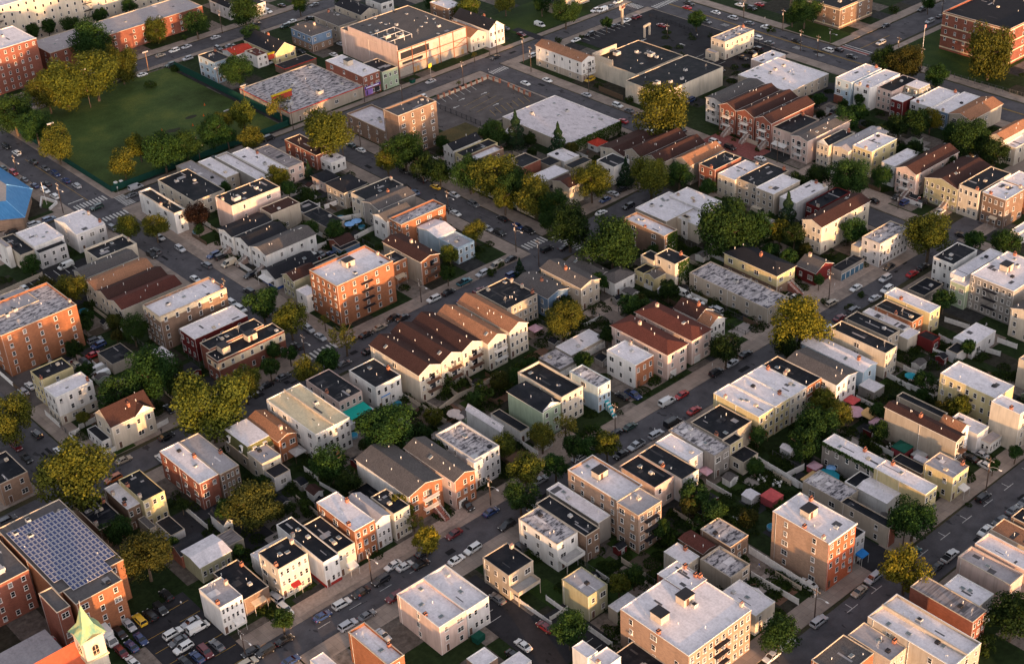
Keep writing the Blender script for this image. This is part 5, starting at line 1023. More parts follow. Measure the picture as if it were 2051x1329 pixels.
('row_house', 'long cream house with black roof and white edge', 300.4, 199.5, 5.4, 19.3, 8.5, 'f', 'cream', 'blk', 4, 1, '', -1),
('row_house', 'light blue walled house with curved pale roof and green tarps', 291.2, 200.0, 6.1, 21.2, 6.5, 'gy', 'lblu', 'w', 1, 0, 'rise1', -1),
('garage', 'black roofed garage with grey brick wall', 340.4, 214.6, 9.8, 6.0, 3.5, 'f', 'gry', 'blk', 0, 0, '', -1),
('shed', 'low dark red rear block with black roof and white trim', 320.4, 197.6, 3.7, 5.1, 4.0, 'f', 'red', 'blk', 1, 0, '', -1),
('garage', 'low building with white roof in the right hand back gardens', 325.6, 187.8, 11.2, 6.5, 4.5, 'f', 'lgry', 'w', 2, 1, '', -1),
('shed', 'small shed with black roof beside the white roofed low building', 320.4, 189.4, 5.1, 3.6, 3.5, 'f', 'lgry', 'blk', 0, 0, '', -1),
('house', 'cream house with grey roof at the right edge', 343.6, 180.4, 9.3, 7.4, 9.0, 'gx', 'cream', 'rgry', 0, 2, '', -1),
('row_house', 'pale building cut by the right edge of the picture', 322.6, 167.5, 8.4, 4.4, 9.0, 'f', 'cream', 'g', 0, 0, '', -1),
('townhouse', 'pink gabled townhouse with brown roof and stacked balconies', 395.8, 257.9, 24.4, 7.9, 9.0, 'gx', 'pnk', 'rbrn', 4, 3, 'rise1.8,balcl,stoopl', -1),
('row_house', 'white house with white roof beside the pink balcony townhouse', 397.9, 268.0, 14.6, 5.4, 8.0, 'f', 'wht', 'w', 0, 2, '', -1),
('townhouse', 'wide green and orange townhouse with brown gable roof', 396.9, 242.2, 21.2, 12.8, 8.5, 'gx', 'olive', 'rbrn', 0, 6, 'rise1.8,stoopl', -1),
('row_house', 'cream pink three storey row house with black roof', 397.0, 234.2, 18.2, 7.7, 10.5, 'f', 'cream', 'blk', 0, 4, '', -1),
('row_house', 'brown brick three storey row house with white roof', 397.3, 224.7, 11.2, 8.6, 10.5, 'f', 'brn', 'w', 3, 4, 'ch2,awnl', -1),
('row_house', 'brick house with white roof behind the brown brick row house', 411.0, 224.6, 9.3, 9.7, 9.5, 'f', 'org', 'w', 2, 0, '', -1),
('house', 'cream house with pink brown gable roof near the right edge', 438.0, 251.8, 16.4, 5.7, 9.0, 'gx', 'cream', 'rorg', 0, 2, 'rise1.5', -1),
('house', 'cream low house with grey roof under the pinkish gable', 439.4, 247.5, 12.5, 4.3, 7.0, 'f', 'cream', 'w', 2, 1, '', -1),
('house', 'pale grey low house at the right edge with striped roof', 390.4, 214.7, 8.5, 2.9, 5.0, 'f', 'lgry', 'w', 0, 0, '', -1),
('row_house', 'white three storey house with white roof and pale yellow base', 123.9, 347.6, 11.5, 6.9, 9.5, 'f', 'wht', 'w', 4, 3, 'ch,par', -1),
('house', 'cream corner house with steep brown roof and a side gable', 128.9, 325.7, 12.9, 9.0, 8.0, 'gx', 'cream', 'rbrn', 4, 2, 'rise3.5,ch,dorm', -1),
('house', 'tan brick building with dark roof at the left edge', 95.9, 325.1, 8.0, 12.8, 7.0, 'f', 'tanb', 'blk', 2, 0, '', -1),
('house', 'small orange lit building at the far left edge', 95.6, 333.7, 6.4, 7.6, 6.0, 'f', 'org', 'g', 1, 0, '', -1),
('row_house', 'yellow lit house with black roof and chimneys', 118.4, 290.1, 6.2, 12.5, 8.5, 'f', 'yel', 'blk', 3, 0, 'ch2', -1),
('row_house', 'house with white roof and blue tarpaulin beside the yellow lit house', 114.8, 292.1, 3.6, 12.0, 7.0, 'f', 'brn', 'w', 2, 0, 'ch2', -1),
('row_house', 'low brick house with striped black roof beside the solar panel building', 106.0, 290.3, 6.7, 14.2, 6.5, 'f', 'brn', 'bstrp', 0, 0, 'ch2', -1),
('row_house', 'brick house with bright white roof, left of the joined pair', 132.4, 286.2, 5.7, 19.7, 8.5, 'f', 'brk', 'w', 2, 4, '', -1),
('row_house', 'brick house with grey roof, right of the joined pair', 138.3, 285.7, 5.7, 20.0, 8.5, 'f', 'brn', 'g', 4, 0, '', -1),
('house', 'cream house with an olive green mansard top storey', 149.9, 291.3, 8.1, 12.3, 7.5, 'f', 'tan', 'w', 3, 3, 'mansg', -1),
('house', 'narrow house with brown roof between the mansard and white houses', 158.0, 288.6, 5.7, 14.7, 7.0, 'gy', 'org', 'rorg', 2, 0, 'rise1.2,ch', -1),
('apartment_building', 'large white apartment house with tan roof divided by a low wall', 165.0, 281.0, 11.1, 23.2, 9.5, 'f', 'wht', 'cr', 6, 4, 'divid', -1),
('row_house', 'pink sided house with black striped roof and green awning', 179.8, 291.3, 7.9, 15.7, 7.5, 'f', 'pnk', 'bstrp', 4, 3, 'awngr', -1),
('shed', 'tiny white shed with brown roof in the garden', 154.3, 267.9, 2.7, 3.5, 2.8, 'gy', 'wht', 'rbrn', 1, 0, 'rise.6', -1),
('garage', 'low brick garage with black roof beside the grey roofed townhouses', 160.8, 250.8, 9.4, 10.9, 3.5, 'f', 'brn', 'blk', 0, 0, '', -1),
('row_house', 'white house with black roof beside the brown roofed townhouses', 190.8, 289.1, 8.8, 12.4, 8.0, 'f', 'wht', 'blk', 4, 2, '', -1),
('row_house', 'white house with grey roof and a black shuttered upper floor', 111.3, 242.9, 6.0, 9.0, 8.5, 'f', 'wht', 'g', 5, 0, 'ch2,porchr', -1),
('row_house', 'low brick house with black roof and tan awning', 118.4, 244.8, 6.9, 13.5, 5.0, 'f', 'brn', 'blk', 1, 0, 'awn', -1),
('row_house', 'cream three storey house with black roof, brick chimneys and red awning', 127.7, 243.3, 8.3, 8.5, 9.5, 'f', 'cream', 'blk', 5, 2, 'ch2,sk2,awnred', -1),
('row_house', 'white house with black tarred roof and dark red base', 137.6, 239.4, 4.5, 19.7, 8.0, 'f', 'wht', 'blk', 3, 1, '', -1),
('row_house', 'cream house with black roof, skylights and white door canopy', 142.1, 240.0, 5.2, 14.2, 8.0, 'f', 'cream', 'blk', 3, 0, 'sk2,porchr', -1),
('row_house', 'orange brick three storey house with lavender roof', 148.4, 241.4, 6.1, 15.6, 10.0, 'f', 'org', 'w', 3, 3, 'ch2', -1),
('row_house', 'pale grey gabled house beside the orange brick house', 155.0, 241.8, 4.3, 12.0, 8.5, 'gy', 'lgry', 'g', 3, 0, 'rise.9', -1),
('row_house', 'cream lit house half hidden behind the yellow green tree', 160.2, 241.3, 4.9, 9.4, 8.5, 'f', 'cream', 'blk', 4, 0, '', -1),
('shed', 'small white gabled garage with dark roof', 130.6, 272.9, 2.4, 6.5, 4.0, 'gy', 'wht', 'rdk', 1, 0, 'rise1', -1),
('garage', 'long olive walled garage with white roof and a row of small panes', 117.2, 262.0, 8.6, 8.2, 5.0, 'gx', 'olive', 'w', 5, 0, 'rise.6', -1),
('shed', 'lean-to with a striped plastic roof', 127.3, 265.5, 4.2, 5.6, 3.5, 'f', 'tan', 'strp', 0, 0, '', -1),
('school_building', 'large brick building with a dark roof full of blue solar panels', 85.6, 269.7, 16.6, 32.2, 12.0, 'solar', 'org', 'tar', 3, 0, '', -1),
('garage', 'low black roofed garage in the yards beside the large oaks', 118.8, 278.6, 3.9, 7.5, 4.0, 'f', 'wht', 'blk', 0, 0, '', -1),
('shed', 'low red shed with dark roof', 116.7, 270.2, 6.9, 5.3, 4.0, 'gx', 'brk', 'rdk', 0, 0, '', -1),
('house', 'white house with worn patchy roof and rear deck', 180.7, 204.7, 6.7, 13.7, 8.5, 'f', 'wht', 'pat', 2, 3, 'deckr,awn', -1),
('row_house', 'narrow brick house with long black roof', 187.9, 202.5, 4.6, 17.6, 8.0, 'f', 'brn', 'blk', 2, 0, '', -1),
('house', 'tan house with glossy black roof, brown front slope and back terrace', 165.9, 205.4, 7.7, 9.2, 7.5, 'f', 'tan', 'blk', 2, 3, 'deckr,ch', -1),
('house', 'small olive green house with grey roof', 174.0, 187.4, 6.2, 8.6, 7.5, 'f', 'olive', 'g', 2, 0, '', -1),
('row_house', 'pink side walled house with white roof and gold lit back', 143.0, 202.7, 7.8, 15.3, 8.5, 'f', 'pnk', 'w', 2, 1, 'par,sk3', -1),
('row_house', 'pale grey rear walled house with curved parapet and white roof', 151.1, 203.0, 6.7, 15.5, 8.0, 'f', 'lgry', 'w', 4, 0, 'par', -1),
('row_house', 'orange walled house with grey white roof at the bottom edge', 127.4, 201.0, 4.5, 14.4, 9.0, 'f', 'org', 'w', 1, 0, 'par,ch,sk1', -1),
('row_house', 'low white roofed house at the bottom edge', 119.0, 213.3, 3.6, 6.0, 3.5, 'f', 'wht', 'w', 0, 0, '', -1),
('row_house', 'white roofed house with a lit brick parapet at the bottom edge', 142.7, 188.6, 5.1, 4.5, 6.0, 'f', 'brn', 'w', 0, 0, '', -1),
('apartment_building', 'tan brick apartment house with bright white roof and small roof hut', 199.7, 203.6, 8.6, 17.4, 11.5, 'f', 'tanb', 'w', 0, 5, 'bh,par', -1),
('row_house', 'pale grey roofed house between the narrow black roof and the tall tan brick block', 194.4, 204.9, 4.2, 18.5, 7.0, 'f', 'gry', 'w', 0, 0, '', -1),
('house', 'small house with a mottled black and white roof in the gardens', 211.4, 177.7, 6.4, 9.5, 5.5, 'f', 'brn', 'pat', 3, 0, '', -1),
('house', 'low house with dark red roof and pale ridge strip', 206.0, 181.5, 4.1, 7.5, 4.5, 'gy', 'brn', 'rred', 0, 0, 'rise.4', -1),
('house', 'low cream house with white roof and chimney', 199.6, 181.0, 4.7, 7.1, 5.0, 'f', 'cream', 'w', 2, 0, 'ch', -1),
('row_house', 'house with white and tan roof and curled front parapet', 203.3, 170.5, 6.8, 9.4, 5.5, 'f', 'tan', 'pat', 2, 0, 'par', -1),
('row_house', 'low house with cream white roof beside the driveway', 197.3, 157.9, 6.7, 10.5, 6.0, 'f', 'cream', 'w', 2, 0, '', -1),
('apartment_building', 'white roofed rear wing of the large corner apartment house', 187.1, 169.2, 6.5, 9.1, 12.0, 'f', 'brk', 'w', 0, 0, 'ch2', -1),
('apartment_building', 'large orange lit apartment house with broad white roof', 173.1, 155.8, 20.0, 20.3, 12.0, 'f', 'tanb', 'w', 10, 3, 'bh2,ch3,fe1,well', -1),
('garage', 'dark roofed low building at the foot of the large apartment house', 166.0, 160.4, 7.1, 11.9, 5.0, 'f', 'gry', 'blk', 0, 0, '', -1),
('house', 'small white walled house with white roof at the bottom edge', 160.2, 173.3, 3.1, 4.7, 8.0, 'f', 'wht', 'w', 0, 0, '', -1),
('house', 'white roofed house with lit chimney at the bottom edge', 160.7, 168.9, 5.3, 4.3, 7.5, 'f', 'wht', 'w', 0, 0, 'ch', -1),
('garage', 'white roofed garage at the bottom edge by the car park', 147.8, 184.3, 5.9, 4.0, 4.0, 'f', 'wht', 'w', 0, 0, '', -1),
('apartment_building', 'tan building with two long white roofs and skylights, at the lower right', 211.1, 116.5, 10.3, 21.6, 10.0, 'f', 'tan', 'w', 3, 2, 'par,dbl,sk4', -1),
('row_house', 'low tan house with grey roof beside the long white roofs', 205.3, 127.7, 5.6, 11.1, 8.0, 'f', 'tan', 'g', 2, 0, 'sk1', -1),
('row_house', 'wide house with pinkish grey flat roof at the bottom right', 193.9, 131.6, 10.9, 8.0, 8.0, 'f', 'org', 'rgry', 0, 0, 'vents', -1),
('apartment_building', 'four storey orange brick apartment house with lavender roof on the garden block', 220.0, 156.1, 10.0, 16.4, 14.5, 'f', 'tanb', 'w', 4, 2, 'ch3,bh,corn,brickf', -1),
('row_house', 'narrow pale grey house with black roof beside the four storey orange brick block', 232.1, 157.3, 3.6, 5.0, 8.0, 'f', 'lgry', 'blk', 2, 0, 'awnbl', -1),
('garage', 'long tan walled garage with black roof beside the round tree', 242.5, 155.4, 2.9, 14.3, 6.0, 'f', 'tan', 'blk', 0, 2, 'brickf', -1),
('row_house', 'house with striped mauve roof beside the long white roofs', 226.9, 122.1, 5.4, 16.2, 8.5, 'f', 'brk', 'strp', 3, 0, '', -1),
('row_house', 'white roofed house with two dark skylights near the right edge', 232.9, 124.3, 5.5, 9.3, 8.0, 'f', 'lgry', 'w', 0, 0, 'sk2', -1),
('row_house', 'house with weathered grey roof and brick side wall near the right edge', 242.8, 123.1, 5.3, 13.6, 8.5, 'f', 'pnk', 'g', 0, 0, 'par', -1),
('row_house', 'house with pinkish white roof at the right edge', 249.0, 119.8, 5.4, 16.6, 9.0, 'f', 'pnk', 'w', 0, 0, 'par', -1),
('row_house', 'brown roofed house at the right edge', 257.9, 122.5, 5.7, 15.5, 7.0, 'f', 'cream', 'rorg', 0, 0, '', -1),
('row_house', 'black roofed house with white parapet at the right edge', 264.8, 125.6, 4.7, 11.2, 7.5, 'f', 'brn', 'blk', 0, 0, '', -1),
('row_house', 'low house with black roof between white houses at the left', 156.9, 438.5, 5.3, 16.6, 6.0, 'f', 'cream', 'blk', 0, 1, '', -1),
('row_house', 'tall white house cut by the left edge', 154.6, 443.4, 1.8, 9.0, 8.0, 'f', 'wht', 'g', 0, 2, '', -1),
('office_building', 'tall dark brown brick building with a black topped roof and a lit end pier', 295.5, 412.0, 18.0, 9.0, 17.5, 'f', 'brn', 'tar', 4, 0, 'par', -1),
('office_building', 'low brown brick wing with peeling white roof beside the tall dark brick building', 297.5, 421.2, 12.0, 27.0, 7.0, 'f', 'brn', 'wpat', 0, 5, 'par', -1),
('warehouse', 'wide low warehouse with stained white roof and ivy along its side', 339.0, 368.3, 27.3, 36.5, 5.0, 'f', 'tan', 'wpat', 0, 0, 'ivr,sk6', -1),
('gazebo_house', 'tiny white garden house with a red roof behind the warehouse', 348.5, 363.0, 5.0, 5.0, 2.6, 'hip', 'wht', 'redm', 0, 1, 'rise1.2', -1),
('back_wing', '', 308.9, 528.4, 5.4, 9.4, 5.5, 'f', 'wht', 'rred', 2, 1, '', 4),
('porch_building', '', 441.8, 388.9, 2.3, 5.4, 3.8, 'f', 'cream', 'g', 0, 1, '', 24),
('back_wing', '', 441.8, 323.8, 2.2, 4.2, 3.5, 'f', 'brk', 'w', 1, 0, '', 31),
('back_wing', '', 444.6, 298.7, 6.4, 5.5, 7.5, 'f', 'red', 'w', 0, 2, '', 40),
('back_wing', '', 270.4, 421.4, 6.5, 6.7, 4.5, 'f', 'wht', 'w', 3, 2, '', 56),
('back_wing', '', 229.0, 397.8, 11.8, 7.0, 8.0, 'f', 'tan', 'rbrn', 1, 0, '', 63),
('back_wing', '', 323.5, 361.6, 5.6, 6.1, 4.0, 'f', 'tan', 'rdk', 0, 0, '', 76),
('back_wing', '', 348.7, 245.0, 4.0, 3.1, 5.0, 'f', 'cream', 'g', 0, 0, '', 94),
('back_wing', '', 322.6, 289.3, 12.0, 9.5, 6.5, 'f', 'cream', 'w', 0, 0, '', 96),
('back_wing', '', 322.1, 294.0, 1.7, 2.5, 8.0, 'f', 'wht', 'blk', 0, 1, '', 95),
('back_wing', '', 291.0, 278.9, 5.1, 4.0, 4.5, 'gx', 'yel', 'rgry', 0, 2, 'rise1', 101),
('back_wing', '', 295.6, 283.6, 4.4, 5.6, 7.0, 'f', 'cream', 'blk', 0, 0, '', 101),
('back_wing', '', 280.3, 246.3, 6.6, 4.9, 6.0, 'gy', 'wht', 'rorg', 4, 0, 'rise2', 106),
('back_wing', '', 129.4, 392.8, 13.2, 11.7, 14.0, 'f', 'gry', 'g', 0, 0, 'sk2', 114),
('back_wing', '', 161.8, 435.0, 9.9, 3.2, 6.0, 'f', 'lgry', 'blk', 3, 0, '', 255),
('back_wing', '', 168.2, 339.0, 18.9, 5.2, 8.6, 'f', 'brk', 'blk', 0, 0, '', 120),
('back_wing', '', 240.1, 203.1, 4.9, 2.8, 7.0, 'f', 'yel', 'blk', 2, 1, '', 150),
('back_wing', '', 239.9, 198.3, 5.7, 4.7, 4.0, 'f', 'cream', 'blk', 1, 1, '', 151),
('back_wing', '', 283.8, 163.9, 3.7, 6.2, 8.5, 'gy', 'wht', 'rorg', 1, 0, 'rise1.2', 160),
('porch_building', '', 290.9, 159.2, 5.3, 2.8, 3.5, 'f', 'wht', 'g', 4, 2, '', 160),
('back_wing', '', 266.9, 163.5, 3.5, 8.8, 4.5, 'f', 'brn', 'blk', 0, 0, '', 161),
('back_wing', '', 250.8, 171.3, 6.2, 3.4, 5.0, 'f', 'wht', 'blk', 0, 1, '', 164),
('back_wing', '', 244.1, 170.4, 6.6, 12.1, 4.5, 'f', 'tan', 'pat', 0, 2, '', 164),
('back_wing', '', 299.4, 164.1, 8.3, 17.1, 11.0, 'f', 'yel', 'w', 0, 7, 'fel', 165),
('back_wing', '', 315.9, 202.9, 5.7, 3.2, 4.5, 'f', 'cream', 'w', 0, 0, '', 172),
('porch_building', '', 126.2, 327.6, 2.6, 8.4, 3.5, 'f', 'wht', 'rdk', 1, 4, '', 192),
('back_wing', '', 149.8, 284.2, 5.8, 7.1, 6.5, 'f', 'cream', 'g', 1, 1, '', 200),
('back_wing', '', 150.0, 279.2, 4.9, 4.6, 4.5, 'f', 'lgry', 'rdk', 1, 0, '', 200),
('back_wing', '', 128.6, 253.6, 9.0, 4.0, 5.0, 'f', 'wht', 'w', 0, 0, '', 210),
('back_wing', '', 58.0, 282.9, 26.5, 19.0, 11.6, 'f', 'brk', 'tar', 8, 0, 'ac2', 218),
('back_wing', '', 82.2, 263.9, 3.3, 9.0, 12.1, 'f', 'brk', 'tar', 1, 0, '', 218),
('back_wing', '', 86.6, 263.3, 11.8, 6.4, 12.1, 'f', 'org', 'tar', 3, 0, '', 218),
('back_wing', '', 116.0, 284.0, 1.9, 5.8, 4.5, 'f', 'tan', 'rgry', 1, 0, '', 195),
('back_wing', '', 198.8, 195.7, 8.0, 7.4, 12.0, 'f', 'tanb', 'g', 3, 2, 'fe1', 230),
('back_wing', '', 177.9, 181.9, 6.5, 3.0, 4.0, 'f', 'tan', 'w', 0, 0, '', 224)]
T = [
(205.1, 542.3, 8.4, 10.2, 'g'),
(205.7, 524.8, 7.2, 9.0, 'g'),
(204.5, 505.2, 7.5, 9.3, 'y'),
(224.6, 552.6, 8.6, 10.4, 'y'),
(231.6, 550.2, 9.8, 11.5, 'y'),
(244.4, 549.2, 10.4, 12.1, 'y'),
(260.6, 557.0, 6.8, 8.9, 't'),
(262.6, 585.6, 9.7, 11.4, 'g'),
(294.8, 587.4, 4.9, 6.6, 't'),
(264.9, 633.3, 3.6, 5.6, 'g'),
(271.8, 624.5, 4.8, 6.7, 'g'),
(302.8, 626.4, 4.1, 6.1, 'g'),
(309.9, 578.5, 6.0, 7.9, 'g'),
(266.5, 545.2, 2.8, 1.4, 'b'),
(283.0, 553.6, 2.2, 1.1, 'b'),
(305.7, 583.1, 2.0, 1.0, 'b'),
(214.8, 473.9, 5.7, 7.6, 'y'),
(227.1, 483.8, 4.8, 6.8, 'y'),
(228.3, 467.6, 8.1, 9.9, 'g'),
(237.7, 467.8, 6.7, 8.6, 'g'),
(251.9, 471.6, 6.3, 8.2, 'g'),
(262.0, 481.2, 4.4, 6.4, 'y'),
(269.4, 478.2, 5.5, 7.4, 'y'),
(255.9, 468.0, 4.3, 6.3, 'g'),
(259.4, 457.0, 5.2, 7.1, 'y'),
(290.9, 514.5, 6.8, 8.7, 'g'),
(276.8, 430.8, 10.7, 12.4, 'y'),
(282.3, 471.4, 6.0, 7.9, 's'),
(290.0, 402.4, 7.3, 9.2, 'g'),
(284.3, 405.7, 4.5, 6.5, 'y'),
(288.9, 391.1, 5.4, 7.3, 'd'),
(289.9, 382.6, 4.9, 6.8, 'd'),
(324.0, 393.6, 5.2, 7.2, 'g'),
(332.3, 389.5, 4.7, 7.0, 'c'),
(337.0, 371.5, 4.4, 6.6, 'c'),
(295.0, 372.0, 6.6, 8.5, 'g'),
(297.6, 361.5, 8.4, 10.1, 'y'),
(299.0, 351.5, 6.9, 8.8, 'g'),
(292.6, 350.8, 5.1, 7.1, 'y'),
(297.9, 340.9, 7.3, 9.1, 'y'),
(300.6, 335.7, 5.5, 7.4, 'g'),
(319.3, 335.7, 6.8, 8.6, 'y'),
(290.4, 316.3, 8.2, 10.0, 'd'),
(290.2, 296.6, 9.0, 10.7, 'g'),
(271.1, 341.5, 4.1, 6.1, 'y'),
(371.7, 353.4, 10.3, 12.0, 'y'),
(335.5, 322.9, 7.4, 9.2, 'y'),
(345.0, 318.9, 5.2, 7.2, 'g'),
(336.5, 336.4, 3.6, 5.4, 'c'),
(347.7, 307.9, 3.1, 5.1, 'g'),
(320.6, 275.8, 10.5, 12.1, 'g'),
(333.4, 274.3, 5.7, 7.6, 'g'),
(349.0, 274.2, 4.8, 7.1, 'c'),
(340.1, 270.0, 3.7, 5.7, 'y'),
(370.1, 286.9, 4.5, 6.5, 'd'),
(372.8, 287.6, 1.7, 0.9, 'b'),
(380.0, 273.7, 7.2, 9.0, 'g'),
(378.5, 284.9, 4.4, 6.4, 'd'),
(392.6, 269.4, 4.0, 6.0, 'g'),
(472.1, 326.5, 6.2, 8.1, 'd'),
(473.5, 318.2, 7.4, 9.3, 'o'),
(476.3, 305.8, 4.7, 6.6, 'g'),
(498.1, 296.7, 9.3, 11.7, 't'),
(433.3, 284.5, 5.7, 7.6, 'g'),
(441.2, 283.8, 4.6, 6.5, 'Y'),
(437.7, 269.9, 4.7, 6.7, 'g'),
(432.6, 261.0, 7.5, 9.3, 'g'),
(430.8, 250.7, 5.5, 7.4, 'd'),
(355.0, 252.1, 4.3, 6.2, 'g'),
(363.3, 229.6, 7.9, 9.7, 'y'),
(377.4, 221.7, 3.6, 5.6, 'g'),
(379.7, 212.6, 4.9, 6.9, 'g'),
(329.0, 257.1, 3.0, 5.1, 'g'),
(316.3, 242.5, 2.3, 1.1, 'b'),
(251.8, 278.2, 6.2, 8.1, 'y'),
(256.8, 336.9, 3.0, 5.1, 'y'),
(248.5, 328.2, 2.5, 4.6, 'g'),
(268.6, 316.5, 2.2, 3.2, 'c'),
(195.3, 352.4, 5.9, 7.8, 'g'),
(195.5, 337.9, 5.8, 7.7, 'y'),
(201.7, 318.6, 5.2, 7.1, 's'),
(191.7, 313.8, 3.6, 5.6, 'g'),
(183.8, 312.4, 4.3, 6.3, 'y'),
(184.6, 331.0, 2.5, 4.6, 'g'),
(186.7, 325.8, 2.5, 4.6, 'g'),
(170.4, 323.0, 4.0, 6.0, 'y'),
(178.3, 323.5, 2.9, 4.9, 'g'),
(156.8, 431.7, 3.2, 5.3, 'g'),
(151.2, 411.1, 4.6, 6.6, 'o'),
(158.1, 404.7, 5.3, 7.2, 'y'),
(159.8, 369.0, 4.9, 6.9, 'g'),
(191.3, 428.7, 4.7, 6.7, 'y'),
(198.5, 423.0, 4.5, 6.5, 'y'),
(168.7, 473.1, 1.5, 2.2, 'c'),
(212.6, 418.6, 4.9, 6.8, 'm'),
(232.1, 432.7, 2.5, 4.6, 'g'),
(249.2, 424.2, 4.3, 6.3, 'Y'),
(247.4, 414.8, 3.0, 5.1, 'g'),
(262.9, 425.2, 2.3, 3.4, 'c'),
(240.3, 377.4, 3.5, 5.5, 'g'),
(235.8, 384.9, 2.9, 4.9, 'g'),
(250.2, 400.3, 1.7, 0.9, 'b'),
(110.6, 348.3, 7.1, 9.0, 'y'),
(110.4, 308.7, 10.0, 11.7, 'y'),
(138.2, 337.7, 6.1, 8.0, 'g'),
(148.7, 338.7, 8.1, 9.9, 'g'),
(150.5, 309.6, 10.5, 12.2, 'y'),
(166.9, 318.7, 4.4, 6.4, 'y'),
(153.9, 332.8, 4.3, 6.3, 'd'),
(179.5, 268.3, 8.1, 9.9, 'g'),
(162.4, 271.0, 5.5, 7.4, 'g'),
(137.8, 269.2, 6.9, 8.7, 'o'),
(133.6, 276.0, 3.2, 5.2, 'g'),
(109.7, 288.0, 4.0, 6.0, 'g'),
(108.6, 271.8, 6.9, 8.7, 'o'),
(165.7, 245.3, 3.5, 5.5, 'Y'),
(164.4, 239.3, 2.7, 4.8, 's'),
(161.9, 231.4, 3.4, 5.4, 'Y'),
(200.3, 246.1, 3.9, 5.9, 'y'),
(209.8, 241.9, 4.1, 6.1, 'y'),
(217.3, 240.8, 4.0, 6.0, 's'),
(197.1, 234.2, 4.7, 6.7, 'y'),
(188.6, 226.7, 4.5, 6.5, 'g'),
(203.5, 230.0, 4.0, 6.0, 'g'),
(215.6, 230.3, 3.2, 5.3, 'g'),
(219.4, 227.2, 3.6, 5.7, 'y'),
(274.1, 234.5, 5.3, 7.2, 'd'),
(294.3, 224.9, 8.8, 10.6, 'Y'),
(287.9, 224.1, 4.3, 6.3, 'd'),
(263.3, 193.1, 5.6, 7.5, 'g'),
(254.1, 190.5, 4.8, 6.8, 'g'),
(271.5, 192.5, 4.0, 6.0, 'y'),
(274.7, 200.3, 3.4, 5.4, 'y'),
(248.7, 152.9, 5.5, 7.4, 'g'),
(232.0, 143.0, 5.9, 7.8, 'Y'),
(196.2, 150.3, 4.7, 6.7, 'g'),
(164.8, 183.9, 4.5, 6.5, 'g'),
(166.7, 184.7, 1.9, 4.0, 'y'),
(121.4, 233.5, 2.6, 4.6, 'g'),
(128.2, 262.6, 1.6, 3.7, 'g'),
(219.9, 197.1, 3.7, 5.8, 'g'),
(219.0, 189.6, 3.4, 5.5, 'g'),
(184.2, 187.7, 2.7, 4.7, 'y'),
(188.9, 187.4, 2.9, 5.0, 'g'),
(205.6, 195.4, 2.7, 4.7, 'g'),
(214.8, 190.7, 4.3, 2.1, 'b'),
(221.2, 186.6, 3.0, 1.5, 'b'),
(235.8, 117.6, 5.9, 7.8, 'd'),
(229.8, 119.7, 2.9, 1.4, 'b'),
(291.9, 152.4, 1.9, 4.0, 'g'),
(283.8, 153.6, 1.6, 3.7, 'g'),
(331.1, 571.1, 7.3, 9.1, 'g'),
(320.8, 550.9, 4.5, 6.5, 'g'),
(357.7, 567.0, 4.0, 6.0, 'g'),
(426.8, 462.9, 6.5, 8.4, 'g'),
(400.7, 498.7, 6.8, 8.7, 'y'),
(435.3, 445.9, 2.6, 4.7, 'g'),
(461.7, 417.6, 4.0, 6.0, 'g'),
(423.3, 449.2, 1.5, 0.8, 'b'),
(413.3, 453.3, 2.1, 1.1, 'b'),
(374.8, 463.6, 1.5, 3.6, 's'),
(351.7, 446.4, 1.2, 3.3, 's'),
(494.5, 385.3, 6.7, 8.6, 'g'),
(321.1, 235.9, 1.8, 0.9, 'b'),
(340.3, 207.9, 3.1, 5.1, 'g'),
(325.0, 188.9, 2.2, 4.3, 'g'),
(323.7, 229.4, 1.5, 0.8, 'b'),
(279.5, 289.2, 2.0, 4.1, 'g'),
(273.5, 272.1, 3.7, 5.7, 'g'),
(288.3, 270.2, 3.3, 5.4, 'd'),
(258.0, 266.4, 2.6, 4.7, 'd'),
(296.6, 172.9, 3.4, 5.5, 'y'),
(301.8, 187.5, 2.8, 4.9, 'g'),
(308.3, 167.9, 2.8, 4.8, 'd'),
(274.7, 182.2, 2.7, 4.7, 'g'),
(266.4, 159.0, 1.8, 0.9, 'b'),
(212.0, 282.1, 4.2, 2.1, 'b'),
(213.9, 272.4, 4.8, 2.4, 'b'),
(230.7, 274.5, 3.5, 1.8, 'b'),
(222.7, 271.9, 3.5, 1.7, 'b'),
(185.7, 257.6, 3.9, 5.9, 'd'),
(187.8, 266.2, 3.3, 5.4, 'd'),
(162.6, 263.2, 3.9, 5.9, 'd'),
(143.6, 267.3, 2.5, 4.6, 'd'),
(149.7, 268.0, 3.2, 1.6, 'b'),
(207.4, 192.0, 3.6, 1.8, 'b'),
(220.9, 206.1, 2.5, 4.6, 'g'),
(251.3, 203.0, 2.6, 4.7, 'g'),
(272.4, 181.8, 2.6, 1.3, 'b'),
(183.2, 178.6, 2.3, 4.4, 'g'),
(177.5, 177.8, 2.8, 4.9, 'd'),
(340.0, 264.2, 4.1, 6.1, 'd'),
(276.2, 269.0, 2.9, 1.5, 'b'),
(222.7, 237.4, 3.9, 2.0, 'b'),
(213.0, 232.9, 3.2, 5.3, 'g'),
(278.7, 290.7, 2.6, 4.7, 'g'),
(205.3, 334.4, 2.1, 4.2, 's'),
(316.8, 216.0, 1.8, 0.9, 'b'),
(151.7, 384.9, 2.7, 4.7, 'd'),
(161.0, 400.5, 2.4, 1.2, 'b'),
(161.9, 385.8, 3.1, 1.6, 'b'),
(362.4, 211.9, 1.9, 0.9, 'b'),
(376.2, 316.3, 1.2, 0.6, 'b'),
(389.8, 340.4, 1.1, 0.6, 'b'),
(389.6, 332.9, 1.1, 0.5, 'b'),
(388.8, 320.9, 1.3, 0.6, 'b'),
(389.0, 386.5, 2.1, 1.1, 'b'),
(415.6, 257.3, 3.6, 5.6, 'd'),
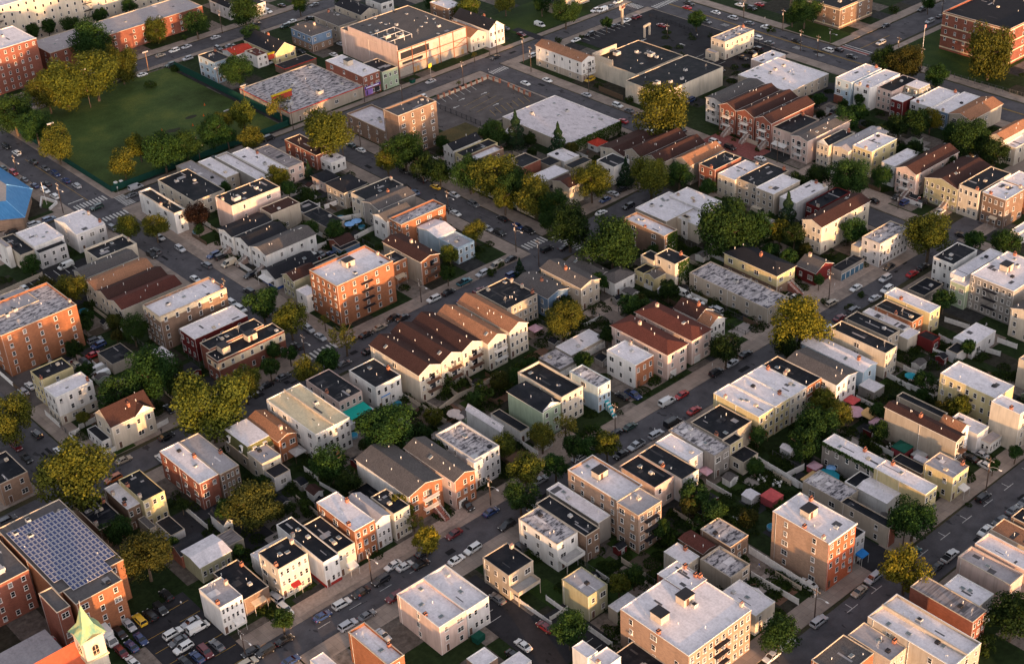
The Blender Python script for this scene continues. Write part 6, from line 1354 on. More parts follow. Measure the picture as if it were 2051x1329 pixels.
(412.2, 266.4, 3.6, 5.6, 'd'),
(417.3, 273.9, 3.6, 5.7, 'd'),
(429.1, 289.0, 4.7, 6.7, 'd'),
(419.5, 290.3, 3.7, 5.7, 'd'),
(417.8, 305.0, 5.7, 7.6, 'g'),
(429.9, 307.3, 3.8, 5.8, 'g'),
(442.3, 316.0, 2.5, 4.6, 'g'),
(434.3, 317.5, 2.3, 4.4, 'g'),
(250.4, 383.5, 2.0, 1.0, 'b'),
(150.5, 435.6, 1.3, 0.7, 'b'),
(117.8, 276.0, 1.9, 4.0, 'g'),
(269.5, 150.9, 1.0, 0.5, 'b'),
(330.2, 265.2, 2.1, 4.2, 'g'),
(262.9, 323.6, 1.9, 0.9, 'b'),
(267.6, 325.4, 2.0, 1.0, 'b'),
(372.7, 552.4, 4.7, 6.6, 'g'),
(398.5, 519.0, 5.1, 7.0, 'g'),
(419.5, 494.5, 4.6, 6.5, 'y'),
(430.3, 482.0, 4.6, 6.5, 'g'),
(492.5, 390.0, 3.8, 5.8, 'g'),
(482.5, 393.3, 2.2, 1.1, 'b'),
(257.0, 633.4, 3.6, 5.6, 'g'),
(288.3, 627.4, 3.6, 5.6, 'g'),
(534.9, 368.4, 2.7, 1.3, 'b'),
(542.7, 356.2, 2.7, 4.8, 'g'),
(294.1, 330.1, 3.3, 5.3, 'g'),
(403.7, 293.9, 2.7, 4.8, 'g'),
(326.0, 242.8, 1.9, 4.0, 'g'),
(332.1, 231.2, 1.5, 0.8, 'b')]
C = [
(273.0, 573.5, 'sed', 'white', 3.17, 0),
(287.3, 573.2, 'sed', 'tan', -0.02, 0),
(294.5, 573.4, 'suv', 'white', 3.16, 0),
(300.7, 573.4, 'sed', 'silver', 3.13, 0),
(284.4, 559.7, 'suv', 'green', 3.15, 1),
(293.3, 560.3, 'suv', 'silver', 3.12, 1),
(270.4, 559.3, 'sed', 'white', -0.01, 1),
(239.9, 559.3, 'suv', 'black', 3.17, 1),
(246.9, 559.8, 'sed', 'grey', 3.14, 1),
(252.4, 559.9, 'sed', 'silver', -0.01, 1),
(233.4, 559.8, 'sed', 'white', -0.03, 1),
(221.6, 575.2, 'sed', 'white', -0.01, 0),
(315.5, 573.2, 'sed', 'silver', 0.02, 0),
(309.0, 560.4, 'suv', 'grey', -1.57, 1),
(314.1, 558.9, 'sed', 'grey', -0.03, 1),
(337.4, 573.7, 'sed', 'black', -0.02, 0),
(344.2, 560.4, 'suv', 'green', 3.17, 1),
(350.0, 563.0, 'sed', 'white', 3.12, 1),
(357.3, 560.2, 'sed', 'black', 3.16, 1),
(370.0, 573.7, 'sed', 'grey', 3.17, 0),
(350.2, 582.9, 'suv', 'white', -1.55, 1),
(359.0, 584.5, 'sed', 'black', 1.6, 1),
(315.4, 530.2, 'sed', 'silver', -1.59, 1),
(331.6, 529.5, 'sed', 'black', -1.56, 1),
(348.5, 523.2, 'sed', 'silver', 1.57, 1),
(338.9, 515.3, 'sed', 'white', 1.6, 1),
(421.4, 474.0, 'van', 'white', -1.55, 1),
(408.6, 482.4, 'sed', 'grey', 1.59, 1),
(408.6, 471.8, 'sed', 'maroon', -1.57, 1),
(383.5, 460.5, 'sed', 'black', 3.17, 0),
(348.7, 460.9, 'sed', 'silver', 3.14, 0),
(395.8, 449.7, 'suv', 'white', -0.01, 1),
(419.5, 448.8, 'sed', 'white', 3.12, 1),
(428.4, 449.0, 'suv', 'black', 3.13, 1),
(450.3, 468.3, 'suv', 'white', 3.13, 1),
(373.4, 430.1, 'sed', 'white', -1.56, 0),
(381.4, 425.7, 'sed', 'white', -1.57, 1),
(393.3, 413.1, 'suv', 'yellow', 3.15, 1),
(381.7, 403.1, 'sed', 'silver', 1.55, 1),
(329.8, 450.9, 'sed', 'black', 3.17, 1),
(335.4, 450.4, 'suv', 'white', 3.12, 1),
(464.5, 468.3, 'suv', 'white', 3.16, 1),
(457.8, 466.4, 'sed', 'grey', 3.12, 1),
(452.5, 466.1, 'van', 'white', 3.12, 1),
(450.4, 448.8, 'sed', 'white', 3.13, 1),
(456.4, 448.3, 'suv', 'maroon', 0.02, 1),
(442.4, 448.0, 'sed', 'black', 0.0, 1),
(484.1, 442.5, 'pick', 'black', -1.59, 0),
(479.8, 439.8, 'sed', 'red', 1.59, 0),
(483.6, 426.0, 'sed', 'white', 1.58, 0),
(483.5, 415.9, 'suv', 'silver', 1.56, 0),
(483.3, 406.2, 'sed', 'grey', 1.58, 0),
(484.1, 397.2, 'pick', 'white', 1.6, 0),
(472.4, 392.4, 'suv', 'white', 1.58, 0),
(471.5, 385.0, 'sed', 'grey', 1.56, 0),
(472.5, 421.4, 'sed', 'grey', -1.59, 0),
(456.1, 433.1, 'sed', 'maroon', 1.58, 1),
(497.4, 424.1, 'sed', 'white', 1.54, 1),
(497.7, 417.2, 'suv', 'black', -1.59, 1),
(503.5, 417.9, 'sed', 'red', 1.56, 1),
(451.6, 382.3, 'sed', 'black', -1.56, 1),
(458.4, 383.4, 'sed', 'black', 1.56, 1),
(462.8, 384.2, 'suv', 'black', 1.57, 1),
(435.9, 381.1, 'sed', 'black', -1.56, 1),
(404.9, 368.9, 'suv', 'blue', 3.16, 1),
(382.6, 386.5, 'suv', 'white', -1.56, 1),
(382.3, 379.8, 'sed', 'grey', 1.55, 1),
(381.4, 372.6, 'sed', 'black', -1.58, 1),
(373.9, 374.9, 'sed', 'red', 1.57, 0),
(480.3, 377.5, 'sed', 'black', -1.59, 0),
(518.9, 360.7, 'sed', 'black', 3.14, 0),
(501.7, 350.4, 'suv', 'silver', 3.12, 0),
(544.7, 360.6, 'suv', 'black', 3.13, 0),
(535.2, 349.8, 'suv', 'silver', 3.14, 0),
(542.9, 349.8, 'sed', 'black', 0.0, 0),
(547.9, 349.6, 'sed', 'black', -0.03, 0),
(481.1, 361.6, 'suv', 'white', 1.55, 0),
(484.3, 358.8, 'sed', 'black', 1.58, 0),
(481.9, 350.2, 'sed', 'black', -1.54, 0),
(196.7, 535.3, 'suv', 'black', -1.54, 0),
(196.9, 526.6, 'suv', 'white', 1.57, 0),
(197.6, 513.9, 'suv', 'black', 1.58, 0),
(198.3, 505.7, 'sed', 'grey', -1.55, 0),
(198.8, 497.9, 'suv', 'blue', -1.59, 0),
(198.9, 490.0, 'sed', 'blue', 1.57, 0),
(199.5, 482.9, 'suv', 'silver', 1.54, 0),
(192.6, 492.7, 'sed', 'black', 1.55, 0),
(188.1, 510.7, 'suv', 'red', -1.59, 1),
(188.2, 502.1, 'sed', 'grey', 1.55, 1),
(188.6, 494.6, 'sed', 'blue', 1.55, 1),
(189.4, 487.8, 'suv', 'white', -1.57, 1),
(189.6, 480.7, 'suv', 'white', 1.58, 1),
(187.1, 517.8, 'sed', 'green', 1.6, 1),
(196.2, 461.6, 'suv', 'green', 3.16, 0),
(213.9, 465.0, 'van', 'silver', 0.0, 1),
(209.7, 460.7, 'sed', 'grey', 3.11, 0),
(179.7, 465.7, 'suv', 'steel', 0.0, 1),
(174.3, 466.2, 'suv', 'silver', -0.02, 1),
(165.8, 466.9, 'sed', 'black', 3.13, 1),
(192.3, 442.8, 'suv', 'grey', -1.55, 0),
(200.5, 424.8, 'sed', 'silver', -1.58, 0),
(201.0, 412.4, 'suv', 'silver', -1.58, 0),
(194.3, 417.1, 'suv', 'grey', 1.58, 0),
(233.9, 463.5, 'pick', 'white', -0.01, 1),
(237.2, 465.8, 'sed', 'white', 3.15, 1),
(271.0, 464.2, 'van', 'black', -0.0, 1),
(289.4, 429.3, 'sed', 'white', 1.57, 0),
(289.5, 435.4, 'sed', 'green', 1.58, 0),
(254.4, 413.8, 'suv', 'black', -0.01, 1),
(248.4, 465.3, 'sed', 'green', 0.03, 1),
(289.3, 384.7, 'sed', 'yellow', 1.59, 0),
(289.2, 392.7, 'sed', 'black', 1.58, 0),
(289.9, 398.8, 'sed', 'black', 1.57, 0),
(289.5, 403.7, 'sed', 'black', -1.58, 0),
(281.6, 392.4, 'sed', 'black', 1.55, 0),
(281.5, 386.9, 'sed', 'steel', 1.59, 0),
(289.9, 375.0, 'sed', 'silver', -1.54, 0),
(289.8, 364.3, 'suv', 'grey', -1.6, 0),
(281.8, 369.6, 'sed', 'black', -1.55, 0),
(281.2, 363.8, 'sed', 'white', -1.57, 0),
(289.7, 349.0, 'sed', 'black', 1.57, 0),
(281.7, 347.4, 'sed', 'silver', -1.58, 0),
(282.4, 342.1, 'suv', 'black', -1.57, 0),
(289.7, 341.3, 'sed', 'blue', -1.55, 0),
(290.0, 336.0, 'suv', 'black', -1.55, 0),
(285.5, 322.2, 'suv', 'black', -0.02, 0),
(290.4, 318.9, 'sed', 'black', -0.01, 0),
(328.4, 334.4, 'sed', 'silver', 1.58, 1),
(323.1, 333.2, 'sed', 'blue', 3.15, 1),
(325.3, 324.0, 'suv', 'black', 3.12, 0),
(315.4, 327.3, 'sed', 'white', 0.03, 1),
(374.0, 360.5, 'sed', 'white', 1.57, 0),
(382.7, 352.9, 'sed', 'black', 1.55, 1),
(383.2, 336.5, 'suv', 'white', -1.54, 1),
(383.4, 329.3, 'suv', 'black', -1.59, 1),
(383.7, 315.2, 'sed', 'white', 1.55, 1),
(352.2, 289.2, 'van', 'cream', -1.56, 1),
(332.5, 334.3, 'pick', 'black', 0.0, 1),
(384.4, 266.2, 'sed', 'black', 1.57, 1),
(392.3, 262.0, 'suv', 'black', 3.16, 1),
(390.8, 257.7, 'suv', 'blue', 0.0, 1),
(393.9, 253.4, 'suv', 'black', 3.13, 1),
(392.8, 245.3, 'sed', 'white', 3.14, 1),
(384.1, 230.8, 'sed', 'black', -1.58, 1),
(167.9, 430.2, 'van', 'white', 3.16, 1),
(151.3, 426.4, 'sed', 'white', -1.59, 1),
(152.1, 380.7, 'suv', 'grey', -0.03, 1),
(151.5, 377.4, 'suv', 'blue', 3.16, 1),
(147.8, 373.8, 'sed', 'red', 0.0, 1),
(141.4, 372.5, 'sed', 'cream', 1.57, 1),
(144.1, 372.3, 'sed', 'grey', -1.54, 1),
(144.2, 365.4, 'van', 'white', 3.14, 1),
(143.9, 361.7, 'van', 'white', 3.13, 1),
(192.0, 415.7, 'suv', 'black', -1.56, 0),
(193.8, 390.9, 'sed', 'white', -1.55, 0),
(143.4, 426.2, 'sed', 'steel', 1.58, 1),
(201.3, 395.9, 'suv', 'grey', 1.58, 0),
(206.4, 400.0, 'suv', 'blue', 3.15, 1),
(207.6, 397.2, 'suv', 'black', -0.0, 1),
(206.9, 391.3, 'van', 'cream', 3.16, 1),
(207.6, 379.5, 'suv', 'black', 3.16, 1),
(201.8, 371.2, 'suv', 'black', 1.6, 0),
(193.9, 368.8, 'suv', 'white', -1.56, 0),
(193.8, 363.8, 'suv', 'white', -1.55, 0),
(198.1, 356.1, 'sed', 'grey', 1.59, 0),
(201.9, 338.6, 'suv', 'silver', -1.59, 0),
(201.8, 332.3, 'sed', 'silver', -1.57, 0),
(193.9, 333.1, 'sed', 'black', 1.59, 0),
(212.1, 323.2, 'sed', 'black', 0.01, 0),
(217.7, 323.5, 'sed', 'tan', -0.01, 0),
(224.0, 325.1, 'sed', 'black', 3.14, 0),
(207.4, 315.3, 'sed', 'black', 0.03, 0),
(198.1, 315.1, 'sed', 'grey', -0.03, 0),
(181.4, 322.4, 'sed', 'grey', 0.02, 0),
(229.5, 374.3, 'suv', 'white', -1.56, 1),
(231.8, 374.7, 'sed', 'grey', 1.58, 1),
(234.1, 370.7, 'pick', 'blue', 1.56, 1),
(239.6, 324.6, 'suv', 'white', 3.11, 0),
(245.5, 324.5, 'sed', 'black', 0.02, 0),
(253.1, 325.7, 'pick', 'teal', 0.02, 0),
(260.5, 325.5, 'suv', 'silver', 3.14, 0),
(267.0, 326.0, 'van', 'tan', 3.16, 0),
(273.0, 326.1, 'sed', 'black', 3.12, 0),
(266.7, 318.1, 'suv', 'blue', -0.01, 0),
(253.1, 318.3, 'sed', 'maroon', -0.01, 0),
(245.7, 317.4, 'sed', 'blue', 0.0, 0),
(225.9, 322.9, 'sed', 'black', 3.13, 0),
(276.4, 234.3, 'sed', 'silver', 3.13, 1),
(269.8, 234.3, 'suv', 'black', 0.02, 1),
(282.8, 234.7, 'sed', 'black', 0.01, 1),
(295.3, 257.1, 'suv', 'silver', 1.57, 1),
(294.9, 264.2, 'sed', 'white', -1.6, 1),
(298.0, 272.8, 'sed', 'black', -1.58, 1),
(295.2, 270.6, 'van', 'white', -1.55, 1),
(316.8, 244.6, 'pick', 'white', -1.58, 1),
(334.4, 235.0, 'sed', 'white', 3.12, 0),
(345.1, 232.0, 'suv', 'silver', 3.14, 0),
(351.8, 235.5, 'sed', 'black', 3.16, 0),
(340.1, 227.7, 'suv', 'white', 3.15, 0),
(333.4, 227.2, 'sed', 'silver', -0.02, 0),
(322.2, 234.7, 'suv', 'tan', -0.02, 0),
(323.4, 227.4, 'suv', 'grey', 0.03, 0),
(317.2, 227.8, 'sed', 'maroon', 0.02, 0),
(310.2, 226.8, 'sed', 'white', -0.01, 0),
(353.2, 227.8, 'sed', 'red', -0.03, 0),
(358.9, 228.0, 'sed', 'black', -0.02, 0),
(116.6, 348.1, 'suv', 'black', 1.56, 0),
(109.8, 347.0, 'suv', 'maroon', -1.55, 0),
(117.3, 336.1, 'suv', 'white', 1.58, 0),
(117.4, 331.1, 'sed', 'white', -1.58, 0),
(128.0, 320.0, 'sed', 'tan', -0.02, 0),
(141.8, 321.1, 'sed', 'black', 0.01, 0),
(135.6, 313.2, 'sed', 'white', 1.56, 0),
(149.1, 332.0, 'sed', 'black', -1.59, 1),
(121.8, 314.4, 'suv', 'orange', 3.15, 0),
(123.6, 370.7, 'sed', 'silver', 1.59, 1),
(126.4, 372.1, 'sed', 'white', 1.59, 1),
(109.9, 331.2, 'suv', 'black', -1.57, 0),
(109.3, 339.8, 'sed', 'black', -1.54, 0),
(143.5, 314.0, 'sed', 'black', 3.16, 0),
(175.4, 322.1, 'sed', 'black', 3.17, 0),
(169.8, 321.6, 'sed', 'white', 3.17, 0),
(201.3, 233.6, 'sed', 'silver', 0.01, 0),
(215.1, 233.4, 'sed', 'silver', 3.13, 0),
(249.5, 234.2, 'van', 'white', -0.02, 1),
(254.9, 233.8, 'sed', 'red', 3.13, 0),
(251.9, 226.3, 'sed', 'red', 0.02, 0),
(234.2, 233.5, 'sed', 'green', 0.03, 0),
(243.6, 226.6, 'van', 'black', -0.03, 0),
(236.6, 226.0, 'suv', 'silver', -0.01, 0),
(229.3, 226.3, 'pick', 'silver', 3.16, 0),
(223.7, 226.4, 'sed', 'black', 3.14, 0),
(229.2, 234.0, 'sed', 'black', 3.13, 1),
(245.5, 243.3, 'pick', 'blue', -1.58, 1),
(243.1, 245.1, 'sed', 'black', 1.58, 1),
(288.9, 160.4, 'sed', 'silver', 1.56, 1),
(285.7, 156.5, 'sed', 'white', -1.6, 1),
(285.7, 161.5, 'sed', 'black', 1.55, 1),
(274.3, 149.9, 'suv', 'black', -0.0, 0),
(93.6, 318.4, 'suv', 'grey', -0.01, 0),
(108.2, 263.9, 'suv', 'black', 1.56, 1),
(104.8, 260.7, 'suv', 'black', -1.58, 1),
(101.9, 260.5, 'suv', 'black', 1.59, 1),
(99.3, 260.9, 'suv', 'yellow', 1.55, 1),
(96.7, 261.2, 'sed', 'silver', -1.58, 1),
(90.9, 260.7, 'truck', 'white', -1.59, 1),
(93.8, 260.4, 'sed', 'black', -1.55, 1),
(93.6, 254.6, 'sed', 'blue', 1.59, 1),
(96.3, 255.1, 'sed', 'blue', -1.58, 1),
(91.0, 254.7, 'sed', 'maroon', -1.58, 1),
(91.2, 249.7, 'sed', 'white', 1.58, 1),
(102.6, 251.4, 'suv', 'white', 0.02, 1),
(102.2, 248.4, 'sed', 'grey', 3.15, 1),
(101.9, 245.6, 'suv', 'white', 3.17, 1),
(107.6, 251.8, 'sed', 'silver', 3.16, 1),
(107.8, 248.9, 'van', 'white', -0.01, 1),
(104.9, 240.9, 'suv', 'maroon', -1.6, 1),
(102.6, 240.8, 'sed', 'blue', 1.6, 1),
(107.9, 240.9, 'sed', 'grey', 1.6, 1),
(99.8, 241.1, 'sed', 'black', -1.55, 1),
(109.8, 231.0, 'suv', 'cream', -0.01, 0),
(112.5, 233.7, 'sed', 'black', 3.11, 0),
(130.9, 231.8, 'sed', 'blue', -0.01, 0),
(136.6, 231.9, 'suv', 'white', -0.02, 0),
(142.2, 231.9, 'sed', 'black', 3.12, 0),
(148.2, 232.0, 'suv', 'black', 3.15, 0),
(138.4, 224.5, 'sed', 'grey', 0.02, 1),
(133.4, 225.1, 'suv', 'silver', -0.0, 0),
(147.0, 225.0, 'suv', 'maroon', 3.12, 0),
(153.6, 234.2, 'sed', 'white', 3.12, 0),
(126.5, 244.7, 'suv', 'silver', 1.6, 1),
(125.9, 239.6, 'suv', 'white', -1.57, 1),
(171.6, 232.8, 'sed', 'maroon', 3.16, 0),
(183.7, 232.8, 'sed', 'blue', -0.0, 0),
(161.7, 232.6, 'sed', 'black', -0.02, 0),
(158.6, 229.7, 'sed', 'black', -0.02, 0),
(155.5, 232.0, 'sed', 'white', -0.02, 0),
(165.8, 224.9, 'sed', 'white', 0.01, 0),
(171.2, 225.1, 'suv', 'white', 3.17, 0),
(183.0, 225.9, 'suv', 'black', 3.14, 0),
(180.9, 238.9, 'suv', 'black', -1.59, 1),
(192.9, 226.3, 'sed', 'white', 0.02, 0),
(179.5, 216.3, 'suv', 'black', -1.59, 1),
(163.8, 207.4, 'sed', 'grey', 1.56, 1),
(165.3, 192.7, 'sed', 'maroon', 1.57, 1),
(120.0, 231.4, 'sed', 'black', 0.02, 0),
(114.9, 231.5, 'suv', 'black', 3.15, 0),
(117.2, 224.8, 'sed', 'blue', -0.01, 1),
(137.1, 216.7, 'sed', 'silver', -1.54, 1),
(157.8, 191.8, 'sed', 'white', 1.58, 1),
(154.1, 190.7, 'sed', 'black', -1.56, 1),
(210.7, 150.5, 'suv', 'silver', 0.0, 0),
(200.1, 151.0, 'sed', 'white', -0.02, 0),
(194.7, 150.8, 'sed', 'white', 3.15, 0),
(225.2, 150.3, 'sed', 'tan', 3.16, 0),
(231.0, 150.8, 'suv', 'silver', 3.14, 0),
(250.1, 142.9, 'pick', 'white', 0.02, 0),
(263.8, 142.4, 'sed', 'white', 3.16, 0),
(269.4, 142.0, 'sed', 'grey', 3.11, 0),
(275.2, 142.0, 'sed', 'grey', -0.02, 0),
(280.2, 141.9, 'sed', 'grey', 3.14, 0),
(245.3, 149.7, 'sed', 'teal', 0.03, 0),
(244.3, 142.8, 'sed', 'black', 3.17, 0),
(218.8, 160.0, 'sed', 'white', 1.56, 1)]
P = [
(238.7, 545.7, 16.5, 'field'),
(275.2, 562.4, 8.8, 'field'),
(205.8, 509.6, 15.2, 'field'),
(284.6, 501.1, 7.8, 'field'),
(286.2, 523.2, 8.8, 'field'),
(267.4, 486.5, 7.0, 'field'),
(186.1, 467.5, 12.2, 'lamp'),
(188.6, 508.9, 8.5, 'lamp'),
(321.1, 576.3, 11.2, 'pole'),
(283.3, 465.1, 10.2, 'pole'),
(318.1, 465.3, 8.5, 'pole'),
(388.2, 464.7, 13.8, 'pole'),
(355.7, 448.3, 11.0, 'pole'),
(388.1, 447.6, 12.0, 'pole'),
(383.8, 438.2, 11.5, 'pole'),
(385.3, 405.5, 10.5, 'pole'),
(326.7, 451.4, 9.5, 'pole'),
(445.9, 447.2, 10.0, 'pole'),
(487.3, 413.0, 9.0, 'pole'),
(487.1, 390.8, 9.8, 'pole'),
(448.4, 422.2, 6.5, 'pole'),
(487.2, 365.5, 7.8, 'lamp'),
(473.9, 370.4, 9.5, 'pole'),
(473.7, 361.3, 9.5, 'pole'),
(487.1, 320.2, 11.2, 'pole'),
(547.1, 351.9, 6.8, 'pole'),
(503.3, 342.6, 5.0, 'pole'),
(487.9, 320.8, 20.0, 'flag'),
(281.3, 429.3, 9.8, 'lamp'),
(242.1, 466.5, 10.8, 'lamp'),
(292.1, 433.2, 8.8, 'pole'),
(279.6, 365.7, 9.5, 'lamp'),
(278.0, 328.9, 11.0, 'lamp'),
(276.8, 316.5, 9.8, 'pole'),
(386.2, 309.5, 10.0, 'pole'),
(386.3, 257.3, 6.0, 'pole'),
(359.0, 240.7, 6.5, 'pole'),
(192.0, 326.2, 8.8, 'lamp'),
(192.9, 370.3, 9.8, 'pole'),
(236.3, 326.6, 8.8, 'lamp'),
(324.1, 237.2, 10.2, 'pole'),
(230.8, 235.7, 9.0, 'pole'),
(280.4, 239.8, 6.8, 'lamp'),
(185.9, 235.4, 9.0, 'lamp'),
(146.8, 233.9, 10.0, 'lamp'),
(277.7, 151.3, 10.5, 'lamp'),
(245.4, 152.9, 7.2, 'lamp'),
(211.5, 152.3, 9.0, 'lamp'),
(111.0, 233.9, 8.2, 'lamp')]
FN = [
([(122.6, 340.4), (122.7, 333.6)], 'white', 1.6),
([(125.2, 326.0), (131.3, 325.8), (138.0, 326.4), (146.0, 327.1)], 'white', 1.6),
([(122.9, 340.8), (125.9, 341.0), (126.6, 342.3), (131.6, 342.5)], 'white', 1.6),
([(253.0, 416.2), (262.5, 414.5)], 'white', 1.8),
([(252.3, 400.6), (260.3, 400.2)], 'white', 1.8),
([(246.1, 374.7), (255.1, 375.6)], 'white', 1.8),
([(247.7, 390.7), (258.8, 385.6)], 'white', 1.8),
([(231.9, 379.0), (237.0, 378.4)], 'white', 1.8),
([(245.4, 401.1), (244.2, 388.3)], 'white', 1.8),
([(201.8, 282.9), (202.1, 276.3), (210.5, 277.8), (211.5, 285.6)], 'tan', 1.8),
([(210.5, 277.8), (216.7, 277.0), (226.3, 277.5)], 'tan', 1.8),
([(216.7, 277.0), (218.2, 283.6)], 'tan', 1.8),
([(246.7, 201.5), (246.3, 189.6), (245.6, 179.9)], 'white', 2.0),
([(246.3, 189.6), (252.6, 188.8)], 'white', 2.0),
([(217.9, 177.3), (217.6, 156.4)], 'white', 2.2),
([(211.7, 171.2), (212.1, 157.5)], 'white', 1.8),
([(337.3, 204.9), (338.5, 197.4)], 'white', 1.6),
([(338.3, 187.7), (339.0, 181.8)], 'white', 1.6),
([(331.6, 187.2), (332.5, 183.0)], 'white', 1.6),
([(320.9, 197.5), (321.6, 192.4)], 'white', 1.6),
([(308.0, 198.2), (308.1, 190.7)], 'white', 1.6),
([(328.3, 200.7), (328.0, 195.8)], 'white', 1.6),
([(301.9, 199.3), (301.0, 190.9)], 'white', 1.7),
([(279.4, 188.6), (278.1, 182.4)], 'white', 1.7),
([(246.1, 200.8), (246.0, 191.2), (245.6, 184.7)], 'white', 1.8),
([(334.2, 437.0), (334.6, 424.1), (334.7, 413.1)], 'iron', 2.0),
([(340.1, 445.4), (348.7, 445.3), (357.7, 445.8), (366.9, 446.1), (367.5, 439.2)], 'wallred', 1.1),
([(367.3, 433.5), (366.7, 426.6), (366.4, 419.8)], 'wallred', 1.1),
([(491.9, 323.4), (492.9, 310.2)], 'mesh', 1.8),
([(491.4, 307.4), (492.0, 292.2), (492.8, 277.1)], 'mesh', 1.8),
([(461.7, 437.6), (460.5, 418.4)], 'iron', 1.6),
([(461.1, 444.8), (461.7, 437.6)], 'iron', 1.6),
([(467.5, 391.4), (467.9, 384.3), (466.4, 374.6)], 'iron', 1.6),
([(388.9, 403.3), (388.3, 389.5)], 'wood', 2.2),
([(290.4, 287.8), (290.7, 279.6)], 'white', 1.4),
([(291.3, 248.5), (291.4, 242.1), (296.7, 242.9)], 'mesh', 1.2),
([(329.2, 285.3), (336.0, 284.9)], 'wood', 2.0),
([(166.9, 205.6), (167.1, 192.4)], 'white', 1.2),
([(167.9, 193.8), (173.2, 193.6)], 'white', 1.2),
([(143.8, 429.3), (159.7, 430.7)], 'tan', 1.6),
([(159.7, 273.3), (160.6, 266.1)], 'white', 1.2),
([(261.4, 279.6), (267.4, 279.3)], 'white', 1.2)]
UM = [
(249.5, 382.0, 1.9, 'b', 'pale blue patio umbrella behind the grey house, left of two'),
(252.4, 382.0, 1.9, 'b', 'pale blue patio umbrella behind the grey house, right of two'),
(252.4, 181.2, 3.2, 't', 'large teal patio umbrella on the wooden deck'),
(251.9, 178.3, 1.5, 'b', 'small pale blue round table umbrella on the wooden deck'),
(255.8, 182.7, 1.3, 'b', 'small pale blue umbrella by the grey wall of the deck'),
(203.3, 270.7, 2.1, 'w', 'cream patio umbrella behind the white sloping roof'),
(199.5, 275.6, 1.7, 'w', 'small cream umbrella beside the hedge of the townhouses'),
(203.4, 268.3, 1.4, 'w', 'cream umbrella against the white walled wing'),
(235.0, 402.2, 2.2, 'w', 'pink cream patio umbrella beside the white townhouses'),
(304.3, 193.3, 1.7, 't', 'bright teal patio umbrella by the garden tables'),
(279.8, 193.7, 2.8, 'p', 'round pale pink umbrella behind the garden trees')]
CN_ = [
(249.0, 182.6, 2.5, 2.4, 't', 'tan square garden canopy on the dark patio', False),
(236.3, 185.8, 2.1, 2.6, 'r', 'closed red garden tent in the green back yards', True),
(253.2, 205.8, 2.5, 2.6, 'r', 'open red canopy beside the yellow apartments', False),
(253.9, 186.4, 1.5, 2.0, 'p', 'small pink garden tent at the wooden deck', True),
(281.7, 190.4, 2.0, 2.3, 't', 'orange brown garden canopy beside the round pink umbrella', False),
(280.3, 186.1, 2.0, 2.2, 'p', 'lilac garden canopy beside the blank tan wall', False),
(275.8, 175.3, 2.1, 2.3, 'n', 'dark green storage tent beneath the blank tan wall', True),
(276.5, 170.4, 1.7, 2.0, 'g', 'dark grey garden tent beneath the blank tan wall', True),
(162.4, 287.2, 1.9, 2.6, 'g', 'pale porch canopy behind the narrow brown roofed house', False),
(232.6, 204.4, 1.6, 2.4, 'p', 'pink patio canopy behind the weathered grey sided house', False),
(248.2, 286.9, 1.7, 2.4, 'p', 'pale square canopy behind the orange roofed townhouses', False),
(193.9, 290.6, 1.6, 4.0, 'B', 'bright blue canopy behind the white black roofed house', False),
(283.6, 197.6, 1.8, 2.3, 'r', 'dark red patio canopy behind the white house', False)]
PE = [
(466.8, 413.2, 3, 4, 0.5, 'person in dark clothes walking across the pavement by the avenue'),
(457.2, 412.9, 0, 4, 1.5, 'person in a white top walking in the car park'),
(141.0, 230.7, 1, 5, 2.5, 'person in red and white top and blue trousers crossing the street'),
(142.1, 324.2, 3, 4, 0.1, 'person in black walking beside the white fence'),
(371.9, 451.5, 0, 4, 1.1, 'person in a pale top crossing the wide street'),
(384.3, 464.9, 3, 4, 0.4, 'person in dark clothes beside the white gabled houses'),
(215.6, 172.2, 2, 0, 0.9, 'person in a blue top standing in the long black driveway'),
(453.8, 452.7, 3, 4, 0, 'person in dark clothes at the crosswalk by the corner sign'),
(109.3, 258.9, 0, 4, 2.0, 'person in a pale top in the car park beside the solar panel building')]
# ---------------------------------------------------------------- build the place
for i, q in enumerate(B):
    if q[13] < 0: PH.append((q[2], q[3], q[2] + q[4], q[3] + q[5], q[1]))
for i, q in enumerate(B): building(i, *q[:13], None if q[13] < 0 else q[13])
for i, q in enumerate(T): tree(i, *q)
for q in C: car(q[0], q[1], None, q[2], q[3], q[4], .004 if q[5] == 0 else .125)
for q in P: pole(*q)
for q in FN: fence(*q)
# the green screened fence of the sports field
fence([(206.5, 556), (206.5, 469.5), (230, 469.5), (284, 469.5)], 'green', 2.4); fence([(284.5, 469.5), (284.5, 556)], 'green', 3.2); fence([(207, 560.5), (284, 560.5)], 'mesh', 2.4)

def prop(name, label, cat, x, y, rz=0, z=.13, group=None): return tag(empty(name, (x, y, z), rz), label, cat, group)
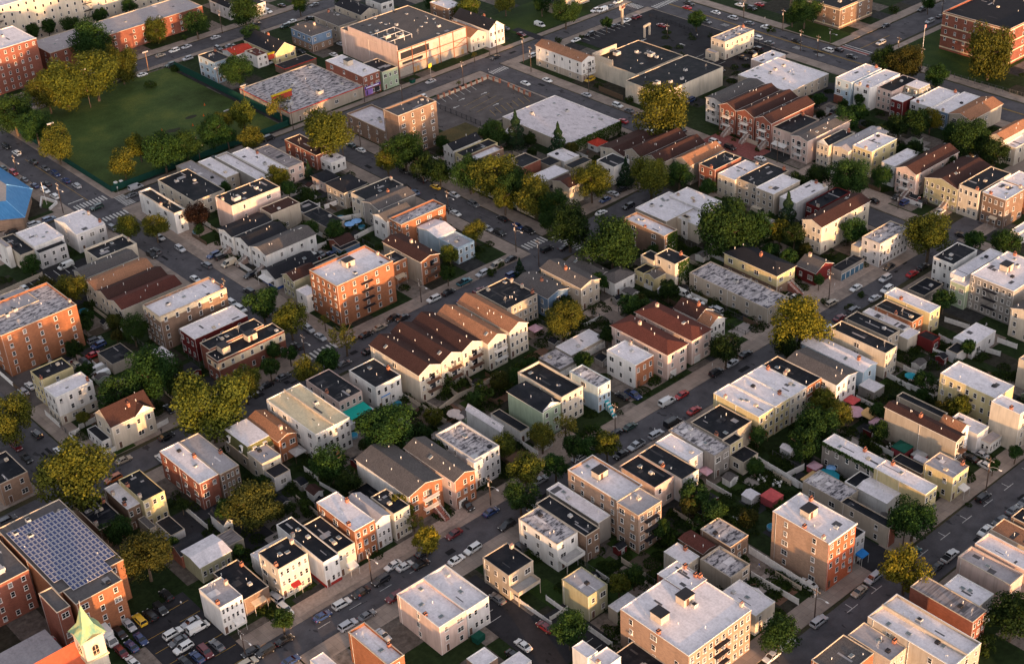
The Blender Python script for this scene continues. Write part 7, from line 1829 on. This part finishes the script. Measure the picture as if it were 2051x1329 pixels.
# church with a green copper spire
ch = prop('church', 'church with orange lit tile roof and cream tower under a green copper spire', 'church', 60.5, 246.5)
q = MB(); q.box(0, 0, -.5, 21, 10, 8.5, wallmat('cream'), bottom=False); r2 = MB(); gable(q, r2, 21, 10, 8.5, 4.5, 'x', wallmat('cream'), plain('church_tiles', (.42, .10, .05)), .5); q.build('nave_wall', ch); r2.build('nave_roof', ch)
q = MB(); q.box(0, 0, -.5, 4.8, 4.8, 16.5, wallmat('cream'), bottom=False); tw = q.build('tower', ch, (19.6, -.6, 0))
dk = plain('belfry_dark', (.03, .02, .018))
def arch(b, w, h, m, y0, y1):
    pts = [(-w, 0), (w, 0), (w, h)] + [(w * cos(a), h + w * sin(a)) for a in [pi * k / 8 for k in range(1, 8)]] + [(-w, h)]
    b.face([(x, y0, z) for x, z in pts], m); 
    for (a, c) in zip(pts, pts[1:] + pts[:1]): b.face([(a[0], y0, a[1]), (c[0], y0, c[1]), (c[0], y1, c[1]), (a[0], y1, a[1])], m)
for rz, lo in ((0, (2.4, 0, 11.6)), (-pi / 2, (0, 2.4, 11.6))):
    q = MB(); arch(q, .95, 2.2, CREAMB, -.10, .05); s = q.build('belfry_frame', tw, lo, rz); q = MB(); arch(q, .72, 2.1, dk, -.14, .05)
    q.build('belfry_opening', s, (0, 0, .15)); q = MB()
    q.bar((0, -.18, 0), (0, -.18, 2.9), .06, CREAMB); q.bar((-.72, -.18, 1.6), (.72, -.18, 1.6), .06, CREAMB)
    for k in range(6): q.bar((-.7 + k * .28, -.2, 0), (-.7 + k * .28, -.2, .8), .04, CREAMB)
    q.build('mullion', s)
q = MB(); q.box(-.25, -.25, 10.4, 5.05, 5.05, 10.8, CREAMB); q.box(-.3, -.3, 16.3, 5.1, 5.1, 16.75, CREAMB); q.build('cornice', tw)
cop = newmat('copper_patina'); n = cop[1]
n.links.new(ramp(n, noise(n, pos(n, (1, 1, .4)), .8, 4), [(.35, (.16, .34, .24)), (.6, (.38, .42, .20))]), cop[2].inputs['Base Color']); cop[2].inputs['Roughness'].default_value = .55; cop = cop[0]
q = MB(); c = Vector((2.4, 2.4, 24.5))
base = [(-.7, -.7), (2.4, -.55), (5.5, -.7), (5.35, 2.4), (5.5, 5.5), (2.4, 5.35), (-.7, 5.5), (-.55, 2.4)]; zs = [16.75, 17.9] * 4
mid = [(2.4 + (x - 2.4) * .42, 2.4 + (y - 2.4) * .42) for x, y in base]
for k in range(8):
    j = (k + 1) % 8; a, e = base[k], base[j]; a2, e2 = mid[k], mid[j]
    q.face([(a[0], a[1], zs[k]), (e[0], e[1], zs[j]), (e2[0], e2[1], 19.3), (a2[0], a2[1], 19.3)], cop); q.face([(a2[0], a2[1], 19.3), (e2[0], e2[1], 19.3), tuple(c)], cop)
    q.face([(a[0], a[1], zs[k]), (e[0], e[1], zs[j]), (2.4, 2.4, 16.8)], cop)
q.bar((2.4, 2.4, 24.2), (2.4, 2.4, 25.6), .07, GREYM); q.build('spire', tw)
q = MB(); q.box(0, 0, 0, 2.6, 2.6, 9.5, wallmat('cream')); t2 = q.build('small_turret', ch, (1.5, -1.8, 0)); q = MB(); q.frus(-.2, -.2, 9.5, 2.8, 2.8, 12.5, 1.45, 1.45, plain('church_tiles', (.42, .10, .05))); q.build('turret_roof', t2)
hb = prop('hall', 'low hall with plain grey roof behind the church', 'building', 66, 260); q = MB(); q.box(0, 0, -.5, 14, 9, 4.5, wallmat('tan'), bottom=False); q.build('wall', hb); q = MB(); q.box(-.3, -.3, 4.5, 14.3, 9.3, 4.8, roofmat('g')); q.build('roof', hb)
tn = prop('market_tent', 'red and white striped tent top between the church and the solar panel building', 'tent', 79, 268, .3)
rw = [plain('tent_red', (.55, .02, .04)), TRIM]; q = MB()
for k in range(12):
    a, e = 2 * pi * k / 12, 2 * pi * (k + 1) / 12; q.face([(2.6 * cos(a), 2.6 * sin(a), 2.4), (2.6 * cos(e), 2.6 * sin(e), 2.4), (0, 0, 4)], rw[k % 2]); q.face([(2.6 * cos(a), 2.6 * sin(a), 2.4), (2.6 * cos(e), 2.6 * sin(e), 2.4), (2.6 * cos(e), 2.6 * sin(e), 2.0), (2.6 * cos(a), 2.6 * sin(a), 2.0)], rw[(k + 1) % 2])
q.build('canopy', tn); q = MB()
for k in range(4): a = pi / 4 + k * pi / 2; q.bar((2.4 * cos(a), 2.4 * sin(a), 0), (2.4 * cos(a), 2.4 * sin(a), 2.3), .06, TRIM)
q.build('tent_pole', tn)
# blue roofed building at the left edge
br = prop('restaurant_building', 'low brick building with a bright blue metal hip roof at the left edge', 'building', 158, 468)
ev = [(25.3, 62), (25.6, 16), (13.3, -2.8), (2, 5), (-8, 12), (-8, 62)]; ir = [(18, 54), (18, 20), (12.2, 8), (6, 12), (0, 17), (0, 54)]
q = MB()
for k in range(6): a, c = ev[k], ev[(k + 1) % 6]; f_ = lambda p: (9 + (p[0] - 9) * .93, 25 + (p[1] - 25) * .95); a, c = f_(a), f_(c); q.face([(a[0], a[1], -.5), (c[0], c[1], -.5), (c[0], c[1], 4.8), (a[0], a[1], 4.8)][::-1], wallmat('tanb'))
q.build('wall', br)
bm, n, pb = newmat('blue_metal_roof'); n.links.new(ramp(n, noise(n, pos(n, (3, .3, 1)), 1, 3), [(.3, (.045, .17, .36)), (.7, (.08, .24, .46))]), pb.inputs['Base Color']); pb.inputs['Roughness'].default_value = .45
q = MB()
for k in range(6): j = (k + 1) % 6; q.face([(*ev[k], 4.7), (*ev[j], 4.7), (*ir[j], 7.9), (*ir[k], 7.9)], bm); q.bar((*ev[k], 4.8), (*ir[k], 8.0), .12, plain('blue_ridge', (.2, .42, .65)))
q.face([(*p, 7.9) for p in ir], plain('inner_roof', (.34, .30, .28))); q.face([(*p, 4.68) for p in reversed(ev)], TRIM); q.build('roof', br)
mw = prop('monument_sign', 'white triangular planter wall on the street corner beside the blue roofed building', 'planter', 183.5, 473)
q = MB()
for a, c in (((0, 0), (4.6, 3)), ((4.6, 3), (2.5, 11)), ((2.5, 11), (-1.5, 4))): d = Vector((c[0] - a[0], c[1] - a[1], 0)); d.normalize(); u = Vector((-d.y, d.x, 0)) * .18; q.face([(a[0] + u.x, a[1] + u.y, 1), (a[0] - u.x, a[1] - u.y, 1), (c[0] - u.x, c[1] - u.y, 1), (c[0] + u.x, c[1] + u.y, 1)], TRIM); q.face([(a[0] - u.x, a[1] - u.y, 0), (c[0] - u.x, c[1] - u.y, 0), (c[0] - u.x, c[1] - u.y, 1), (a[0] - u.x, a[1] - u.y, 1)], TRIM); q.face([(a[0] + u.x, a[1] + u.y, 0), (c[0] + u.x, c[1] + u.y, 0), (c[0] + u.x, c[1] + u.y, 1), (a[0] + u.x, a[1] + u.y, 1)], TRIM)
q.build('planter_wall', mw); q = MB(); q.face([(.4, .6, .1), (4, 3, .1), (2.3, 9.5, .1), (-.8, 4, .1)], LAWN); q.build('planting', mw); q = MB(); q.bar((1.5, 5, 0), (1.3, 5, 9), .07, TRIM, 6); q.build('pole', mw)
# portable toilets
pt = None
for k, (x, y) in enumerate(((209.5, 471.5), (211.5, 471))):
    t = prop('portable_toilet', 'green portable toilet with white roof at the field corner, ' + ('left' if k == 0 else 'right') + ' of the pair', 'portable toilet', x, y, 0, .13, 'portable toilets at the field corner')
    q = MB(); q.box(-.6, -.6, 0, .6, .6, 2.1, plain('toilet_green', (.06, .25, .20))); q.build('cabin', t); q = MB(); q.frus(-.65, -.65, 2.1, .65, .65, 2.4, .2, .2, TRIM); q.build('roof', t); q = MB(); q.box(-.4, -.64, .1, .4, -.6, 1.95, plain('toilet_door', (.45, .52, .5))); q.build('door', t)
for k, (x, y) in enumerate(((247, 503), (258, 498), (266, 503), (272, 512))):
    t = prop('traffic_cone', 'small orange cone standing on the sports field grass, ' + ('nearest the dark bare patch', 'second of four', 'third of four', 'farthest right of four')[k], 'cone', x, y, 0, .13, 'orange cones on the sports field'); q = MB(); q.bar((0, 0, 0), (0, 0, 1.0), .26, plain('cone_orange', (.6, .12, .02)), 8, .05); q.build('cone', t); q = MB(); q.box(-.35, -.35, 0, .35, .35, .05, plain('cone_orange', (.6, .12, .02))); q.build('base', t)
# drive through portals and the corner sign
for k, (x, y, l) in enumerate(((444, 430, 'beige drive through portal arch standing in the car park'), )):
    t = prop('portal', l, 'portal', x, y, .2); q = MB()
    for s in (-1, 1): q.frus(s * 2 - .35, -.35, 0, s * 2 + .35, .35, 4.6, 0, 0, TANTR); 
    q.build('leg', t); q = MB(); q.frus(-2.6, -.4, 4.6, 2.6, .4, 5.4, .5, 0, TANTR); q.build('beam', t)
t = prop('sign_tower', 'beige corner tower with a small signboard top at the crossing', 'sign', 447, 448, .3); q = MB(); q.box(-.4, -.4, 0, .4, .4, 7, TANTR); q.build('post', t); q = MB(); q.box(-1.8, -.5, 7, 1.8, .5, 9, TANTR); q.build('board', t); q = MB(); q.box(-1.5, -.56, 7.4, 1.5, -.5, 8.7, plain('sign_dark', (.15, .04, .03))); q.build('sign_face', t)
t = prop('twin_post', 'beige post frame at the avenue side of the black asphalt car park', 'portal', 448, 373, .2); q = MB(); q.box(-1.6, -.3, 0, -.9, .3, 5, TANTR); q.box(.9, -.3, 0, 1.6, .3, 5, TANTR); q.build('leg', t); q = MB(); q.frus(-1.6, -.3, 5, 1.6, .3, 5.8, .3, 0, TANTR); q.build('beam', t)
t = prop('road_sign', 'yellow road sign on a pole beside the pink warehouse', 'sign', 351, 463.5, .3); q = MB(); q.bar((0, 0, 0), (0, 0, 6), .07, GREYM, 6); q.build('post', t); q = MB(); q.box(-1.1, -.05, 5.2, 1.1, .05, 6.8, plain('sign_yellow', (.70, .58, .04))); q.build('board', t)
# little stop / parking signs
for k, (x, y, l) in enumerate(((207.5, 466.4, 'at the field corner crossing'), (270, 236, 'by the white van on the street'), (236, 226, 'beside the red saloon car'), (329, 239, 'beside the blue door garages'), (232, 155.5, 'on the pavement by the four storey orange block'), (487.3 + 1.2, 402, 'on the avenue pavement near the brick hall'))):
    t = prop('street_sign', 'small white street sign plate ' + l, 'sign', x, y, .5, .12); q = MB(); q.bar((0, 0, 0), (0, 0, 2.6), .03, GREYM, 5); q.build('post', t); q = MB(); q.box(-.3, -.03, 2.1, .3, .03, 2.9, TRIM); q.build('plate', t)
# patio umbrellas
def umbrella(x, y, r, col, lab, z=.13, octo=8):
    t = prop('patio_umbrella', lab, 'umbrella', x, y, .2, z); q = MB()
    for k in range(octo): a, e = 2 * pi * k / octo, 2 * pi * (k + 1) / octo; q.face([(r * cos(a), r * sin(a), 2.2), (r * cos(e), r * sin(e), 2.2), (0, 0, 2.2 + r * .3)], col); q.face([(r * cos(a), r * sin(a), 2.2), (r * cos(e), r * sin(e), 2.2), (r * cos(e), r * sin(e), 2.05), (r * cos(a), r * sin(a), 2.05)], col)
    q.build('canopy', t); q = MB(); q.bar((0, 0, 0), (0, 0, 2.6), .04, TRIM, 6); q.build('pole', t); q = MB(); q.bar((0, 0, .7), (0, 0, .76), .5, TRIM, 10); q.build('table', t)
CB = plain('umbrella_blue', (.22, .42, .72)); CTL = plain('umbrella_teal', (.03, .28, .36)); CWH = plain('umbrella_cream', (.62, .52, .48)); CPK = plain('umbrella_pink', (.55, .34, .40)); CTN = plain('canopy_tan', (.62, .40, .18)); CRD = plain('canopy_red', (.55, .10, .10))
for a in UM: umbrella(a[0], a[1], a[2], dict(b=CB, t=CTL, w=CWH, p=CPK)[a[3]], a[4])
def canopy(x, y, s, h, col, lab, closed=False, rz=0):
    t = prop('garden_canopy', lab, 'canopy', x, y, rz); q = MB(); q.frus(-s, -s, h, s, s, h + s * .4, s * .93, s * .93, col); q.box(-s, -s, h - .25, s, s, h, col); q.build('top', t)
    q = MB()
    for a in (-1, 1):
        for c in (-1, 1): q.bar((a * s * .95, c * s * .95, 0), (a * s * .95, c * s * .95, h), .06, BRN)
    q.build('post', t)
    if closed: q = MB(); q.box(-s * .96, -s * .96, .1, s * .96, s * .96, h - .2, plain('tent_rose', (.35, .07, .08))); q.build('curtain', t)
for a in CN_: canopy(a[0], a[1], a[2], a[3], dict(t=CTN, r=CRD, p=CPK, g=GREYM, n=plain('tent_green', (.02, .11, .08)), B=BLUE)[a[4]], a[5], a[6])
t = prop('dumpster', 'dark green waste container beside the pink warehouse', 'container', 343.6, 466.5, .1); q = MB(); q.frus(-1, -.7, 0, 1, .7, 1.5, -.1, -.1, plain('bin_green', (.01, .07, .05))); q.build('bin', t); q = MB(); q.box(-1.1, -.85, 1.5, 1.1, .85, 1.62, DARK); q.build('lid', t)
for k, (x, y, l) in enumerate(((152, 200.5, 'dark green waste container in the car park beside the orange walled house'), (158.2, 241.5, 'blue'),)):
    if k == 0: t = prop('dumpster', l, 'container', x, y, .1); q = MB(); q.frus(-1.2, -.9, 0, 1.2, .9, 1.6, -.1, -.1, plain('bin_green', (.01, .07, .05))); q.build('bin', t); q = MB(); q.box(-1.3, -1, 1.6, 1.3, 1, 1.72, plain('bin_green', (.01, .07, .05))); q.build('lid', t)
SHIRT = [plain('shirt_white', (.6, .6, .6)), plain('shirt_red', (.4, .05, .04)), plain('shirt_blue', (.05, .12, .4)), plain('shirt_dark', (.04, .04, .05)), plain('trousers_dark', (.03, .03, .05)), plain('trousers_blue', (.06, .12, .3))]
for a in PE: person(a[0], a[1], SHIRT[a[2]], SHIRT[a[3]], a[4], a[5])
# unseen houses added just outside the picture to throw the long evening shade
OUT = random.Random(5); k = 0
def shade_house(x, y, wx, wy, h, w_):
    for cx in (x - 1, x + wx + 1):
        for cy in (y - 1, y + wy + 1):
            for cz in (0, h + 1):
                v = Vector((cx, cy, cz)) - Vector((0, 0, 240)); zz = v.dot(F_)
                if abs(v.dot(R_) / zz) < .348 and abs(v.dot(U_) / zz) < .228: return
    r0 = empty('row_house', (x, y, .1)); tag(r0, 'row house outside the picture', 'row house', 'houses added beyond the edge of the picture for shade'); q = MB(); q.box(0, 0, -.5, wx, wy, h, wallmat(w_), roofmat('w')); q.build('wall', r0); r = MB(); r.box(-.1, -.1, h, wx + .1, wy + .1, h + .25, TANTR, roofmat('blk' if OUT.random() < .5 else 'w')); r.build('roof', r0)
x = 176
while x < 470:
    wv = OUT.uniform(6.5, 9); 
    if not 370 < x + wv / 2 < 382: 
        if x > 262: shade_house(x, OUT.uniform(122, 124), wv, 16, OUT.uniform(8, 11), OUT.choice(['wht', 'tan', 'pnk', 'brk', 'cream']))
        if x > 212 and not 360 < x < 384: shade_house(x, 62, wv, 17, OUT.uniform(8, 12), OUT.choice(['wht', 'tan', 'lgry', 'brk', 'cream']))
    x += wv + (OUT.random() < .3) * 3
x = 40
while x < 112: wv = OUT.uniform(8, 11); shade_house(x, 196, wv, 15, OUT.uniform(10, 14), OUT.choice(['wht', 'tan', 'brk', 'cream'])); x += wv + 1
x = 122
while x < 172: wv = OUT.uniform(7, 9); shade_house(x, 155, wv, 12, OUT.uniform(8, 11), OUT.choice(['wht', 'tan', 'brk', 'cream'])); x += wv + 1
x = 296
while x < 366: wv = OUT.uniform(7, 9); shade_house(x, 170, wv, 16, OUT.uniform(8, 11), OUT.choice(['wht', 'tan', 'lgry', 'cream'])); shade_house(x, 198, wv, 15, OUT.uniform(7, 10), OUT.choice(['wht', 'pnk', 'yel', 'cream'])); x += wv + 1
x = 392
while x < 460: wv = OUT.uniform(7, 9); shade_house(x, 205, wv, 16, OUT.uniform(8, 11), OUT.choice(['wht', 'tan', 'lgry', 'cream'])); x += wv + 1.5
# undergrowth, hedges and weeds in the yards: a mass nobody could count
ur = random.Random(77); pts = []; rects = [(q[2] - .2, q[3] - .2, q[2] + q[4] + .2, q[3] + q[5] + .2) for q in B]
grid = {}
for a in rects:
    for gx in range(int(a[0] // 10), int(a[2] // 10) + 1):
        for gy in range(int(a[1] // 10), int(a[3] // 10) + 1): grid.setdefault((gx, gy), []).append(a)
def inside(x, y): return any(a[0] < x < a[2] and a[1] < y < a[3] for a in grid.get((int(x // 10), int(y // 10)), ()))

# the small things of the back yards: sheds, board fences, patios and paths
def free(x0, y0, x1, y1, m=.3):
    return not any(a[0] < x1 + m and a[2] > x0 - m and a[1] < y1 + m and a[3] > y0 - m for a in rects)
yr = random.Random(21); pat = MB(); zones = [(122, 242, 366, 300, 5), (209, 340, 276, 444, 3), (298, 342, 364, 408, 3), (172, 160, 330, 214, 5), (392, 252, 440, 330, 2), (123, 332, 183, 402, 2)]
PATC = [plain('patio_stone', (.24, .19, .16)), plain('patio_deck', (.16, .09, .06)), plain('patio_concrete', (.36, .31, .28)), plain('yard_tar', (.04, .04, .043)), LAWN, LAWN, plain('bare_soil', (.09, .07, .05))]
nf = ns = 0; nt_ = 0
def furniture(x, y, r):
    k = r.randint(0, 3); ph = phrase(near(x, y), 8)
    if k == 0:
        t = prop('garden_table', 'pale garden table with chairs by the ' + ph, 'table', x, y, r.uniform(0, 3), .15); q = MB(); q.bar((0, 0, .68), (0, 0, .74), .6, TRIM, 10); q.build('table_top', t); q = MB(); q.bar((0, 0, 0), (0, 0, .7), .05, GREYM, 5); q.build('leg', t)
        for a in range(4): q = MB(); cx, cy = cos(a * pi / 2), sin(a * pi / 2); q.box(cx - .22, cy - .22, .4, cx + .22, cy + .22, .46, TRIM); q.box(cx * 1.2 - .2, cy * 1.2 - .2, .0, cx * 1.2 + .2, cy * 1.2 + .2, .85, TRIM); q.build('seat', t)
    elif k == 1:
        t = prop('swimming_pool', 'small round blue garden pool by the ' + ph, 'pool', x, y, 0, .15); q = MB(); rr = r.uniform(1, 1.8); q.bar((0, 0, 0), (0, 0, .7), rr, plain('pool_wall', (.25, .42, .55)), 14); q.build('wall', t); q = MB(); q.face([(rr * .92 * cos(a * pi / 7), rr * .92 * sin(a * pi / 7), .71) for a in range(14)], plain('pool_water', (.03, .20, .30), .1)); q.build('water', t)
    elif k == 2:
        t = prop('bin', r.choice(['blue', 'grey', 'green']) + ' wheeled waste bin by the ' + ph, 'bin', x, y, r.uniform(0, 3), .15); q = MB(); q.frus(-.3, -.35, 0, .3, .35, 1.0, -.05, -.05, plain('bin_' + t['label'].split()[0], dict(blue=(.02, .07, .3), grey=(.08, .08, .09), green=(.02, .12, .05))[t['label'].split()[0]])); q.build('tub', t); q = MB(); q.box(-.37, -.42, 1.0, .37, .42, 1.08, DARK); q.build('lid', t)
    else:
        t = prop('garden_bench', 'brown garden bench by the ' + ph, 'bench', x, y, r.uniform(0, 3), .15); q = MB(); q.box(-.9, -.25, .4, .9, .25, .47, BRN); q.build('seat', t); q = MB(); q.box(-.9, .22, .47, .9, .28, .95, BRN); q.build('backrest', t)
        for a in (-.8, .8): q = MB(); q.box(a - .05, -.22, 0, a + .05, .22, .4, BRN); q.build('leg', t)
for (x0, y0, x1, y1, w_) in zones:
    x = x0
    while x < x1 - 8:
        lot = yr.uniform(6.5, 8.5); y = y0
        while y < y1 - 6:
            hgt = yr.uniform(5, 11)
            # paving or grass of this lot
            if yr.random() < .85:
                a = (x + .4, y + .3, x + lot - .4, y + hgt * yr.uniform(.4, .9))
                if free(*a, 0.05):
                    zc = .145 + yr.random() * .03; pat.face([(a[0], a[1], zc), (a[2], a[1], zc), (a[2], a[3], zc), (a[0], a[3], zc)], yr.choice(PATC))
            if yr.random() < .62 and nf < 170 and free(x - .1, y, x + .1, y + hgt, .2):
                k_ = yr.choice(['white', 'white', 'tan', 'wood', 'mesh', 'mesh']); fence([(round(x, 1), round(y, 1)), (round(x, 1), round(y + hgt, 1))], k_, yr.uniform(1.2, 1.8)); nf += 1
            if yr.random() < .34 and ns < 85:
                sx, sy = yr.uniform(1.8, 3.4), yr.uniform(1.8, 3.6); cx, cy = x + yr.uniform(.5, max(.6, lot - sx - .5)), y + yr.uniform(0, max(.1, hgt - sy))
                if free(cx, cy, cx + sx, cy + sy, .4):
                    wk, rk, cn = yr.choice([('wht', 'rgry', 'white'), ('gry', 'blk', 'grey'), ('tan', 'rbrn', 'tan'), ('lgry', 'w', 'pale grey'), ('red', 'rdk', 'dark red'), ('grn', 'rgry', 'green grey')])
                    t = prop('shed', 'small ' + cn + ' garden shed by the ' + phrase(near(cx, cy), 8), 'shed', cx, cy, 0, .12, 'sheds in the back yards'); q = MB(); r2 = MB()
                    q.box(0, 0, -.3, sx, sy, 2.0, wallmat(wk)); gable(q, r2, sx, sy, 2.0, .6, yr.choice('xy'), wallmat(wk), roofmat(rk), .12); q.build('wall', t); r2.build('roof', t); q = MB(); q.box(sx * .3, -.04, 0, sx * .7, .02, 1.7, GREYM); q.build('door', t); ns += 1
                    rects.append((cx, cy, cx + sx, cy + sy))
            if yr.random() < .42:
                cx, cy = x + yr.uniform(1, lot - 1), y + yr.uniform(1, hgt - 1); r_ = yr.uniform(1.3, 3.0)
                if free(cx - .5, cy - .5, cx + .5, cy + .5, .8): tree(900 + nt_, round(cx, 1), round(cy, 1), r_, r_ * .6 if r_ < 1.8 else r_ * .9 + 1.6, 'b' if r_ < 1.8 else yr.choice('ggdyo')); nt_ += 1
            if yr.random() < .30:
                cx, cy = x + yr.uniform(1, lot - 1), y + yr.uniform(1, hgt - 1)
                if free(cx - 1, cy - 1, cx + 1, cy + 1, .2): furniture(cx, cy, yr)
            y += hgt
        x += lot
struct(pat.build('yard_paving'))
for a in rects[-ns:] if ns else []:
    for gx in range(int(a[0] // 10), int(a[2] // 10) + 1):
        for gy in range(int(a[1] // 10), int(a[3] // 10) + 1): grid.setdefault((gx, gy), []).append(a)
for (x0, y0, x1, y1, nclump) in [(120, 240, 366, 306, 760), (209, 335, 276, 446, 210), (300, 340, 366, 412, 180), (160, 158, 330, 218, 760), (392, 250, 462, 430, 170), (125, 330, 185, 446, 60), (490, 250, 540, 340, 20), (240, 340, 276, 360, 10)]:
    for _ in range(nclump):
        cx, cy = ur.uniform(x0, x1), ur.uniform(y0, y1)
        if inside(cx, cy) or any(a[0] - 1 < cx < a[2] + 1 and a[1] - 1 < cy < a[3] + 1 for a in ((156, 178, 174, 218), (319, 411, 371, 450), (119, 358, 160, 402), (226, 150, 242, 180), (200, 237, 222, 246), (225, 290, 241, 308))): continue
        R = ur.uniform(.9, 2.8); hh = ur.uniform(.6, 2.2)
        for _ in range(int(46 * R * R)):
            a = ur.uniform(0, 6.28); rr = R * ur.random() ** .5; x, y = cx + rr * cos(a), cy + rr * sin(a)
            if inside(x, y): continue
            pts.append(((x, y, .15 + hh * (1 - (rr / R) ** 2) * ur.uniform(.3, 1)), (cos(a) * .4, sin(a) * .4, .8)))
me = leafcloud(pts, .24, ur, 'undergrowth'); o = bpy.data.objects.new('undergrowth', me); COL.objects.link(o); o.color = (.024, .042, .011, 1); o['kind'] = 'stuff'
# ---------------------------------------------------------------- one label for one thing
from collections import defaultdict
D = defaultdict(list)
for o in THINGS:
    o['label'] = ' '.join(o['label'].split()[:16]); D[o['label']].append(o)
ORD = ['', 'second', 'third', 'fourth', 'fifth', 'sixth', 'seventh', 'eighth', 'ninth', 'tenth']
for lab, L in D.items():
    if len(L) < 2 or 'outside the picture' in lab: continue
    L.sort(key=ppx); w = ' '.join(lab.split()[:12])
    while w.split()[-1] in STOP: w = ' '.join(w.split()[:-1])
    for k, o in enumerate(L):
        o['label'] = w.rstrip(',') + (', leftmost of %d' % len(L) if k == 0 else (', rightmost of %d' % len(L) if k == len(L) - 1 else ', %s from left' % ORD[min(k, 9)]))
